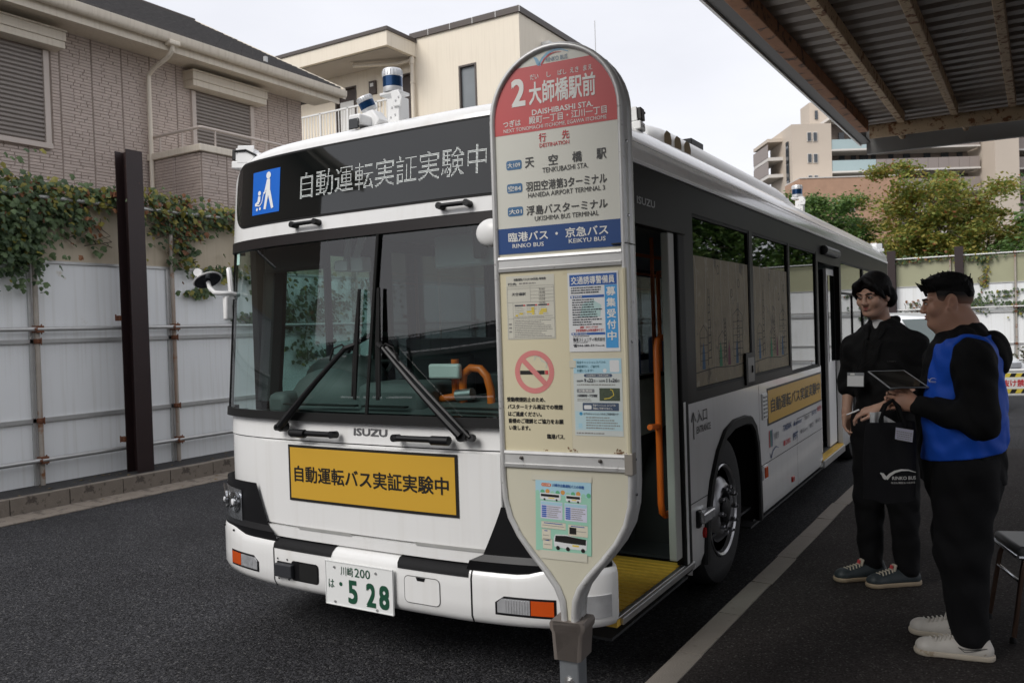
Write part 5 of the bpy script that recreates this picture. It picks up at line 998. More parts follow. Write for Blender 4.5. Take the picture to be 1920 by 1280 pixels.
# ---- roof equipment
ac = bpy.data.objects.new('air_conditioner', None); COL.objects.link(ac); ac.location = (-1.2,3.4,2.8); ac.parent = bus; ac.matrix_parent_inverse = WORLD_of(bus).inverted()
AY0, AY1, AXR, AXL = 1.65, 6.05, -.33, -2.15
def acs(y): 
    s = 1.
    if y < AY0+.55: q = (AY0+.55-y)/.55; s = math.sqrt(max(0,1-q*q))*.55+.45 if q < 1 else .3
    if y > AY1-1.0: q = (y-(AY1-1.0))/1.0; s = 1-.85*q*q
    return s
def acp(i, k):
    y = AY0 + (AY1-AY0)*[0,.015,.04,.08,.125,.25,.4,.55,.7,.78,.86,.93,1][k]; s = acs(y); H = .200*s; pr = [(0,-.06),(0,.25),(.012,.55),(.045,.80),(.11,.95),(.25,1.0)]
    prof = [(AXR-a, 2.785+H*c) for a,c in pr]; prof = prof + [(AXL+a, 2.785+H*c) for a,c in pr[::-1]]
    return Vector((prof[i][0], y, prof[i][1]))
b = MB(); b.grid(acp, range(12), range(13)); b.add([acp(i,0) for i in range(12)], [tuple(range(12))]); b.build('unit_cover', M_bw2, ac, angle=35)
for k in range(3):
    c = Vector((AXR+.004, AY0+.36+.19*k, 2.870)); b = MB(); sh = [(-.068,-.058),(.055,-.058),(.068,.0),(.05,.045),(-.015,.052),(-.066,.02)]; b.add([(c.x-.004-.14*max(0,z)**1.0*.35, c.y+y, c.z+z) for y,z in sh], [tuple(range(6))]); b.build('vent_opening', mat('vent_brown', (.16,.11,.05), .7, var=.2), ac, smooth=False)
MB().box(AXR-.16,AXR+.012,3.95,4.02,2.80,3.0).build('cover_strap', M_whitemet, ac, smooth=False)
bpy.data.objects.remove(bpy.data.objects['cover_strap'])
b = MB(); b.box(AXR-.02,AXR+.004,AY0+.1,AY1-.3,2.765,2.80); b.build('base_gap', M_ink, ac, smooth=False)
MB().box(-1.0,-.62,3.35,3.65,2.98,3.16).build('roof_box', M_blk, bus, smooth=False, bevel=.006)
# lidar masts
def lidar(c, r, h, par, nm='lidar', ax=(0,0,1)):
    l = bpy.data.objects.new(nm, None); COL.objects.link(l); l.location = c; l.parent = par; l.matrix_parent_inverse = WORLD_of(par).inverted(); ax = Vector(ax).normalized(); c = Vector(c)
    b = MB(); b.lathe([(r*.97,0),(r,.01),(r,h*.22)], c, ax, 28); b.build('lidar_base', M_silver, l); b = MB(); b.lathe([(r*.985,h*.22),(r*.985,h*.66)], c, ax, 28); b.build('lidar_window', M_lidar, l)
    b = MB(); b.lathe([(r,h*.66),(r*1.0,h*.93),(r*.9,h),(0,h*1.01)], c, ax, 28); b.build('lidar_cap', M_silver, l)
    n = 20
    u = ax.orthogonal().normalized(); w2 = ax.cross(u)
    for k in range(n):
        d = u*math.cos(2*PI*k/n)+w2*math.sin(2*PI*k/n); b = MB(); b.tube([c+d*r*1.0+ax*h*.70, c+d*r*1.0+ax*h*.92], r*.06, 4); b.build('cooling_fin', M_silver, l)
    return l
def sensor_mast(nm, c, s):
    """white bracket carrying an upright and a tilted lidar plus a small camera; s = +1 front, -1 rear"""
    c = Vector(c); m = bpy.data.objects.new(nm, None); COL.objects.link(m); m.location = c; m.parent = bus; m.matrix_parent_inverse = WORLD_of(bus).inverted()
    b = MB(); b.box(c.x-.005,c.x+.075,c.y+.0,c.y+.012,c.z-.06,c.z+.12); b.box(c.x+.063,c.x+.075,c.y+.012,c.y+.09,c.z-.06,c.z+.13); b.build('mast_bracket', M_bw2, m, bevel=.005); b = MB(); b.prism([(c.x+.045,c.z+.07),(c.x+.095,c.z+.07),(c.x+.105,c.z+.11),(c.x+.08,c.z+.155),(c.x+.03,c.z+.155)], 1, c.y-.012, c.y-.001); b.build('cheek_plate', M_bw2, m, bevel=.004); b = MB(); b.box(c.x-.045,c.x+.085,c.y-.01,c.y+.085,c.z+.140,c.z+.156); b.build('lidar_plate', M_bw2, m, bevel=.004)
    for x, z in ((.02,.02),(.05,.03),(.065,.10),(.085,.115),(.03,.07)): b = MB(); b.lathe([(.006,0),(.005,.004),(0,.004)], (c.x+x,c.y-.0005 if z < .09 else c.y-.0125,c.z+z), (0,-1,0), 6); b.build('bolt', M_alu, m)
    lidar((c.x+.012,c.y+.035,c.z+.157), .0535, .125, m)
    lidar((c.x-.095,c.y-.03,c.z+.065), .043, .082, m, 'tilted_lidar', (-.25*1,-.35*s,.95))
    b = MB(); b.prism([(c.x-.15,c.z+.045),(c.x-.05,c.z+.062),(c.x+.0,c.z-.0),(c.x-.04,c.z-.05),(c.x-.09,c.z+.01)], 1, c.y-.07, c.y+.02); b.build('lidar_shelf', M_bw2, m, bevel=.008)
    b = MB(); b.box(c.x-.135,c.x-.055,c.y-.16,c.y-.03,c.z-.03,c.z+.025, None); b.build('camera_shroud', M_bw2, m, bevel=.010); b = MB(); b.box(c.x-.128,c.x-.062,c.y-.168,c.y-.161,c.z-.055,c.z+.0); b.build('camera_face', M_gloss, m, bevel=.006)
    return m
sensor_mast('sensor_mast', (-1.27,.33,2.795), 1)
sensor_mast('sensor_mast', (-.36,5.88,2.80), -1)
b = MB(); b.tube([(-1.37,.36,2.82),(-1.45,.42,2.80),(-1.52,.50,2.79),(-1.60,.62,2.80)], .016, 8); b.build('sensor_cable', M_rub, bus)
def corner_cam(nm, c, d, up=.0, L=.17):
    c = Vector(c); d = Vector(d).normalized(); s = d.cross(Vector((0,0,1))).normalized(); u = s.cross(d); M = Matrix(((s.x,d.x,u.x,c.x),(s.y,d.y,u.y,c.y),(s.z,d.z,u.z,c.z),(0,0,0,1))); cmr = bpy.data.objects.new(nm, None); COL.objects.link(cmr); cmr.location = c; cmr.parent = bus; cmr.matrix_parent_inverse = WORLD_of(bus).inverted()
    b = MB(); b.box(-.04,.04,-.01,L*.60,-.015,.06); b.box(-.048,-.04,-.03,L*.5,-.03,.075); b.v = [tuple(M @ Vector(v)) for v in b.v]; b.build('camera_case', M_bw2, cmr, bevel=.008)
    b = MB(); b.box(-.034,.034,L*.605,L*.78,-.01,.055); b.v = [tuple(M @ Vector(v)) for v in b.v]; b.build('camera_head', M_ink, cmr, bevel=.005)
    b = MB(); b.box(-.046,.046,L*.10,L*.74,-.062,-.017); b.v = [tuple(M @ Vector(v)) for v in b.v]; b.build('camera_tray', M_bw2, cmr, bevel=.006)
    for x in (-.03,0,.03): b = MB(); b.lathe([(.005,0),(0,.002)], M @ Vector((x,L*.742,-.04)), d, 6); b.build('tray_screw', M_ink, cmr)
    b = MB(); b.tube([M @ Vector((.0,-.15,-.07)), M @ Vector((0,-.07,-.01)), M @ Vector((0,.02,.02))], [.045,.042,.036], 8); b.build('camera_arm', M_bw2, cmr)
    b = MB(); b.tube([M @ Vector((-.05,.10,.04)), M @ Vector((-.055,.02,.045)), M @ Vector((-.05,-.08,.0)), M @ Vector((-.03,-.15,-.06))], .007, 6); b.build('camera_cable', M_rub, cmr)
corner_cam('corner_camera', (-2.40,.42,2.76), (-1,-.25,.08)); corner_cam('corner_camera', (-.20,1.0,2.76), (.85,.1,.05), L=.13); corner_cam('corner_camera', (-.10,9.80,2.66), (.7,.9,.1))
# mirrors
mr = bpy.data.objects.new('side_mirror', None); COL.objects.link(mr); mr.location = (-2.40,.1,1.98); mr.parent = bus; mr.matrix_parent_inverse = WORLD_of(bus).inverted()
b = MB(); b.tube([(-2.345,.22,1.925),(-2.35,.16,1.935),(-2.37,.12,1.935),(-2.41,.10,1.94),(-2.45,.10,1.97),(-2.475,.11,2.005)], .013, 8); b.build('mirror_arm', M_bw2, mr); b = MB(); b.tube([(-2.36,.18,1.90),(-2.36,.17,2.05),(-2.375,.18,2.075),(-2.40,.20,2.075)], .016, 8); b.build('mirror_bracket', M_bw2, mr); MB().box(-2.385,-2.35,.13,.18,1.78,1.92).build('mirror_hinge', M_bw2, mr, bevel=.01)
MM = Matrix.Translation((-2.485,.115,2.018)) @ Matrix.Rotation(math.radians(-24), 4, 'Y') @ Matrix.Rotation(math.radians(-14), 4, 'X')
b = MB(); b.ell((0,0,0), (.100,.072,.014), 24, 10); b.v = [tuple(MM @ Vector((x,y,max(z,-.005)))) for x,y,z in b.v]; b.build('mirror_shell', M_bw2, mr); b = MB(); b.add([MM @ Vector((.090*math.cos(a/24*2*PI),.063*math.sin(a/24*2*PI),-.0062)) for a in range(24)], [tuple(range(24))]); b.build('mirror_glass', mat('mirror_dark', (.10,.11,.12), .05, metal=.9), mr)
b = MB(); b.lathe([(.022,-.02),(.024,.02)], (-2.545,.10,2.065), (.6,-.8,0), 14); b.build('convex_mirror', M_bw2, mr)
mr2 = bpy.data.objects.new('side_mirror', None); COL.objects.link(mr2); mr2.location = (-.25,.0,2.12); mr2.parent = bus; mr2.matrix_parent_inverse = WORLD_of(bus).inverted()
b = MB(); b.ell((-.40,-.06,2.10), (.075,.035,.062), 22, 12); b.build('mirror_shell', M_bw2, mr2); b = MB(); b.tube([(-.34,-.05,2.10),(-.18,.08,2.13),(-.07,.2,2.20)], .018, 8); b.build('mirror_arm', M_bw2, mr2)
# ================================================================== bus stop sign
M_sgw = mat('sign_face_ivory', (.66,.655,.585), .38, var=.03, scale=3)
M_sgold = mat('aged_cream_panel', (.66,.60,.42), .42, var=.06, scale=4, spots=[((.52,.44,.26), 3.5, .62)])
M_sglow = mat('lower_cream_panel', (.60,.575,.46), .42, var=.05, scale=3)
M_sgred = mat('sign_red', (.56,.085,.085), .36, var=.05, scale=4); M_sgblue = mat('sign_navy', (.018,.065,.22), .36, var=.05, scale=4)
M_sgal = mat('anodised_frame', (.62,.62,.61), .40, metal=.35, var=.14, scale=14, spots=((.34,.33,.32), 30, .64))
M_sgwht = mat('print_white', (.78,.775,.74), .45, var=.02); M_sggry = mat('print_dark_grey', (.055,.055,.055), .5, var=.05); M_sgredt = mat('print_red', (.58,.07,.075), .5, var=.03)
M_paper = mat('paper_white', (.70,.71,.71), .6, var=.02, scale=3); M_paperc = mat('paper_cream', (.66,.62,.50), .6, var=.03, scale=3); M_pblue = mat('poster_blue', (.02,.10,.36), .5); M_pcyan = mat('poster_cyan', (.06,.32,.66), .5); M_pbold = mat('poster_ink', (.03,.035,.05), .5)
M_plight = mat('poster_light_blue', (.38,.60,.70), .5); M_pgreen = mat('poster_green', (.32,.60,.46), .5); M_plil = mat('poster_lilac', (.62,.62,.74), .5); M_pyel = mat('poster_yellow', (.72,.56,.06), .5); M_gal2 = mat('galvanised_post', (.30,.32,.34), .48, metal=.7, var=.18, scale=16); M_cast = mat('cast_collar', (.23,.20,.18), .55, metal=.5, var=.15, scale=12)
SO = Vector((.18756,-.5529,0)); SEX = Vector((.9963,.0858,0)); SN = Vector((.0858,-.9963,0))
def SG(a, z, h=0.): return SO + SEX*a + SN*h + Vector((0,0,z))
sign = thing('bus_stop_sign', 'round-topped bus stop sign on a post with red heading and taped notices', 'sign', SG(0,.118,0))
def outline(r, inset=0.):
    """outer outline of the sign, shrunk by inset: list of (a, z) going counter-clockwise from the foot"""
    h = .253-inset; pts = []
    lo = [(.030,.62),(.031,.66),(.036,.705),(.055,.752),(.095,.805),(.145,.860),(.195,.925),(.230,.99),(.247,1.06),(.2525,1.14)]
    rt = [(max(.004,a-inset*(1.0 if z > .9 else 1.15)), z+(inset*.45 if .70 < z < 1.0 else 0)) for a,z in lo]
    pts += rt + [(h, 1.5), (h, 2.0), (h, 2.417)]
    for k in range(1, 24): t = PI*k/24; pts.append((h*math.cos(t), 2.417+h*math.sin(t)))
    pts += [(-h,2.417),(-h,2.0),(-h,1.5)] + [(-a,z) for a,z in rt[::-1]]
    return pts
DPT = .085
inn = outline(0,.018); b = MB(); b.add([SG(a,z,.0) for a,z in inn], [tuple(range(len(inn)))]); b.add([SG(a,z,-DPT) for a,z in inn], [tuple(range(len(inn)))[::-1]]); b.build('sign_core', M_sglow, sign, smooth=False)
out = outline(0,0); b = MB(); prof = [(.021,.003),(.018,.011),(.011,.0145),(.004,.011),(.0,.003),(.0,-.03),(.003,-.033),(.003,-.052),(.0,-.055),(.0,-DPT-.003),(.008,-DPT-.012),(.021,-DPT-.003)]
OL = [outline(0,i) for i,_ in prof]
b.grid(lambda k, j: SG(OL[j][k][0], OL[j][k][1], prof[j][1]), range(len(out)), range(len(prof))); b.build('sign_frame', M_sgal, sign, angle=55)
for z in (2.30,2.05,1.62,1.22,1.10): 
    b = MB(); b.lathe([(.0055,0),(.005,.003),(0,.004)], SG(.2535,z,-.018), SEX, 10); b.build('rivet', M_chrome, sign)
b = MB(); b.prism([(0,0),(1,0),(1,1),(0,1)], 2, 0, 1); b = MB()
for a0,a1,z0,z1,h0,h1 in ((.2,.2545,1.952,1.956,-.086,.012),): b.add([SG(a,z,h) for a in (a0,a1) for z in (z0,z1) for h in (h0,h1)], [(0,1,3,2),(4,6,7,5),(0,4,5,1),(2,3,7,6),(1,5,7,3),(0,2,6,4)])
b.build('frame_joint', M_ink, sign, smooth=False)
def sp(nm, vf, m, h, par=None): return put(nm, vf, lambda a, z: SG(a, z, h), m, par or sign)
# upper face
up_pts = [(-.232,1.945),(.232,1.945),(.232,2.417)] + [(.232*math.cos(PI*k/30), 2.417+.232*math.sin(PI*k/30)) for k in range(1,30)] + [(-.232,2.417)]
face = sp('upper_face', (np.array(up_pts), [tuple(range(len(up_pts)))]), M_sgw, .0015)
hw = math.sqrt(.232**2-(2.602-2.417)**2); a0 = math.atan2(2.602-2.417, hw)
red = [(-.232,2.372),(.232,2.372),(.232,2.417)] + [(.232*math.cos(a0*k/8), 2.417+.232*math.sin(a0*k/8)) for k in range(1,9)] + [(-.232*math.cos(a0*k/8), 2.417+.232*math.sin(a0*k/8)) for k in range(8,-1,-1)]
sp('red_band', (np.array(red), [tuple(range(len(red)))]), M_sgred, .0022, face); sp('blue_band', rect2(-.232,.232,1.946,2.038), M_sgblue, .0022, face)
def st_(s, a0, a1, z0, z1, m, bold=.02, par=None, h=.0029, nm='lettering', **k): return sp(nm, text_fit(s, a0, a1, z0, z1, bold=bold, **k), m, h, par or face)
def swoosh(cx, cz, w, hgt, m1, m2, h, par, fn=sp, nm='emblem'):
    q = lambda pts: [(cx+x*w, cz+y*hgt) for x,y in pts]
    fn(nm, join2(stroke2(q([(0,.55),(.06,.45),(.12,.15),(.16,.0)]), [.004*w/.13,.010*w/.13,.014*w/.13,.010*w/.13]), stroke2(q([(.16,.0),(.26,.38),(.40,.66),(.58,.80),(.78,.78),(1,.55)]), [.012*w/.13,.011*w/.13,.009*w/.13,.007*w/.13,.005*w/.13,.002*w/.13])), m1, h, par)
    if m2: fn(nm, stroke2(q([(.20,.0),(.32,.36),(.46,.56),(.62,.64),(.80,.60)]), [.004*w/.13,.005*w/.13,.004*w/.13,.003*w/.13,.001]), m2, h+.0004, par)
M_logo = mat('emblem_blue', (.22,.42,.58), .4)
swoosh(-.070,2.600,.132,.055,M_logo,M_sgredt,.0028,face); st_('RINKO BUS', -.024,.058,2.606,2.622, mat('emblem_grey', (.22,.30,.38), .4), .015)
for s, a in (('だい',-.070),('し',-.014),('ばし',.036),('えき',.082),('まえ',.131)): w_ = .0155*len(s)/2*1.05; st_(s, a-w_, a+w_, 2.553, 2.572, M_sgwht, .012)
st_('2', -.163,-.106,2.466,2.566, M_sgwht, .035, res=5); st_('大師橋駅前', -.093,.158,2.464,2.546, M_sgwht, .028)
st_('DAISHIBASHI STA.', -.083,.147,2.428,2.448, M_sgwht, .018); st_('つぎは', -.198,-.128,2.399,2.423, M_sgwht, .016); st_('殿町一丁目・江川一丁目', -.096,.195,2.398,2.425, M_sgwht, .014); st_('NEXT TONOMACHI ITCHOME, EGAWA ITCHOME', -.197,.194,2.378,2.393, M_sgwht, .004)
st_('行', -.060,-.032,2.331,2.362, M_sgredt, .018); st_('先', .028,.056,2.331,2.362, M_sgredt, .018); st_('DESTINATION', -.058,.055,2.312,2.326, M_sgredt, .012)
for s, z0, z1 in (('大109',2.246,2.279),('空84',2.163,2.196),('大01',2.080,2.113)):
    sp('route_badge', rrect2(-.191,-.130,z0,z1,.008), mat('badge_blue', (.05,.15,.30), .4), .0024, face); st_(s, -.186,-.135,z0+.007,z1-.007, M_sgwht, .015, h=.0031)
for s, a in (('天',-.099),('空',-.008),('橋',.082),('駅',.171)): st_(s, a-.018,a+.018,2.246,2.283, M_sggry, .022)
st_('TENKUBASHI STA.', -.050,.122,2.222,2.240, M_sggry, .006); st_('羽田空港第3ターミナル', -.116,.188,2.162,2.198, M_sggry, .020); st_('HANEDA AIRPORT TERMINAL 3', -.108,.180,2.140,2.157, M_sggry, .006)
st_('浮島バスターミナル', -.117,.188,2.078,2.112, M_sggry, .020); st_('UKISHIMA BUS TERMINAL', -.085,.155,2.056,2.073, M_sggry, .006)
st_('臨港バス', -.192,-.036,1.988,2.022, M_sgwht, .02); sp('lettering', disc2(-.003,2.006,.005,n=12), M_sgwht, .0029, face); st_('京急バス', .030,.188,1.988,2.023, M_sgwht, .02); st_('RINKO BUS', -.176,-.053,1.966,1.981, M_sgwht, .014); st_('KEIKYU BUS', .042,.178,1.968,1.983, M_sgwht, .014)
# rails
def srail(z0, z1):
    b = MB(); pr = [(0,.001),(.0,.009),(.012,.012),(.015,.006),(z1-z0-.012,.006),(z1-z0-.010,.011),(z1-z0-.001,.009),(z1-z0,.001)]; b.grid(lambda a, j: SG(a, z0+pr[j][0], pr[j][1]), [-.2335,.2335], range(len(pr))); return b.build('cross_rail', M_sgal, sign, smooth=False)
srail(1.882,1.936); r2 = srail(1.178,1.238)
for a in (-.165,.135): b = MB(); b.lathe([(.007,0),(.007,.004),(.004,.006),(.004,.013),(0,.0135)], SG(a,1.213,.006), SN, 10); b.build('screw', mat('dull_screw', (.12,.11,.10), .5, metal=.6), r2)
b = MB(); b.tube([SG(.243,1.24,.013), SG(.243,1.87,.013)], .009, 8); b.build('poster_clamp', mat('yellowed_plastic', (.66,.61,.44), .45, var=.05), sign)
b = MB(); b.add([SG(a,z,h) for a in (.226,.256) for z in (1.17,1.245) for h in (-.02,.021)], [(0,1,3,2),(4,6,7,5),(0,4,5,1),(2,3,7,6),(1,5,7,3),(0,2,6,4)]); cl_ = b.build('clamp_plate', mat('dull_plate', (.36,.33,.29), .5, metal=.5, var=.15), sign, smooth=False, bevel=.003)
# middle panels
sp('notice_panel', rect2(-.2335,.032,1.238,1.882), M_sgold, .0012); sp('notice_panel', rect2(.0325,.2335,1.238,1.882), mat('cream_panel_lighter', (.64,.60,.46), .42, var=.05, scale=4), .0012)
RS = mat('rust_stain', (.20,.095,.045), .8, var=.4, scale=60); rr = random.Random(2)
for a, n in ((.030,16),(.205,30),(-.07,5)): 
    V = []; F = []
    for _ in range(n): q = disc2(a+rr.gauss(0,.008), 1.241+abs(rr.gauss(0,.006)), rr.uniform(.0008,.003), n=6); F.append(tuple(len(V)+i for i in range(6))); V += [tuple(p) for p in q[0]]
    V = np.array([(x,y,.00002*i) for i,(x,y) in enumerate(V)]); o = sp('rust_stain', (V, F), RS, .0018); o['kind'] = 'stuff'
def lines(par, a0, a1, z0, z1, n, m, h, seed, wd=.5, ragged=.3):
    """small print too small to read: rows of broken strokes"""
    rr = random.Random(seed); V = []; F = []; p = (z1-z0)/n
    for k in range(n):
        z = z1-(k+.75)*p; a = a0; end = a0+(a1-a0)*(1-ragged*rr.random())
        while a < end-.001:
            w = rr.uniform(.35,1.1)*p; c = min(a+w, end); hh = p*wd*rr.uniform(.75,1.0); i = len(V); V += [(a,z),(c,z),(c,z+hh),(a,z+hh)]; F.append((i,i+1,i+2,i+3)); a = c + p*rr.uniform(.10,.28)
    o = sp('small_print', (np.array(V), F), m, h, par); o['kind'] = 'stuff'; return o
M_fine = mat('fine_print', (.26,.25,.23), .6)
# timetable
tt = sp('timetable', rect2(-.207,-.018,1.638,1.866), mat('sheet_grey', (.60,.585,.50), .55), .0022); st_('自動運転バス(大109系統) 時刻表', -.175,-.05,1.846,1.857, M_pbold, .01, tt, .0028); lines(tt, -.155,-.075,1.832,1.844,1,M_fine,.0027,5); st_('行先', -.200,-.165,1.832,1.842, M_pbold, .02, tt, .0028)
grid_ = [stroke2([(a,z0),(a,z1)],.0009) for a,z0,z1 in ((-.203,1.642,1.828),(-.112,1.772,1.828),(-.021,1.642,1.828),(-.182,1.642,1.770))] + [stroke2([(a0,z),(a1,z)],.0009) for a0,a1,z in ((-.203,-.021,1.828),(-.203,-.021,1.820),(-.112,-.021,1.808),(-.112,-.021,1.796),(-.112,-.021,1.784),(-.203,-.021,1.771),(-.203,-.021,1.712),(-.203,-.021,1.642))]
g_ = join2(*grid_); g_[0][:,2] = np.arange(len(g_[0]))*1e-5; sp('table_rules', g_, M_fine, .0027, tt); st_('天空橋駅', -.185,-.130,1.795,1.806, M_pbold, .01, tt, .0029)
for k, s in enumerate(('9:40','10:40','12:55','13:55','15:40')): st_(s, -.078,-.055,1.8115-k*.0118,1.8185-k*.0118, M_fine, .01, tt, .0029)
for k, a in enumerate((-.175,-.128,-.082)):
    sp('calendar_bar', rect2(a,a+.040,1.757,1.762), M_pbold, .0028, tt); sp('calendar_bar', rect2(a+.034,a+.042,1.757,1.762), M_sgredt, .0030, tt); lines(tt, a,a+.042,1.725,1.756,5,M_fine,.0027,20+k,.25)
    for (x0,x1,z) in ([(.018,.032,1.727),(.002,.012,1.721)], [(.018,.030,1.746),(.018,.030,1.739),(.0,.030,1.733),(.02,.03,1.726)], [(.01,.032,1.740),(.004,.032,1.733),(.002,.018,1.726)])[k]: sp('calendar_mark', rect2(a+x0,a+x1,z,z+.0055), M_pyel, .0030, tt)
lines(tt,-.178,-.025,1.714,1.722,2,M_fine,.0027,31); lines(tt,-.178,-.03,1.645,1.708,10,M_fine,.0027,32); lines(tt,-.200,-.186,1.66,1.70,3,M_fine,.0027,33)
# recruitment poster
po = sp('recruitment_poster', rect2(.033,.219,1.590,1.864), M_paper, .0035); PH = .0042
sp('poster_block', rect2(.040,.213,1.818,1.857), M_pblue, PH-.0003, po); st_('交通誘導警備員', .046,.205,1.823,1.851, M_sgwht, .02, po, PH); sp('poster_block', rect2(.168,.213,1.602,1.817), M_pcyan, PH-.0003, po)
for k, ch in enumerate('募集受付中'): st_(ch, .174,.207,1.780-k*.038,1.811-k*.038, M_sgwht, .03, po, PH)
lines(po,.045,.162,1.790,1.815,3,M_pbold,PH,41,.6,.15); sp('poster_block', rect2(.042,.166,1.776,1.785), M_pblue, PH-.0003, po); sp('poster_block', rect2(.042,.166,1.648,1.656), M_pblue, PH-.0003, po); st_('■ 募集概要', .046,.085,1.777,1.784, M_sgwht, .01, po, PH); st_('■ お問い合わせは…', .046,.105,1.649,1.655, M_sgwht, .01, po, PH)
sp('pale_figure', (np.array([(.075,1.71),(.15,1.71),(.155,1.75),(.125,1.768),(.085,1.755)]), [(0,1,2,3,4)]), mat('pale_teal', (.45,.62,.60), .6), PH-.0004, po)
lines(po,.048,.160,1.680,1.774,11,M_pbold,PH,42,.55,.45); st_('副業・Wワーク OK！', .075,.140,1.671,1.679, M_sgredt, .02, po, PH); st_('女性警備員も多数活躍中です！', .058,.160,1.659,1.669, M_sgredt, .015, po, PH); lines(po,.048,.11,1.641,1.647,1,M_pbold,PH,43); st_('臨港コミュニティ株式会社', .048,.165,1.626,1.639, M_pbold, .012, po, PH); lines(po,.048,.11,1.620,1.625,1,M_pbold,PH,44); st_('☎044-280-3311', .048,.135,1.606,1.617, M_pbold, .02, po, PH); lines(po,.137,.165,1.607,1.614,1,M_pbold,PH,45)
# no smoking mark
ns = sp('no_smoking_mark', ring2(-.106,1.521,.058,.077,40,1.0), mat('faded_red', (.64,.22,.21), .45), .0020); c_, s_ = math.cos(-PI/4), math.sin(-PI/4)
sp('cigarette', rect2(-.162,-.066,1.512,1.526), M_ink, .0022, ns); sp('cigarette_tip', rect2(-.064,-.052,1.512,1.526), M_sgredt, .0022, ns)
sp('smoke_curl', stroke2([(-.06,1.535),(-.055,1.552),(-.075,1.560),(-.085,1.575),(-.10,1.578),(-.105,1.562)], .006), mat('pale_grey_print', (.56,.56,.46), .5), .0020, ns)
sp('slash', stroke2([(-.106-.06*.72,1.521+.06*.72),(-.106+.06*.72,1.521-.06*.72)], .019), mat('faded_red', (.64,.22,.21)), .0026, ns)
for s, a0, a1, z in (('受動喫煙防止のため、',-.219,-.066,1.422),('バスターミナル周辺での喫煙',-.217,.000,1.396),('はご遠慮ください。',-.216,-.082,1.370),('皆様のご理解とご協力をお願',-.215,.001,1.345),('い致します。',-.213,-.128,1.320),('臨港バス.',-.064,.004,1.292)): st_(s, a0, a1, z-.009, z+.009, M_ink, .045, sign, .0020)
# cashless poster
cp = sp('cashless_poster', rect2(.044,.221,1.299,1.567), mat('poster_paper_grey', (.58,.62,.60), .5), .0024); CH = .0031
sp('poster_block', rect2(.046,.219,1.515,1.565), M_plight, CH-.0003, cp); 
for k, s in enumerate(('完全キャッシュレスバスの','実証運行に、ご協力を','お願いします！')): st_(s, .058,(.163,.140,.118)[k],1.549-k*.0145,1.558-k*.0145, mat('poster_teal_ink', (.08,.20,.25), .5), .015, cp, CH)
sp('speech_box', rrect2(.178,.212,1.519,1.560,.004), M_paper, CH-.0001, cp); sp('mascot_block', disc2(.160,1.524,.007,n=14), M_paper, CH, cp)
sp('poster_block', rrect2(.083,.186,1.502,1.513,.005), mat('poster_navy', (.05,.08,.14), .5), CH-.0003, cp); st_('※対象路線をご利用の皆様へ', .092,.178,1.5045,1.5105, M_sgwht, .008, cp, CH)
st_('9', .083,.091,1.484,1.497, M_pbold, .03, cp, CH); st_('月', .093,.100,1.484,1.491, M_pbold, .02, cp, CH); st_('22', .101,.117,1.484,1.497, M_pbold, .03, cp, CH); st_('日 ～ 2025年', .119,.160,1.485,1.493, M_pbold, .01, cp, CH); st_('11', .165,.177,1.484,1.497, M_pbold, .03, cp, CH); st_('月', .179,.186,1.484,1.491, M_pbold, .02, cp, CH); st_('26', .187,.204,1.484,1.497, M_pbold, .03, cp, CH); st_('日', .205,.211,1.485,1.493, M_pbold, .01, cp, CH); st_('2025年', .056,.079,1.485,1.493, M_pbold, .01, cp, CH)
lines(cp,.056,.21,1.472,1.480,1,M_fine,CH,51); sp('poster_block', rrect2(.055,.120,1.448,1.461,.003), mat('poster_grey', (.22,.23,.24), .5), CH-.0003, cp); st_('対象路線', .062,.112,1.450,1.459, M_sgwht, .01, cp, CH); st_('大師橋駅前～天空橋駅', .056,.130,1.433,1.443, M_pbold, .015, cp, CH); lines(cp,.056,.125,1.418,1.428,2,M_fine,CH,52)
mp = sp('route_map', rect2(.138,.212,1.420,1.464), mat('map_dark_green', (.055,.075,.045), .6, var=.5, scale=90), CH-.0002, cp); sp('route_line', stroke2([(.155,1.427),(.175,1.430),(.190,1.440),(.186,1.456),(.178,1.460)], .0025), M_pyel, CH+.0002, mp)
sp('poster_block', rrect2(.075,.207,1.386,1.413,.003), mat('poster_navy', (.05,.08,.14), .5), CH-.0003, cp); sp('bus_icon', rrect2(.080,.108,1.391,1.405,.004), M_paper, CH, cp); st_('完全キャッシュレスバスでは', .113,.195,1.401,1.409, M_sgwht, .008, cp, CH); st_('現金はご利用できません。', .113,.185,1.390,1.398, M_sgwht, .008, cp, CH)
sp('poster_block', rect2(.047,.218,1.318,1.384), mat('poster_pale_cyan', (.46,.62,.66), .5), CH-.0004, cp); st_('以下のキャッシュレスのみご利用可能です', .078,.205,1.371,1.379, M_pbold, .006, cp, CH); sp('tick_mark', disc2(.068,1.375,.006,n=16), mat('tick_blue', (.05,.28,.50), .5), CH, cp); lines(cp,.086,.212,1.322,1.367,5,M_fine,CH,53,.5,.5); sp('bus_icon', rrect2(.058,.072,1.325,1.342,.003), M_plight, CH, cp); lines(cp,.05,.19,1.303,1.313,1,M_fine,CH,54)
sp('tape', rect2(.03,.055,1.535,1.56), mat('clear_tape', (.62,.60,.50), .2), .0036, cp)
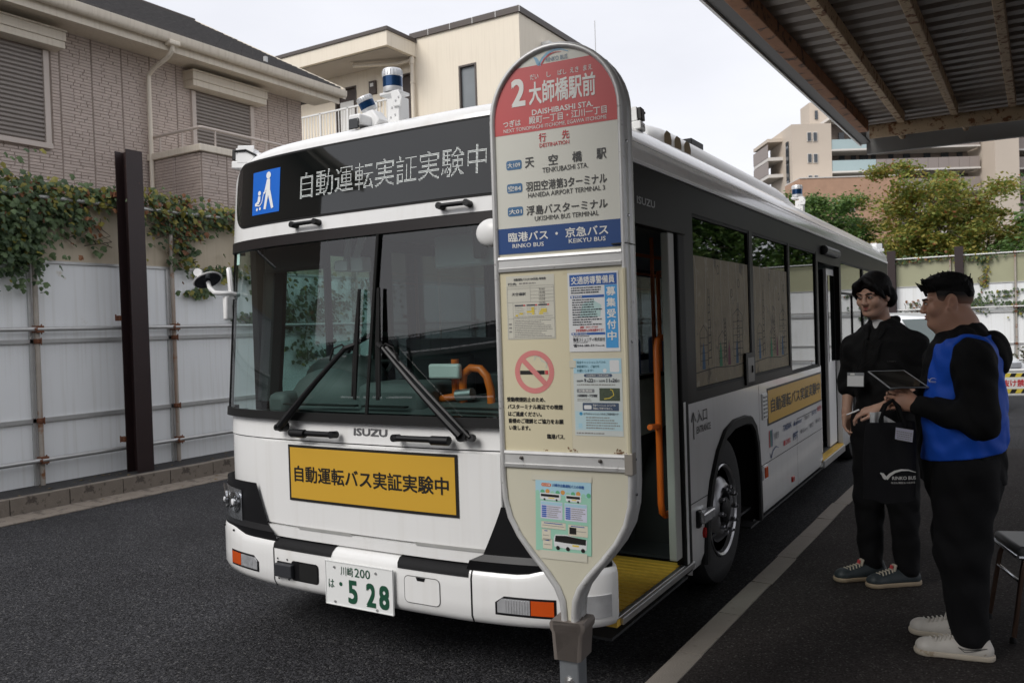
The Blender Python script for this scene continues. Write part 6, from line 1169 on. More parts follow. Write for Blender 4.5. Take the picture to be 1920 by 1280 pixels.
# lower poster (leans a little)
TL = math.radians(-1.5); LPC = Vector((-.012,1.009))
def lowf(h): return lambda a, z: SG(LPC.x + a*math.cos(TL) - z*math.sin(TL), LPC.y + a*math.sin(TL) + z*math.cos(TL), h)
def lp(nm, vf, m, h, par=None): return put(nm, vf, lowf(h), m, par)
lo_ = lp('feature_poster', rect2(-.106,.106,-.128,.128), M_pgreen, .0024, sign); lp('poster_block', rect2(-.106,.106,.075,.128), M_plight, .0027, lo_)
for k in range(11): lp('tree_icon', disc2(-.098+k*.0195,.080+.003*(k%3),.0085,n=10), (M_pgreen, mat('icon_green', (.12,.42,.22), .5), mat('icon_orange', (.62,.30,.08), .5))[k%3], .0029+.0001*(k%3), lo_)
lp('lettering', text_fit('川崎市自動運転バスの特徴', -.040,.080,.104,.116,bold=.02), M_pblue, .0033, lo_); lp('poster_block', rrect2(-.083,-.045,.103,.115,.005), mat('icon_red', (.62,.16,.06), .5), .0031, lo_); lp('lettering', text_fit('どこが違', -.079,-.049,.106,.112,bold=.01), M_sgwht, .0034, lo_)
def busicon(cx, cz, w, h, nm='bus_picture', three=False):
    o = lp(nm, rrect2(cx-w/2,cx+w/2,cz-h/2,cz+h/2,h*.2), M_paper, .0033, lo_); lp('bus_windows', rect2(cx-w*.46,cx+w*.42,cz-h*.05,cz+h*.33), M_ink, .0036, o); lp('bus_wheel', disc2(cx-w*.28,cz-h*.45,h*.16,n=12), M_ink, .0038, o); lp('bus_wheel', disc2(cx+w*.30,cz-h*.45,h*.16,n=12), M_ink, .0038, o); lp('bus_stripe', rect2(cx-w*.1,cx+w*.2,cz-h*.28,cz-h*.14), M_pyel, .0036, o)
busicon(-.048,.068,.080,.024); busicon(.040,.068,.058,.024)
for cx in (-.044,.048):
    q = lp('text_card', rect2(cx-.042,cx+.042,-.012,.050), M_plil, .0030, lo_)
    lp('card_head', rect2(cx-.040,cx+.040,.038,.048), M_plight, .0033, q)
    for k in range(6): lp('card_tag', rrect2(cx-.038,cx-.019,.029-k*.0072,.0345-k*.0072,.002), mat('tag_blue', (.04,.12,.45), .5), .0033, q)
    rr = random.Random(7); V = []; F = []
    for k in range(6):
        a = cx-.016
        while a < cx+.036*rr.uniform(.4,1): w = rr.uniform(.002,.005); i = len(V); V += [(a,.030-k*.0072),(a+w,.030-k*.0072),(a+w,.0335-k*.0072),(a,.0335-k*.0072)]; F.append((i,i+1,i+2,i+3)); a += w+.0012
    o = lp('small_print', (np.array(V), F), M_fine, .0033, q); o['kind'] = 'stuff'
for (x0,x1,z0,z1) in ((-.084,.010,-.046,-.022),(.020,.093,-.064,-.024),(-.082,-.048,-.090,-.050),(-.078,-.042,-.120,-.096+.012)):
    q = lp('note_card', rect2(x0,x1,z0,z1), M_paperc, .0031, lo_); lp('note_edge', join2(stroke2([(x0,z0),(x1,z0)],.0008),stroke2([(x0,z1),(x1,z1)],.0008)), M_fine, .0034, q); lp('note_text', rect2(x0+.004,x1-.006,(z0+z1)/2-.003,(z0+z1)/2-.001), M_fine, .0034, q); lp('note_text', rect2(x0+.01,x1-.012,z1-.007,z1-.004), M_pblue, .0034, q)
lp('photo_inset', rect2(.024,.050,-.058,-.034), M_ink, .0035, lo_)
bi = lp('bus_picture', (np.array([(-.034,-.108),(.010,-.112),(.088,-.110),(.090,-.075),(.010,-.062),(-.030,-.065),(-.036,-.08)]), [tuple(range(7))]), M_paper, .0033, lo_); lp('bus_windows', (np.array([(-.032,-.090),(.012,-.092),(.086,-.092),(.086,-.072),(.012,-.066),(-.029,-.069)]), [tuple(range(6))]), M_ink, .0036, bi)
for x in (-.02,.018,.075): lp('bus_wheel', disc2(x,-.112,.0075,n=14), M_ink, .0038, bi)
lp('bus_stripe', rect2(.035,.06,-.101,-.095), M_pyel, .0037, bi)
sp('tape', rect2(-.13,.10,1.135,1.155), mat('clear_tape', (.62,.60,.50), .2), .0028); sp('tape', rect2(-.105,.075,.855,.885), mat('clear_tape', (.62,.60,.50), .2), .0028)
# collar and post
b = MB(); cx_ = [(-.054,.044,.505),(-.055,.045,.52),(-.060,.052,.60),(-.067,.060,.612),(-.069,.062,.632),(-.064,.056,.642)]
b.grid(lambda k, j: SG(*( [(cx_[j][0],cx_[j][2],.022),(cx_[j][1]-.012,cx_[j][2],.022),(cx_[j][1],cx_[j][2],.012),(cx_[j][1],cx_[j][2],-.088),(cx_[j][0],cx_[j][2],-.088),(cx_[j][0],cx_[j][2],.012),(cx_[j][0]+.012,cx_[j][2],.022),(cx_[j][1]-.012,cx_[j][2],.022)][k] )), range(8), range(6)); b.add([SG(a,.642,h) for a,h in ((-.064,.022),(.056,.022),(.056,-.088),(-.064,-.088))], [(0,1,2,3)]); b.build('collar', M_cast, sign, angle=40)
b = MB(); b.add([SG(a,z,h) for z in (.12,.51) for a,h in ((-.042,.010),(.033,.010),(.033,-.070),(-.042,-.070))], [(0,1,5,4),(1,2,6,5),(2,3,7,6),(3,0,4,7)]); b.build('post', M_gal2, sign, smooth=False, bevel=.006)
b = MB(); b.lathe([(.014,0),(.014,.006),(.008,.006),(.008,.014),(0,.015)], SG(-.005,.43,.010), SN, 6); b.lathe([(.018,0),(.018,.002)], SG(-.005,.43,.010), SN, 14); b.build('bolt', M_alu, sign)
b = MB(); b.add([SG(a,z,h) for z in (.1185,.13) for a,h in ((-.12,.11),(.12,.11),(.12,-.17),(-.12,-.17))], [(3,2,1,0),(4,5,6,7),(0,1,5,4),(1,2,6,5),(2,3,7,6),(3,0,4,7)]); b.build('base_plate', M_gal2, sign, smooth=False)
# ================================================================== people (signed-distance bodies meshed with surface nets)
class SDF:
    def __init__(s, lo, hi, h):
        s.lo = np.array(lo, float); s.h = h; s.n = np.ceil((np.array(hi)-s.lo)/h).astype(int)+1; s.v = np.full(tuple(s.n), 1.0, np.float32)
    def block(s, lo, hi):
        i0 = np.clip(np.floor((np.array(lo)-s.lo)/s.h).astype(int), 0, s.n-1); i1 = np.clip(np.ceil((np.array(hi)-s.lo)/s.h).astype(int)+1, 1, s.n)
        sl = tuple(slice(a,b) for a,b in zip(i0,i1)); ax = [s.lo[k]+np.arange(i0[k],i1[k])*s.h for k in range(3)]
        return sl, np.stack(np.meshgrid(*ax, indexing='ij'), -1)
    def put(s, lo, hi, fn, k=.01, op='u'):
        m = k+2.5*s.h; sl, P = s.block(np.array(lo)-m, np.array(hi)+m)
        if P.size == 0: return s
        d = fn(P).astype(np.float32); a = s.v[sl]
        if op == 'u': hh = np.clip(.5+.5*(d-a)/max(k,1e-5),0,1); r = d+(a-d)*hh - k*hh*(1-hh); r = np.where(a > .9, d, r)
        elif op == 's': hh = np.clip(.5-.5*(a+d)/max(k,1e-5),0,1); r = a+(-d-a)*hh + k*hh*(1-hh)
        else: r = np.maximum(a, d)
        s.v[sl] = r; return s
    def cap(s, a, b, ra, rb=None, k=.02, op='u', sc=(1,1,1)):
        rb = ra if rb is None else rb; a = np.array(a,float); b = np.array(b,float); S = np.array(sc,float); r = max(ra,rb)
        def fn(P):
            q = (P-a)/S; ab = (b-a)/S; t = np.clip((q@ab)/max(ab@ab,1e-9),0,1); return (np.linalg.norm(q-t[...,None]*ab,axis=-1) - (ra+(rb-ra)*t))*S.min()
        return s.put(np.minimum(a,b)-r*S, np.maximum(a,b)+r*S, fn, k, op)
    def ell(s, c, r, k=.02, op='u', R=None):
        c = np.array(c,float); r = np.array(r,float); Rm = np.eye(3) if R is None else np.array(R)
        def fn(P):
            q = (P-c)@Rm; k0 = np.linalg.norm(q/r,axis=-1); k1 = np.linalg.norm(q/(r*r),axis=-1); return k0*(k0-1)/np.maximum(k1,1e-6)
        m = r.max() if R is not None else r
        return s.put(c-m, c+m, fn, k, op)
    def half(s, n, d, op='i'):     # keep the side n.p < d
        n = np.array(n,float); s.v = np.maximum(s.v, (sum(n[k]*(s.lo[k]+np.arange(s.n[k])*s.h).reshape([-1 if j==k else 1 for j in range(3)]) for k in range(3))-d).astype(np.float32)); return s
    def wob(s, amp, f, seed=0):
        ax = [(s.lo[k]+np.arange(s.n[k])*s.h).reshape([-1 if j==k else 1 for j in range(3)]) for k in range(3)]; x,y,z = ax
        w = np.sin(f*x+2.1*np.sin(f*.55*z+seed)+seed)*np.sin(f*.8*z+1.7*np.sin(f*.6*y+x*f*.4)) + .6*np.sin(f*1.9*y+f*1.1*z+seed*2+1.3*np.sin(f*x)); s.v = (s.v + amp*w).astype(np.float32); return s
    def mesh(s):
        v = s.v; inside = v < 0; n = s.n; c = inside[:-1,:-1,:-1].astype(np.int8)
        tot = sum(inside[i:n[0]-1+i, j:n[1]-1+j, k:n[2]-1+k].astype(np.int8) for i in (0,1) for j in (0,1) for k in (0,1)); cells = np.argwhere((tot > 0)&(tot < 8)); idx = -np.ones(tuple(n-1), np.int32); idx[tuple(cells.T)] = np.arange(len(cells))
        acc = np.zeros((len(cells),3)); cnt = np.zeros(len(cells)); corners = [(i,j,k) for i in (0,1) for j in (0,1) for k in (0,1)]
        for p in corners:
            for d in range(3):
                if p[d] == 0:
                    q = list(p); q[d] = 1; A = v[tuple((cells+np.array(p)).T)]; B = v[tuple((cells+np.array(q)).T)]; m = (A < 0) != (B < 0); t = np.where(m, A/np.where(np.abs(A-B) < 1e-9, 1, A-B), 0)
                    pt = np.array(p)[None,:].repeat(len(cells),0).astype(float); pt[:,d] += t; acc[m] += pt[m]; cnt[m] += 1
        V = (cells + acc/np.maximum(cnt,1)[:,None])*s.h + s.lo; F = []
        for d in range(3):
            o1, o2 = (d+1)%3, (d+2)%3; sl0 = [slice(None)]*3; sl1 = [slice(None)]*3; sl0[d] = slice(0,-1); sl1[d] = slice(1,None); a, b = inside[tuple(sl0)], inside[tuple(sl1)]; E = np.argwhere(a != b)
            E = E[(E[:,o1] > 0)&(E[:,o2] > 0)&(E[:,o1] < n[o1]-1)&(E[:,o2] < n[o2]-1)]
            if len(E) == 0: continue
            e1 = np.zeros(3,int); e1[o1] = 1; e2 = np.zeros(3,int); e2[o2] = 1
            Q = np.stack([idx[tuple((E-e1-e2).T)], idx[tuple((E-e2).T)], idx[tuple(E.T)], idx[tuple((E-e1).T)]], 1); fl = ~a[tuple(E.T)]; Q[fl] = Q[fl][:,::-1]; F.append(Q)
        return V, np.concatenate(F)
    def build(s, name, m, root, M, smooth=0):
        V, F = s.mesh(); me = bpy.data.meshes.new(name); W = np.array(M); V = V@W[:3,:3].T + W[:3,3]
        me.vertices.add(len(V)); me.vertices.foreach_set('co', V.ravel()); me.loops.add(F.size); me.loops.foreach_set('vertex_index', F.ravel().astype(np.int32)); me.polygons.add(len(F)); me.polygons.foreach_set('loop_start', np.arange(0,F.size,4,dtype=np.int32)); me.polygons.foreach_set('loop_total', np.full(len(F),4,np.int32)); me.polygons.foreach_set('use_smooth', np.ones(len(F),bool)); me.update(calc_edges=True); me.validate()
        me.materials.append(m); o = bpy.data.objects.new(name, me); COL.objects.link(o); attach(o, root)
        if smooth: md = o.modifiers.new('soft', 'SMOOTH'); md.factor = .5; md.iterations = smooth
        return o
M_skin1 = mat('skin_light', (.56,.345,.255), .5, var=.06, scale=18, sub=.12, spec=.35); M_skin2 = mat('skin_warm', (.54,.300,.205), .48, var=.06, scale=18, sub=.12, spec=.4)
M_hair = mat('black_hair', (.006,.0055,.0055), .62, var=.4, scale=60, bump=.25, bscale=300, spec=.2); M_stub = mat('shaved_hair', (.50,.285,.195), .7, var=.1, scale=200)
_n = M_stub.node_tree.nodes; _L = M_stub.node_tree.links; _b = _n['Principled BSDF']; _src = _b.inputs['Base Color'].links[0].from_socket; _tc = _n.new('ShaderNodeTexCoord'); _sx = _n.new('ShaderNodeSeparateXYZ'); _L.new(_tc.outputs['Object'], _sx.inputs[0]); _mr = _n.new('ShaderNodeMapRange'); _mr.inputs['From Min'].default_value = 1.700; _mr.inputs['From Max'].default_value = 1.768; _L.new(_sx.outputs['Z'], _mr.inputs['Value']); _mx = _n.new('ShaderNodeMix'); _mx.data_type = 'RGBA'; _L.new(_mr.outputs[0], _mx.inputs[0]); _L.new(_src, _mx.inputs[6]); _mx.inputs[7].default_value = (.012,.010,.009,1); _L.new(_mx.outputs[2], _b.inputs['Base Color'])   # hair thins out down the sides
M_cloth1 = mat('black_shirt', (.0065,.0065,.007), .85, var=.15, scale=30, bump=.25, bscale=500, spec=.25); M_cloth2 = mat('black_trousers', (.0055,.0055,.0065), .85, var=.15, scale=30, bump=.25, bscale=500, spec=.25); M_vest = mat('blue_vest', (.012,.10,.62), .6, var=.10, scale=8, bump=.15, bscale=300, spec=.3); M_tee = mat('white_tee', (.74,.74,.74), .8)
M_lip = mat('lip', (.42,.13,.11), .4); M_eyew = mat('eye_white', (.60,.57,.54), .3); M_iris = mat('iris_dark', (.015,.010,.008), .15); M_brow = mat('brow_hair', (.02,.016,.014), .8)
def head_prims(S0, c, yaw, pitch, fat=0., roll=0., hs=1.):
    """adds a head at c (centre of the skull), turned by yaw (about z) and pitched; returns the head frame"""
    Rm = Matrix.Rotation(yaw,3,'Z') @ Matrix.Rotation(pitch,3,'X') @ Matrix.Rotation(roll,3,'Y'); c = Vector(c); Rn = np.array(Rm); T = lambda x,y,z: tuple(c + Rm @ Vector((x,y,z))*hs); f = 1+fat
    class HS:
        def ell(s, c, r, k=.02, op='u', R=None): S0.ell(c, tuple(q*hs for q in r), k, op, R)
        def cap(s, a, b, ra, rb=None, k=.02, op='u'): S0.cap(a, b, ra*hs, (ra if rb is None else rb)*hs, k, op)
    S = HS()
    S.ell(T(0,.018,.032),(.077,.097,.092),.02,R=Rn); S.ell(T(0,-.028,-.042),(.062*f,.064,.078),.025,R=Rn); S.ell(T(0,-.072,-.098),(.024*f,.021,.019),.018,R=Rn)
    for s in (-1,1):
        S.cap(T(s*.050*f,.005,-.050),T(s*.022,-.056,-.096),.023*f,.018*f,.025); S.ell(T(s*.043*f,-.062,-.028),(.026*f,.026,.026*f),.025,R=Rn); S.cap(T(s*.012,-.090,.020),T(s*.048,-.076,.020),.0095,.009,.014)
        S.ell(T(s*.031,-.104,.002),(.020,.014,.010),.010,'s',R=Rn); S.ell(T(s*(.080+.01*fat),.015,-.006),(.0105,.021,.033),.006,R=Rn); S.ell(T(s*(.092+.012*fat),.010,-.002),(.0085,.011,.019),.004,'s',R=Rn); S.cap(T(s*(.082+.01*fat),-.005,-.028),T(s*(.083+.01*fat),.002,-.036),.008,.007,.006); S.ell(T(s*.0125,-.101,-.036),(.0085,.010,.0075),.006,R=Rn)
        S.ell(T(s*.031,-.082,.002),(.0165,.0125,.0105),.004,R=Rn)
    S.cap(T(0,-.089,.014),T(0,-.106,-.030),.0085,.0135,.010); S.cap(T(-.019,-.088,-.059),T(.019,-.088,-.059),.0070,.0070,.006); S.cap(T(-.016,-.088,-.069),T(.016,-.088,-.069),.0075,.0075,.005); S.cap(T(-.022,-.098,-.0635),T(.022,-.098,-.0635),.0022,.0022,.003,'s')
    if fat: S.cap(T(-.03,-.030,-.105),T(.03,-.030,-.105),.040,.040,.03); S.cap(T(0,.03,-.08),T(0,.055,-.12),.07,.075,.03)
    return T, Rm, Rn
def face_bits(root, M, T, Rm, fat=0.):
    A = lambda x,y,z: M @ Vector(T(x,y,z)); R3 = M.to_3x3() @ Rm
    for s in (-1,1):
        b = MB(); b.ell((0,0,0),(.0125,.0075,.0042),12,8); b.v = [tuple(A(s*.031,-.0905,.0008) + R3 @ Vector(v)) for v in b.v]; e = b.build('eye', M_eyew, root)
        b = MB(); b.ell((0,0,0),(.0058,.003,.0042),10,6); b.v = [tuple(A(s*.031-.001,-.0975,.0006) + R3 @ Vector(v)) for v in b.v]; b.build('iris', M_iris, e)
        b = MB(); b.tube([A(s*.016,-.0975,.0055),A(s*.027,-.0990,.0080),A(s*.038,-.0955,.0072),A(s*.046,-.088,.0035)], [.0016,.0021,.0021,.0014], 6); b.build('upper_lid', M_brow, e)
        b = MB(); b.tube([A(s*.012,-.0995,.019),A(s*.026,-.0985,.0245),A(s*.040,-.0905,.0245),A(s*.052,-.079,.018)], [.0030,.0040,.0036,.0016], 6); b.v = [tuple(v) for v in b.v]; b.build('eyebrow', M_brow, root)
    b = MB(); b.tube([A(-.020,-.0915,-.0615),A(-.008,-.0965,-.0575),A(0,-.0965,-.0585),A(.008,-.0965,-.0575),A(.020,-.0915,-.0615)], [.0015,.0038,.0036,.0038,.0015], 8); b.tube([A(-.017,-.0920,-.0665),A(0,-.0975,-.0700),A(.017,-.0920,-.0665)], [.0015,.0048,.0015], 8); b.build('lips', M_lip, root)
def hand(S, w, d, up, L=.185, side=1, curl=.35, spread=.25, thumb=(.5,.2)):
    """hand rooted at wrist w, pointing along d, up = back-of-hand normal; side = +1 thumb on the d x up side"""
    w = np.array(w,float); d = np.array(Vector(d).normalized()); up = np.array(Vector(up).normalized()); up = up-d*(up@d); up /= np.linalg.norm(up); r = np.cross(d,up)*side
    P = lambda a,b,c: tuple(w + d*a*L + r*b*L + up*c*L)
    S.cap(P(-.05,0,0),P(.12,0,0),.025,.026,.012); S.cap(P(.12,.11,0),P(.44,.17,.0),.0165,.0135,.012); S.cap(P(.12,.0,0),P(.46,.05,.01),.018,.0140,.012); S.cap(P(.12,-.08,0),P(.45,-.07,.005),.0165,.0135,.012); S.cap(P(.12,-.13,0),P(.40,-.19,-.01),.015,.0125,.012)
    for k,(b0,Lf,c0) in enumerate(((.18,.46,.0),(.06,.53,.01),(-.07,.49,.005),(-.20,.38,-.01))):
        base = np.array(P(.44-.05*(k==3),b0,c0)); q = base; ang = 0
        for j,(fl,rad) in enumerate(((.44,.0088),(.32,.0080),(.24,.0070))):
            ang += curl*(1+.12*k)*(1 if j else .8); dv = d*math.cos(ang) - up*math.sin(ang) + r*spread*(b0)*.9; dv /= np.linalg.norm(dv); q2 = q + dv*fl*Lf*L; S.cap(tuple(q),tuple(q2),rad,rad*.93,.003); q = q2
    t0 = np.array(P(.14,.17,-.04)); t1 = t0 + (d*.62+r*thumb[0]-up*thumb[1])*L*.30; t2 = t1 + (d*.85+r*thumb[0]*.2-up*thumb[1]*1.2)*L*.24; S.cap(P(.06,.08,-.02),tuple(t0),.020,.0155,.012); S.cap(tuple(t0),tuple(t1),.0125,.0105,.008); S.cap(tuple(t1),tuple(t2),.0100,.0085,.004)
def shoe(root, M, ank, toe_dir, m_up, m_sole, m_lace, L=.295, extra=None):
    """low trainer under the ankle point, pointing along toe_dir (local coords)"""
    d = Vector((toe_dir[0],toe_dir[1],0)).normalized(); s = Vector((-d.y,d.x,0)); a = Vector((ank[0],ank[1],0)); Rn = np.array(((s.x,d.x,0),(s.y,d.y,0),(0,0,1))); Q = lambda x,y,z: tuple(a + s*x + d*y + Vector((0,0,z)))
    lo = np.array([ank[0]-.3,ank[1]-.3,-.01]); hi = np.array([ank[0]+.3,ank[1]+.3,.16])
    S = SDF(lo,hi,.005); S.cap(Q(0,-.055,.038),Q(.004,.16,.033),.043,.041,.02,sc=(1,1,1)); S.ell(Q(.0,.175,.034),(.047,.045,.036),.02,R=Rn); S.cap(Q(0,-.055,.05),Q(0,-.048,.088),.040,.037,.02); S.cap(Q(0,.0,.065),Q(.0,.085,.055),.038,.034,.02); S.half((0,0,-1),-.022); o = S.build('shoe', m_up, root, M, 2)
    S = SDF(lo,hi,.005); S.cap(Q(0,-.060,.015),Q(.004,.165,.015),.047,.046,.02,sc=(1,1,.9)); S.ell(Q(0,.178,.015),(.051,.048,.03),.02,R=Rn); S.half((0,0,1),.027); S.half((0,0,-1),.0); S.build('sole', m_sole, o, M, 1)
    for k in range(5): b = MB(); y = .075+k*.019; z = .0955-k*.0050; b.tube([M @ Vector(Q(-.027,y,z-.014)), M @ Vector(Q(-.010,y+.006,z)), M @ Vector(Q(.010,y-.002,z)), M @ Vector(Q(.027,y+.004,z-.014))], .0042, 6); b.build('lace', m_lace, o)
    b = MB(); b.box(-.022,.022,-.006,.010,0,.045); b.v = [tuple(M @ Vector(Q(x,.062+y-z*.30,.078+z))) for x,y,z in b.v]; tg = b.build('tongue', m_lace, o, bevel=.006)
    if extra: extra(o, lambda x,y,z: M @ Vector(Q(x,y,z)))
    return o
# ---------------------------------------------------------------- man in black shirt
p1 = thing('person', 'tall man in black shirt with a white name badge standing by the bus rear', 'person', (.90,2.13,.119), rz=math.radians(-13))
M1 = Matrix.Translation((.90,2.13,.119)) @ Matrix.Rotation(math.radians(-13),4,'Z')
S = SDF((-.42,-.50,.03),(.42,.25,1.90),.0045)
hc = (-.028,-.045,1.685); T1, R1, Rn1 = head_prims(S, hc, math.radians(-11), math.radians(10))
S.cap((0,.012,1.46),(-.014,.0,1.60),.056,.050,.012); S.cap((0,.01,1.05),(0,.01,1.36),.13,.15,.05,sc=(1,.68,1)); S.cap((-.14,.02,1.40),(.14,.02,1.40),.05,.05,.04)
sh_l, el_l, wr_l = (-.178,.02,1.385),(-.222,.055,1.165),(-.215,-.015,.985); sh_r, el_r, wr_r = (.178,.02,1.385),(.225,.06,1.15),(.055,-.225,1.045)
for a,e,w in ((sh_l,el_l,wr_l),(sh_r,el_r,wr_r)): S.cap(a,e,.050,.041,.02); S.cap(e,w,.040,.026,.015)
for x in (-.10,.10): S.cap((x,.01,.95),(x*1.05,-.01,.50),.085,.056,.03); S.cap((x*1.05,-.01,.50),(x*1.1,.03,.08),.055,.036,.02)
hand(S, wr_l, (.12,-.10,-1), (-.9,.2,0), L=.19, side=1, curl=.38, thumb=(.35,.30)); hand(S, wr_r, (-.86,-.25,-.22), (.10,-.25,.95), L=.19, side=-1, curl=.42, thumb=(.45,.15))
body = S.build('body', M_skin1, p1, M1, 2); face_bits(p1, M1, T1, R1)
S = SDF((-.20,-.22,1.52),(.18,.14,1.88),.004); t = T1
S.ell(t(0,.022,.040),(.090,.107,.100),.02,R=Rn1); S.cap(t(-.055,.06,-.03),t(.055,.06,-.03),.048,.048,.03)
S.ell(t(0,-.118,-.020),(.060,.064,.090),.012,'s',R=Rn1); S.ell(t(0,-.03,-.095),(.11,.075,.075),.015,'s',R=Rn1)
for s in (-1,1):
    S.cap(t(s*.010,-.078,.104),t(s*.048,-.090,.072),.018,.018,.014); S.cap(t(s*.048,-.090,.072),t(s*.076,-.060,.026),.017,.015,.014); S.cap(t(s*.078,-.060,.026),t(s*.084,-.035,-.012),.016,.009,.012); S.cap(t(s*.084,.0,.03),t(s*.086,.012,-.005),.018,.012,.014); S.cap(t(s*.075,.05,.0),t(s*.062,.062,-.065),.030,.018,.02)
    for k in range(5): S.cap(t(s*(.012+.012*k),-.098,.098-.007*k),t(s*(.036+.012*k),-.102+.007*k,.060-.009*k),.0075,.0035,.005)
S.wob(.0009,240,1); S.build('hair', M_hair, p1, M1, 1)
S = SDF((-.42,-.30,.93),(.42,.26,1.56),.006)
S.cap((0,.01,1.02),(0,.01,1.34),.162,.182,.06,sc=(1,.70,1)); S.cap((0,.02,1.425),(.175,.02,1.385),.085,.066,.06); S.cap((0,.02,1.425),(-.175,.02,1.385),.085,.066,.06); S.cap((0,.012,1.42),(0,.012,1.505),.095,.072,.05)
for a,e,w in ((sh_l,el_l,wr_l),(sh_r,el_r,wr_r)): e2 = tuple(np.array(e)+(np.array(w)-np.array(e))*.14); S.cap(a,e,.064,.060,.04); S.cap(e,e2,.060,.060,.03); S.cap(tuple(np.array(e)+(np.array(w)-np.array(e))*.10),e2,.066,.066,.008)
S.wob(.0042,42,2); S.cap((-.012,-.06,1.57),(-.012,-.10,1.455),.034,.006,.01,'s'); S.half((0,0,-1),-.96); S.ell((0,-.02,1.585),(.068,.072,.06),.01,'s'); shirt = S.build('shirt', M_cloth1, p1, M1, 2)
S = SDF((-.16,-.16,1.40),(.14,.12,1.60),.0045)
for s in (-1,1): S.cap((s*.068,.035,1.535),(s*.050-.008,-.070,1.490),.022,.019,.02); S.cap((s*.050-.008,-.070,1.490),(s*.034-.010,-.112,1.435),.020,.008,.02)
S.cap((-.062,.055,1.54),(.062,.055,1.54),.022,.022,.02); S.build('collar', M_cloth1, shirt, M1, 1)
S = SDF((-.12,-.16,1.36),(.10,.08,1.555),.005); S.v[:] = 1.0; S.cap((-.012,-.015,1.40),(-.010,-.012,1.500),.076,.057,.02); S.build('undershirt', M_tee, p1, M1, 1)
for k,z in enumerate((1.385,1.29)): b = MB(); b.lathe([(.006,0),(.005,.002),(0,.0025)], M1 @ Vector((-.014,-.138 if k else -.128,z)), M1.to_3x3() @ Vector((0,-1,.1)), 10); b.build('button', M_band, shirt)
put('chest_print', text_fit('UNIFY', .075,.125,1.300,1.309,bold=.01), lambda a, z: M1 @ Vector((a,-.139,z)), mat('tone_print', (.05,.05,.05), .6), shirt)
S = SDF((-.24,-.20,.03),(.24,.22,1.06),.006)
S.cap((0,.015,.90),(0,.015,1.02),.170,.160,.05,sc=(1,.74,1))
for s in (-1,1): S.cap((s*.092,.01,.92),(s*.095,-.005,.50),.104,.086,.04); S.cap((s*.095,-.005,.50),(s*.105,.02,.10),.085,.066,.03)
S.wob(.0045,30,5); S.half((0,0,-1),-.055); S.half((0,0,1),1.02); S.build('trousers', M_cloth2, p1, M1, 2)
M_shd = mat('shoe_navy', (.030,.040,.045), .55, var=.3, scale=14); M_gum = mat('gum_sole', (.36,.28,.19), .6, var=.15, scale=12); M_lacec = mat('cream_lace', (.52,.47,.38), .7)
def redtab(o, Q): b = MB(); b.box(-.014,.014,0,.004,0,.020); b.v = [tuple(Q(x,.0715+y-z*.30,.098+z)) for x,y,z in b.v]; b.build('tongue_label', M_sgredt, o, smooth=False)
shoe(p1, M1, (-.100,-.005), (-.62,-.70), M_shd, M_gum, M_lacec, extra=redtab); shoe(p1, M1, (.085,.0), (-.62,-.72), M_shd, M_gum, M_lacec, extra=redtab)
bd = thing('name_badge', 'white name card in a clear holder on the black shirt', 'badge', M1 @ Vector((-.085,-.17,1.17)))
BF = lambda a, z, h=0: M1 @ Vector((-.092 + a, -.175 - h + .10*z, 1.200 + z))
b = MB(); b.add([BF(a,z,h) for h in (0,.003) for a,z in ((-.048,-.040),(.048,-.040),(.048,.040),(-.048,.040))], [(3,2,1,0),(4,5,6,7),(0,1,5,4),(1,2,6,5),(2,3,7,6),(3,0,4,7)]); b.build('holder', mat('clear_holder', (.28,.29,.30), .15), bd, smooth=False); put('card', rect2(-.046,.046,-.038,.022), lambda a, z: BF(a,z,.0042), M_paper, bd); put('card_header', rect2(-.030,-.005,.026,.036), lambda a, z: BF(a,z,.0042), M_sgwht, bd)
b = MB(); b.tube([M1 @ Vector((-.092,-.168,1.242)), M1 @ Vector((-.075,-.150,1.30)), M1 @ Vector((-.05,-.13,1.43))], .0035, 6); b.tube([M1 @ Vector((-.090,-.168,1.242)), M1 @ Vector((.0,-.150,1.32)), M1 @ Vector((.045,-.125,1.44))], .0035, 6); b.build('lanyard', M_cloth1, bd)
pn = MB(); pn.tube([M1 @ Vector((-.105,-.285,1.005)), M1 @ Vector((-.045,-.255,1.035))], .005, 8); tag(pn.build('pen', M_silver), 'thin silver pen held in the hand of the man in black', 'pen')
# ---------------------------------------------------------------- man in blue vest
RZ2 = math.radians(-84)
p2 = thing('person', 'heavyset man in blue vest over black hoodie holding a tablet', 'person', (1.335,1.225,.119), rz=RZ2)
M2 = Matrix.Translation((1.335,1.225,.119)) @ Matrix.Rotation(RZ2,4,'Z')
S = SDF((-.44,-.46,.03),(.44,.26,1.80),.0045)
hc = (.0,-.046,1.615); T2, R2, Rn2 = head_prims(S, hc, math.radians(5), math.radians(4), fat=.20, hs=.97)
S.cap((0,.02,1.40),(0,-.015,1.53),.082,.080,.03); S.cap((0,.0,1.02),(0,.01,1.30),.165,.17,.06,sc=(1,.80,1)); S.cap((-.16,.02,1.36),(.16,.02,1.36),.075,.075,.05)
shL, elL, wrL = (.222,.045,1.345),(.270,.070,1.085),(.195,-.185,1.155); shR, elR, wrR = (-.235,.045,1.345),(-.27,.04,1.08),(-.10,-.20,1.15)
for a,e,w in ((shL,elL,wrL),(shR,elR,wrR)): S.cap(a,e,.060,.052,.02); S.cap(e,w,.048,.032,.015)
for x in (-.11,.11): S.cap((x,.01,.92),(x,-.01,.48),.10,.065,.03); S.cap((x,-.01,.48),(x,.02,.07),.062,.042,.02)
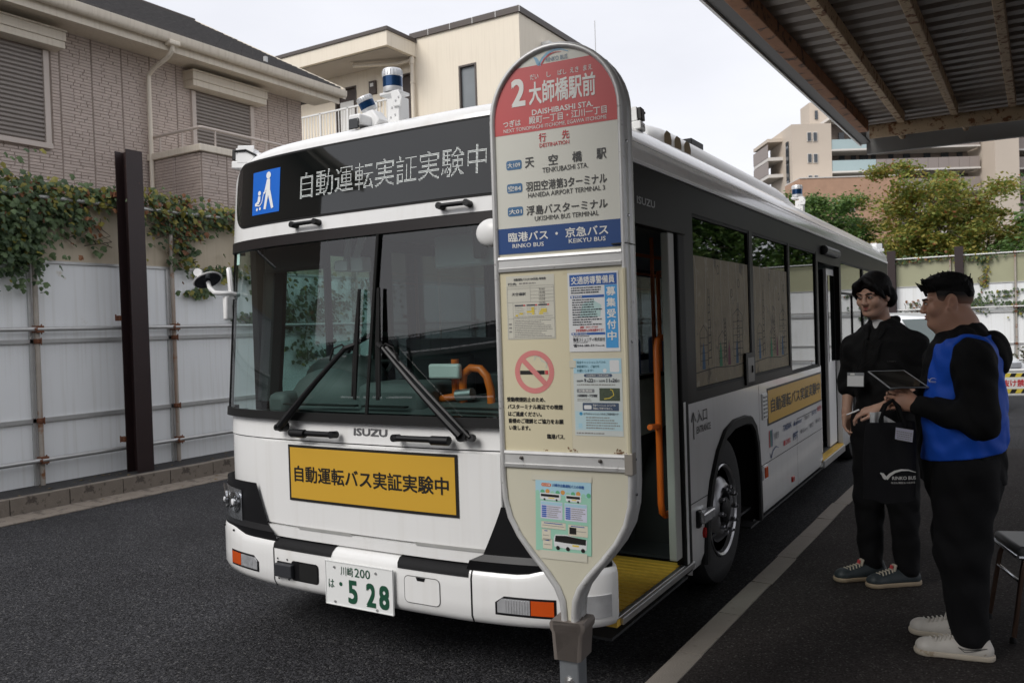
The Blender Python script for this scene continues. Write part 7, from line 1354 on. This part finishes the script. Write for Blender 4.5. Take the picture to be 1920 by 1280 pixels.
hand(S, wrL, (-.25,-.95,.22), (.85,-.15,.25), L=.18, side=1, curl=.50, thumb=(.55,.10)); hand(S, wrR, (.30,-.90,.15), (-.8,-.1,.3), L=.18, side=-1, curl=.45, thumb=(.5,.1))
S.build('body', M_skin2, p2, M2, 2); face_bits(p2, M2, T2, R2, .22)
S = SDF((-.16,-.22,1.56),(.16,.16,1.84),.004); t = T2
S.ell(t(0,.008,.088),(.080,.100,.058),.02,R=Rn2); S.cap(t(-.045,-.062,.094),t(.045,-.062,.094),.024,.024,.02); S.ell(t(0,.080,.045),(.068,.040,.050),.02,R=Rn2)
S2 = SDF((-.16,-.22,1.56),(.16,.16,1.84),.004); S2.ell(t(0,.020,.036),(.0800,.1000,.0950),.02,R=Rn2); S2.ell(t(0,-.128,.0),(.14,.075,.080),.012,'s',R=Rn2); S2.ell(t(0,-.03,-.070),(.2,.2,.122),.015,'s',R=Rn2); S.v = np.minimum(S.v, S2.v)
rr = random.Random(8)
for k in range(90):
    x, y = rr.uniform(-.068,.068), rr.uniform(-.10,.115); zz = .134-.06*(x/.08)**2-.045*((y-.0)/.11)**2; q = max(0,-y/.1); S.cap(t(x,y,zz-.018),t(x*1.15+rr.uniform(-.006,.006),y*1.05-.020*q+rr.uniform(-.010,.012),zz+rr.uniform(.006,.027)),.0068,.0024,.005)
for k in range(16): x = -.06+.008*k; S.cap(t(x,-.072,.102+rr.uniform(-.008,.010)),t(x*1.05,-.096+rr.uniform(-.006,.006),.112+rr.uniform(-.010,.014)),.0080,.0030,.008)
S.wob(.0008,230,3); S.build('hair', M_hair, p2, M2, 1)
S = SDF((-.12,-.14,1.54),(.12,.16,1.74),.004); S.ell(t(0,.018,.0325),(.0788,.0985,.0935),.02,R=Rn2); S.ell(t(0,-.135,-.01),(.14,.095,.2),.01,'s',R=Rn2); S.ell(t(0,-.02,-.085),(.2,.17,.072),.02,'s',R=Rn2); S.ell(t(.085,.010,-.012),(.03,.030,.050),.01,'s',R=Rn2); S.ell(t(-.085,.010,-.012),(.03,.030,.050),.01,'s',R=Rn2); S.build('hair_fade', M_stub, p2, M2, 2)
S = SDF((-.44,-.36,.74),(.44,.30,1.52),.006)
def torso2(S, o):
    S.cap((0,-.005,.98),(0,-.005,1.12),.205+o,.215+o,.06,sc=(1,.80,1)); S.cap((0,.0,1.12),(0,.008,1.30),.205+o,.205+o,.06,sc=(1,.80,1)); S.cap((-.17,.03,1.355),(.17,.03,1.355),.092+o,.092+o,.06); S.cap((0,.03,1.38),(0,.02,1.45),.11+o,.095+o,.05)
torso2(S, 0); S.cap((0,.005,.83),(0,.0,1.0),.212,.210,.05,sc=(1,.84,1))
for a,e,w in ((shL,elL,wrL),(shR,elR,wrR)): S.cap(a,e,.085,.067,.05); S.cap(e,tuple(np.array(e)+(np.array(w)-np.array(e))*.93),.066,.046,.03); S.cap(tuple(np.array(e)+(np.array(w)-np.array(e))*.88),tuple(np.array(e)+(np.array(w)-np.array(e))*.95),.046,.044,.006)
S.wob(.0042,40,7); S.half((0,0,-1),-.785); S.ell((0,-.05,1.54),(.095,.115,.075),.01,'s'); hd = S.build('hoodie', M_cloth1, p2, M2, 2)
S = SDF((-.22,-.10,1.28),(.22,.30,1.56),.006); S.cap((-.095,.03,1.455),(.095,.03,1.455),.042,.042,.03); S.cap((-.112,.01,1.445),(-.06,-.105,1.385),.040,.028,.03); S.cap((.112,.01,1.445),(.06,-.105,1.385),.040,.028,.03); S.ell((0,.125,1.395),(.135,.080,.085),.03); S.ell((0,.155,1.335),(.10,.055,.06),.03); S.ell((0,.055,1.53),(.085,.070,.055),.02,'s'); S.wob(.003,45,9); S.build('hood', M_cloth1, hd, M2, 2)
S = SDF((-.34,-.34,.80),(.34,.30,1.52),.006); torso2(S, .014); S.cap((0,.0,.90),(0,.0,1.0),.216,.218,.05,sc=(1,.82,1)); S.wob(.0038,40,7)
for s,a,e in ((1,shL,elL),(-1,shR,elR)): S.cap((s*.30,.055,1.43),(s*.30,.05,1.16),.105,.100,.01,'s'); S.cap((s*.255,.04,1.10),(s*.28,.05,1.16),.075,.09,.02,'s')
S.half((0,.15,-1),-.915); S.ell((0,-.01,1.49),(.175,.150,.120),.01,'s'); S.cap((0,-.27,1.02),(0,-.26,1.42),.160,.195,.01,'s'); S.cap((0,-.28,.84),(0,-.27,1.05),.115,.155,.01,'s'); S.build('vest', M_vest, p2, M2, 2)
VF = lambda a, z: M2 @ Vector((.142+.3*a, -.166+.95*a, z)); swoosh(-.015,1.262,.045,.018,M_sgwht,None,0,p2, fn=lambda nm, vf, m, h, par: put(nm, vf, lambda a, z: M2 @ Vector((.192+a*.69, -.126+a*.72, z)), m, par))
put('vest_lettering', text_fit('RINKO', -.008,.030,1.256,1.264,bold=.01), lambda a, z: M2 @ Vector((.1925+a*.69, -.1265+a*.72, z)), M_sgwht, p2)
S = SDF((-.27,-.24,.03),(.27,.24,.98),.006); S.cap((0,.01,.80),(0,.01,.93),.205,.195,.05,sc=(1,.80,1))
for s in (-1,1): S.cap((s*.105,.005,.85),(s*.108,-.01,.48),.135,.112,.04); S.cap((s*.108,-.01,.48),(s*.108,.012,.10),.110,.078,.03)
S.wob(.0055,26,11); S.half((0,0,-1),-.062); S.half((0,0,1),.93); S.build('trousers', M_cloth2, p2, M2, 2)
M_shw = mat('white_leather_worn', (.60,.57,.52), .5, var=.14, scale=16, spots=((.40,.35,.28), 22, .62)); M_solew = mat('cream_sole', (.52,.46,.37), .6, var=.14, scale=14, spots=((.36,.29,.20), 18, .6)); M_lacew = mat('white_lace', (.58,.55,.50), .7)
def tick(o, Q):
    for s in (1,):
        b = MB(); pts = [(.048,.045,.060),(.049,.020,.040),(.0485,-.01,.046),(.045,-.07,.066)]; b.tube([Q(-x if False else x,y,z) for x,y,z in pts], .0014, 5); b.tube([Q(.048,.045,.060),Q(.049,.022,.052),Q(.0480,-.01,.052),Q(.045,-.07,.066)], .0014, 5); b.build('side_stripe', M_sggry, o)
        b = MB(); pts = [(-.048,.045,.060),(-.049,.020,.040),(-.0485,-.01,.046),(-.045,-.07,.066)]; b.tube([Q(x,y,z) for x,y,z in pts], .0014, 5); b.tube([Q(-.048,.045,.060),Q(-.049,.022,.052),Q(-.0480,-.01,.052),Q(-.045,-.07,.066)], .0014, 5); b.build('side_stripe', M_sggry, o)
shoe(p2, M2, (.115,.005), (.02,-1), M_shw, M_solew, M_lacew, L=.31, extra=tick); shoe(p2, M2, (-.125,-.015), (-.10,-1), M_shw, M_solew, M_lacew, L=.31, extra=tick)
# tablet in his hands
tb = thing('tablet', 'dark tablet in a clear case held by the man in the blue vest', 'tablet', M2 @ Vector((.05,-.27,1.26)))
TBM = M2 @ Matrix.Translation((.085,-.262,1.262)) @ Matrix.Rotation(math.radians(-6),4,'X') @ Matrix.Rotation(math.radians(13),4,'Y') @ Matrix.Rotation(math.radians(24),4,'Z')
b = MB(); b.box(-.125,.125,-.085,.085,-.005,.004, TBM); b.build('tablet_case', mat('tablet_back', (.035,.037,.040), .25, spec=.6), tb, bevel=.004); b = MB(); b.box(-.115,.115,-.077,.077,.0042,.0050, TBM); b.build('screen', M_gloss, tb, smooth=False); b = MB(); b.tube([TBM @ Vector(q) for q in ((-.125,-.085,.002),(.125,-.085,.002),(.125,.085,.002),(-.125,.085,.002),(-.125,-.085,.002))], .0035, 6); b.build('case_rim', mat('clear_rim', (.40,.42,.43), .2), tb); b = MB(); b.box(-.09,.09,-.02,-.012,-.0062,-.0052, TBM); b.box(-.09,.09,.02,.024,-.0062,-.0052, TBM); b.build('case_strap', M_fascia, tb, smooth=False)
# tote bag hanging from his wrist
BC = Vector((1.065,.965,.0)); bex = Vector((.92,.39,0)).normalized(); bn = Vector((.39,-.92,0)).normalized()
bag = thing('tote_bag', 'black cloth tote bag with white printed emblem hanging from the tablet holder', 'bag', BC+Vector((0,0,.85)))
def BG(a, z, h=0.): return BC + bex*a + bn*h + Vector((0,0,z))
def bagp(i, j, sgn):
    u = -1+2*i/14; v = j/14; z = .855+.345*v; wdt = (.112-.018*v) + .012*math.sin(2.2*v); dep = .040*math.sqrt(max(0,1-abs(u)**3))*(1-.55*abs(v-.35)) + .004; a = u*wdt - .012*(1-v); z += (-.020*math.cos(u*1.5)*(1-v)) + .006*math.sin(u*7+v*4)*(1-v)
    return BG(a, z, sgn*(dep + .004*math.sin(u*9+v*6)))
b = MB(); b.grid(lambda i, j: bagp(i,j,1), range(15), range(15)); b.grid(lambda i, j: bagp(i,j,-1), range(15), range(15), flip=True)
b.grid(lambda i, s: bagp(i,0,s), range(15), [-1,1]); b.grid(lambda s, j: bagp(0,j,s), [-1,1], range(15)); b.grid(lambda s, j: bagp(14,j,-s), [-1,1], range(15)); b.build('bag_body', mat('bag_cloth', (.011,.011,.013), .8, var=.15, scale=30, bump=.3, bscale=400, spec=.25), bag, angle=70)
for h in (.026,-.026): b = MB(); b.tube([BG(-.05,1.15,h), BG(-.048,1.21,h*.9), BG(-.02,1.275,h*.4), BG(.012,1.296,0), BG(.035,1.27,h*.4), BG(.055,1.20,h*.9), BG(.057,1.15,h)], .009, 6); b.v = [tuple(v) for v in b.v]; b.build('strap', M_cloth1, bag)
def on_bag(a, z): 
    u = max(-1,min(1,a/.115)); v = (z-.855)/.345; dep = .040*math.sqrt(max(0,1-abs(u)**3))*(1-.55*abs(v-.35)) + .004; return BG(a, z, dep+.0085)
def bput2(nm, vf, m, h, par): return put(nm, vf, on_bag, m, par)
swoosh(-.062,.948,.155,.050,M_sgwht,None,0,bag,fn=bput2); put('bag_lettering', text_fit('RINKO BUS', -.012,.092,.944,.960,bold=.02), on_bag, M_sgwht, bag); put('bag_lettering', text_fit('今日も明日もつながる', -.018,.088,.926,.935,bold=.01), on_bag, M_sgwht, bag)
lt = thing('paper_handout', 'white papers sticking out of the top of the black tote bag', 'paper', BG(0,1.15,0)); b = MB(); b.grid(lambda i, j: BG(-.088+.052*i/6, 1.12+.125*j/4, .004+.010*math.sin(i*.9)), range(7), range(5)); b.build('sheet', M_paper, lt, solid=.002); b = MB(); b.grid(lambda i, j: BG(-.025+.085*i/6, 1.11+(.118-.055*i/6)*j/4, -.006+.012*math.sin(i*.8)), range(7), range(5)); b.build('sheet', M_paper, lt, solid=.002)
cd = MB(); cd.add([BG(a,z,h) for h in (.0475,.0495) for a,z in ((.005,1.128),(.078,1.112),(.084,1.166),(.010,1.180))], [(3,2,1,0),(4,5,6,7),(0,1,5,4),(1,2,6,5),(2,3,7,6),(3,0,4,7)]); cdo = cd.build('card_tag', M_plil, smooth=False); tag(cdo, 'small white card clipped to the tote bag rim', 'card')
rr = random.Random(3); V = []; F = []
for k in range(5):
    a = .012
    while a < .072: w = rr.uniform(.004,.010); z = 1.162-k*.0095-(a-.01)*.2; i = len(V); V += [(a,z),(a+w,z-.2*w),(a+w,z-.2*w+.0035),(a,z+.0035)]; F.append((i,i+1,i+2,i+3)); a += w+.002
o = put('card_print', (np.array(V),F), lambda a, z: BG(a,z,.0502), M_fine, cdo); o['kind'] = 'stuff'
# ================================================================== white car at the back
M_carw = mat('car_white', (.76,.77,.78), .25, var=.02, coat=.5); G_car = mat('car_glass', (.05,.075,.07), .06, var=.2, scale=2, spec=.8)
CM = Matrix.Translation((-.05,13.9,0)) @ Matrix.Rotation(math.radians(-38),4,'Z')
car = thing('parked_car', 'white small car parked before the far hoarding, half hidden by the men', 'car', CM.translation)
def cput(b, nm, m, par=None, **k): b.v = [tuple(CM @ Vector(v)) for v in b.v]; return b.build(nm, m, par or car, **k)
prof = [(-1.75,.35),(-1.78,.75),(-1.70,.98),(-1.55,1.45),(-1.35,1.66),(-.9,1.74),(-.1,1.72),(.30,1.62),(.62,1.28),(.95,1.05),(1.45,.95),(1.66,.80),(1.70,.50),(1.66,.32)]
b = MB(); rings = []
for sx in (-.80,-.76,-.70,.70,.76,.80): 
    q = 1-.10*((abs(sx)-.70)/.10)**2 if abs(sx) > .70 else 1; rings.append([(x, sx*(1-.14*max(0,(z-1.0)/.74)) , .30+(z-.30)*(1-.03*(abs(sx) > .75)-.012*(abs(sx) > .78))) for x,z in prof])
b.grid(lambda k, j: rings[j][k], range(len(prof)), range(6)); n_ = len(prof); b.add(rings[0], [tuple(range(n_))]); b.add(rings[5], [tuple(range(n_))[::-1]]); cput(b, 'car_body', M_carw, angle=35)
for s in (-1,1):
    for poly, nm in (([(-1.42,1.06),(-.62,1.05),(-.62,1.56),(-1.25,1.56)],'side_window'),([(-.55,1.05),(.42,1.04),(.12,1.54),(-.55,1.57)],'side_window'),([(.46,1.04),(.62,1.04),(.22,1.46)],'quarter_window')):
        b = MB(); b.add([(x, s*(.806-.112*(z-1.0)/.74*1.0-.0), z) for x,z in poly], [tuple(range(len(poly)))]); cput(b, nm, G_car, smooth=False, solid=.004)
    b = MB(); b.box(.36,.52,s*.82-.09,s*.82+.09,1.02,1.16); cput(b, 'car_mirror', M_carw, bevel=.03)
    b = MB(); b.box(1.56,1.70,s*.55-.14,s*.55+.14,.72,.84); cput(b, 'headlight', M_lens, bevel=.02)
    for x in (-1.1,1.1): b = MB(); b.lathe([(.16,-.1),(.29,-.09),(.30,-.02),(.28,.02),(.17,.02),(.16,.0),(0,.01)], (x,s*.72,.30), (0,s,0), 24); wo = cput(b, 'wheel', M_tyre); b = MB(); b.lathe([(.17,.021),(.15,.03),(.05,.03),(0,.035)], (x,s*.72,.30), (0,s,0), 20); cput(b, 'rim', M_silver, wo)
b = MB(); b.add([(.36,-.60,1.585),(.36,.60,1.585),(.86,.68,1.10),(.86,-.68,1.10)], [(0,1,2,3)]); b.v = [(x+.025,y,z+.02) for x,y,z in b.v]; cput(b, 'windscreen', G_car, smooth=False, solid=.004)
b = MB(); b.tube([(-.9,0,1.735),(-.98,0,1.80)], .012, 6); cput(b, 'aerial', M_ink)
# ================================================================== striped barrier
br = thing('barrier', 'white pipe barrier with red lettered board and black and yellow stripes at right edge', 'barrier', (2.2,10.4,0))
BRM = Matrix.Translation((1.30,10.30,0)) @ Matrix.Rotation(math.radians(22),4,'Z')
def brp(x, z, h=0.): return BRM @ Vector((x,-h,z))
b = MB(); b.tube([brp(-.12,.0),brp(-.12,.80),brp(-.08,.85),brp(0,.86),brp(1.9,.86),brp(1.98,.84),brp(2.0,.80),brp(2.0,0)], .024, 10); b.tube([brp(-.12,.52),brp(2.0,.52)], .018, 8); b.build('barrier_frame', M_whitemet, br)
bo = put('barrier_board', rect2(-.08,1.96,.545,.825), lambda a, z: brp(a,z,.026), M_pyel, br)
for k in range(14): 
    x = -.06+k*.145
    for z0,z1 in ((.772,.824),(.546,.600)): put('stripe', (np.array([(x,z0),(x+.07,z0),(x+.07+.03,z1),(x+.03,z1)]), [(0,1,2,3)]), lambda a, z: brp(a,z,.0275), M_ink, bo)
put('board_face', rect2(-.08,1.96,.605,.768), lambda a, z: brp(a,z,.0272), M_sgwht, bo); put('board_lettering', text_fit('通り抜け禁止', -.06,.52,.635,.738,bold=.04), lambda a, z: brp(a,z,.0285), mat('board_red', (.55,.02,.03), .5), bo); put('board_lettering', text_fit('通り抜け禁止', .80,1.38,.635,.738,bold=.04), lambda a, z: brp(a,z,.0285), mat('board_red', (.55,.02,.03), .5), bo)
# weeds at the foot of the far hoarding
def weed(x, y, h, n, seed, lab):
    rr = random.Random(seed); V = []; F = []; S = MB(); r = thing('weed', lab, 'plant', (x,y,.11), 'weeds along the far hoarding')
    for k in range(n):
        a = rr.uniform(0,6.28); L = h*rr.uniform(.5,1); p = Vector((x+rr.gauss(0,.08),y+rr.gauss(0,.04),.11)); tip = p+Vector((math.cos(a)*L*.35,math.sin(a)*L*.2,L)); S.tube([p,p.lerp(tip,.5)+Vector((0,0,.03)),tip], [.008,.006,.003], 5)
        for q in range(9): c = p.lerp(tip,.25+.08*q); i = len(V); d = Vector((rr.gauss(0,1),rr.gauss(0,.6),rr.gauss(.2,.4))).normalized()*.09; w = d.cross(Vector((0,1,0))).normalized()*.025 if abs(d.y) < .08 else Vector((.02,0,0)); V += [c, c+d*.5+w, c+d, c+d*.5-w]; F.append((i,i+1,i+2,i+3))
    S.build('stems', M_bark, r)['kind'] = 'stuff'; me = bpy.data.meshes.new('leaves'); me.from_pydata([tuple(v) for v in V],[],F); me.materials.append(mat('weed_leaf',(.07,.075,.04),.7,var=.4,scale=10)); o = bpy.data.objects.new('leaves',me); COL.objects.link(o); attach(o,r); o['kind'] = 'stuff'
weed(1.55,YB-.4,.55,8,1,'brownish weed clump at the far hoarding foot, right of the vest man'); weed(1.95,YB-.5,.70,10,2,'taller brown weed clump at the far hoarding foot near the right edge'); weed(2.5,YB-.45,.5,8,3,'small weed clump at the far hoarding foot at the right edge')
# ================================================================== stool at the right edge
sl = thing('stool', 'folding stool with grey padded seat and chromed legs at the right edge', 'stool', (1.66,1.60,.118))
M_seatg = mat('grey_vinyl', (.16,.165,.165), .42, var=.06, scale=6)
sc_ = Vector((1.66,1.62,0)); sR = Matrix.Rotation(math.radians(18),4,'Z')
def SLp(x,y,z): return sc_ + (sR @ Vector((x,y,z)))
b = MB(); b.box(-.17,.17,-.17,.17,.525,.572); b.v = [tuple(SLp(*v)) for v in b.v]; b.build('seat_pad', M_seatg, sl, bevel=.02); b = MB(); b.tube([SLp(x,y,.522) for x,y in ((-.165,-.165),(.165,-.165),(.165,.165),(-.165,.165),(-.165,-.165))], .012, 8); b.build('seat_frame', M_chrome, sl)
for sx in (-1,1):
    for sy in (-1,1): b = MB(); b.tube([SLp(sx*.13,sy*.14,.512),SLp(sx*.145,sy*.15,.46),SLp(sx*.195,sy*.17,.128)], .0115, 10); b.build('leg', mat('brown_chrome', (.16,.10,.075), .3, metal=.8), sl); b = MB(); b.lathe([(.015,0),(.015,.022),(.011,.028)], SLp(sx*.197,sy*.17,.1185), (0,0,1), 10); b.build('foot_cap', M_rub, sl)
for sx in (-1,1): b = MB(); b.tube([SLp(sx*.155,-.155,.40),SLp(sx*.155,.155,.40)], .008, 8); b.build('stretcher', M_chrome, sl)
# ================================================================== what the windscreen mirrors: elevated road behind the camera
el = thing('elevated_road', 'dark elevated road with railing mirrored in the bus windscreen', 'bridge', (0,-40,0)); ERM = Matrix.Translation((-6,-38,0)) @ Matrix.Rotation(math.radians(7),4,'Z'); M_con = mat('viaduct_concrete', (.20,.20,.195), .85, var=.12, scale=.6)
def ebx(nm, m, *a, par=None): b = MB(); b.box(*a); b.v = [tuple(ERM @ Vector(v)) for v in b.v]; return b.build(nm, m, par or el, smooth=False)
ebx('girder', mat('girder_steel', (.10,.11,.115), .7, var=.1, scale=.8), -60,60,-8,0,5.4,7.3); ebx('deck_edge', M_con, -60,60,-8.2,.2,7.302,7.6)
rlg = ebx('railing', M_fascia, -60,60,.02,.10,8.75,8.83)
em = MB().box(-.06,.06,.0,.12,7.6,8.75); emm = em.mesh('railing_post', smooth=False); emm.materials.append(M_fascia); epm = MB().box(.07,1.93,.04,.07,7.7,8.68).mesh('railing_panel', smooth=False); epm.materials.append(mat('smoked_panel', (.16,.17,.18), .4))
for k in range(56):
    for me_, nm in ((emm,'railing_post'),(epm,'railing_panel')): o = bpy.data.objects.new(nm, me_); COL.objects.link(o); o.matrix_world = ERM @ Matrix.Translation((-56+2*k,0,0)); o.parent = rlg; o.matrix_parent_inverse = WORLD_of(rlg).inverted()
for k in range(6): ebx('pier', M_con, -45+k*18,-43+k*18,-6,-2,0,5.4)
rw = MB(); rw.box(-70,70,-9.6,-9.2,0,5.38); rw.v = [tuple(ERM @ Vector(v)) for v in rw.v]; rwo = rw.build('sky_blocker_wall', mat('dark_wall', (.10,.10,.10), .9, var=.2, scale=.5), smooth=False); tag(rwo, 'unseen dark wall added under the elevated road to hide sky in the windscreen reflection', 'wall')  # unseen wall added to block the bright sky gap below the mirrored girder
lm_ = MB(); lm_.tube([(-9.5,-30,0),(-9.5,-30,9.6),(-9.2,-29.6,10.1),(-7.9,-28.4,10.3)], [.11,.07,.06,.05], 8); lpst = lm_.build('street_lamp', M_fascia); tag(lpst, 'curved street lamp mirrored in the bus windscreen', 'street lamp'); b = MB(); b.box(-8.2,-7.4,-28.7,-28.1,10.25,10.36); b.build('lamp_head', M_fascia, lpst, smooth=False, bevel=.03)
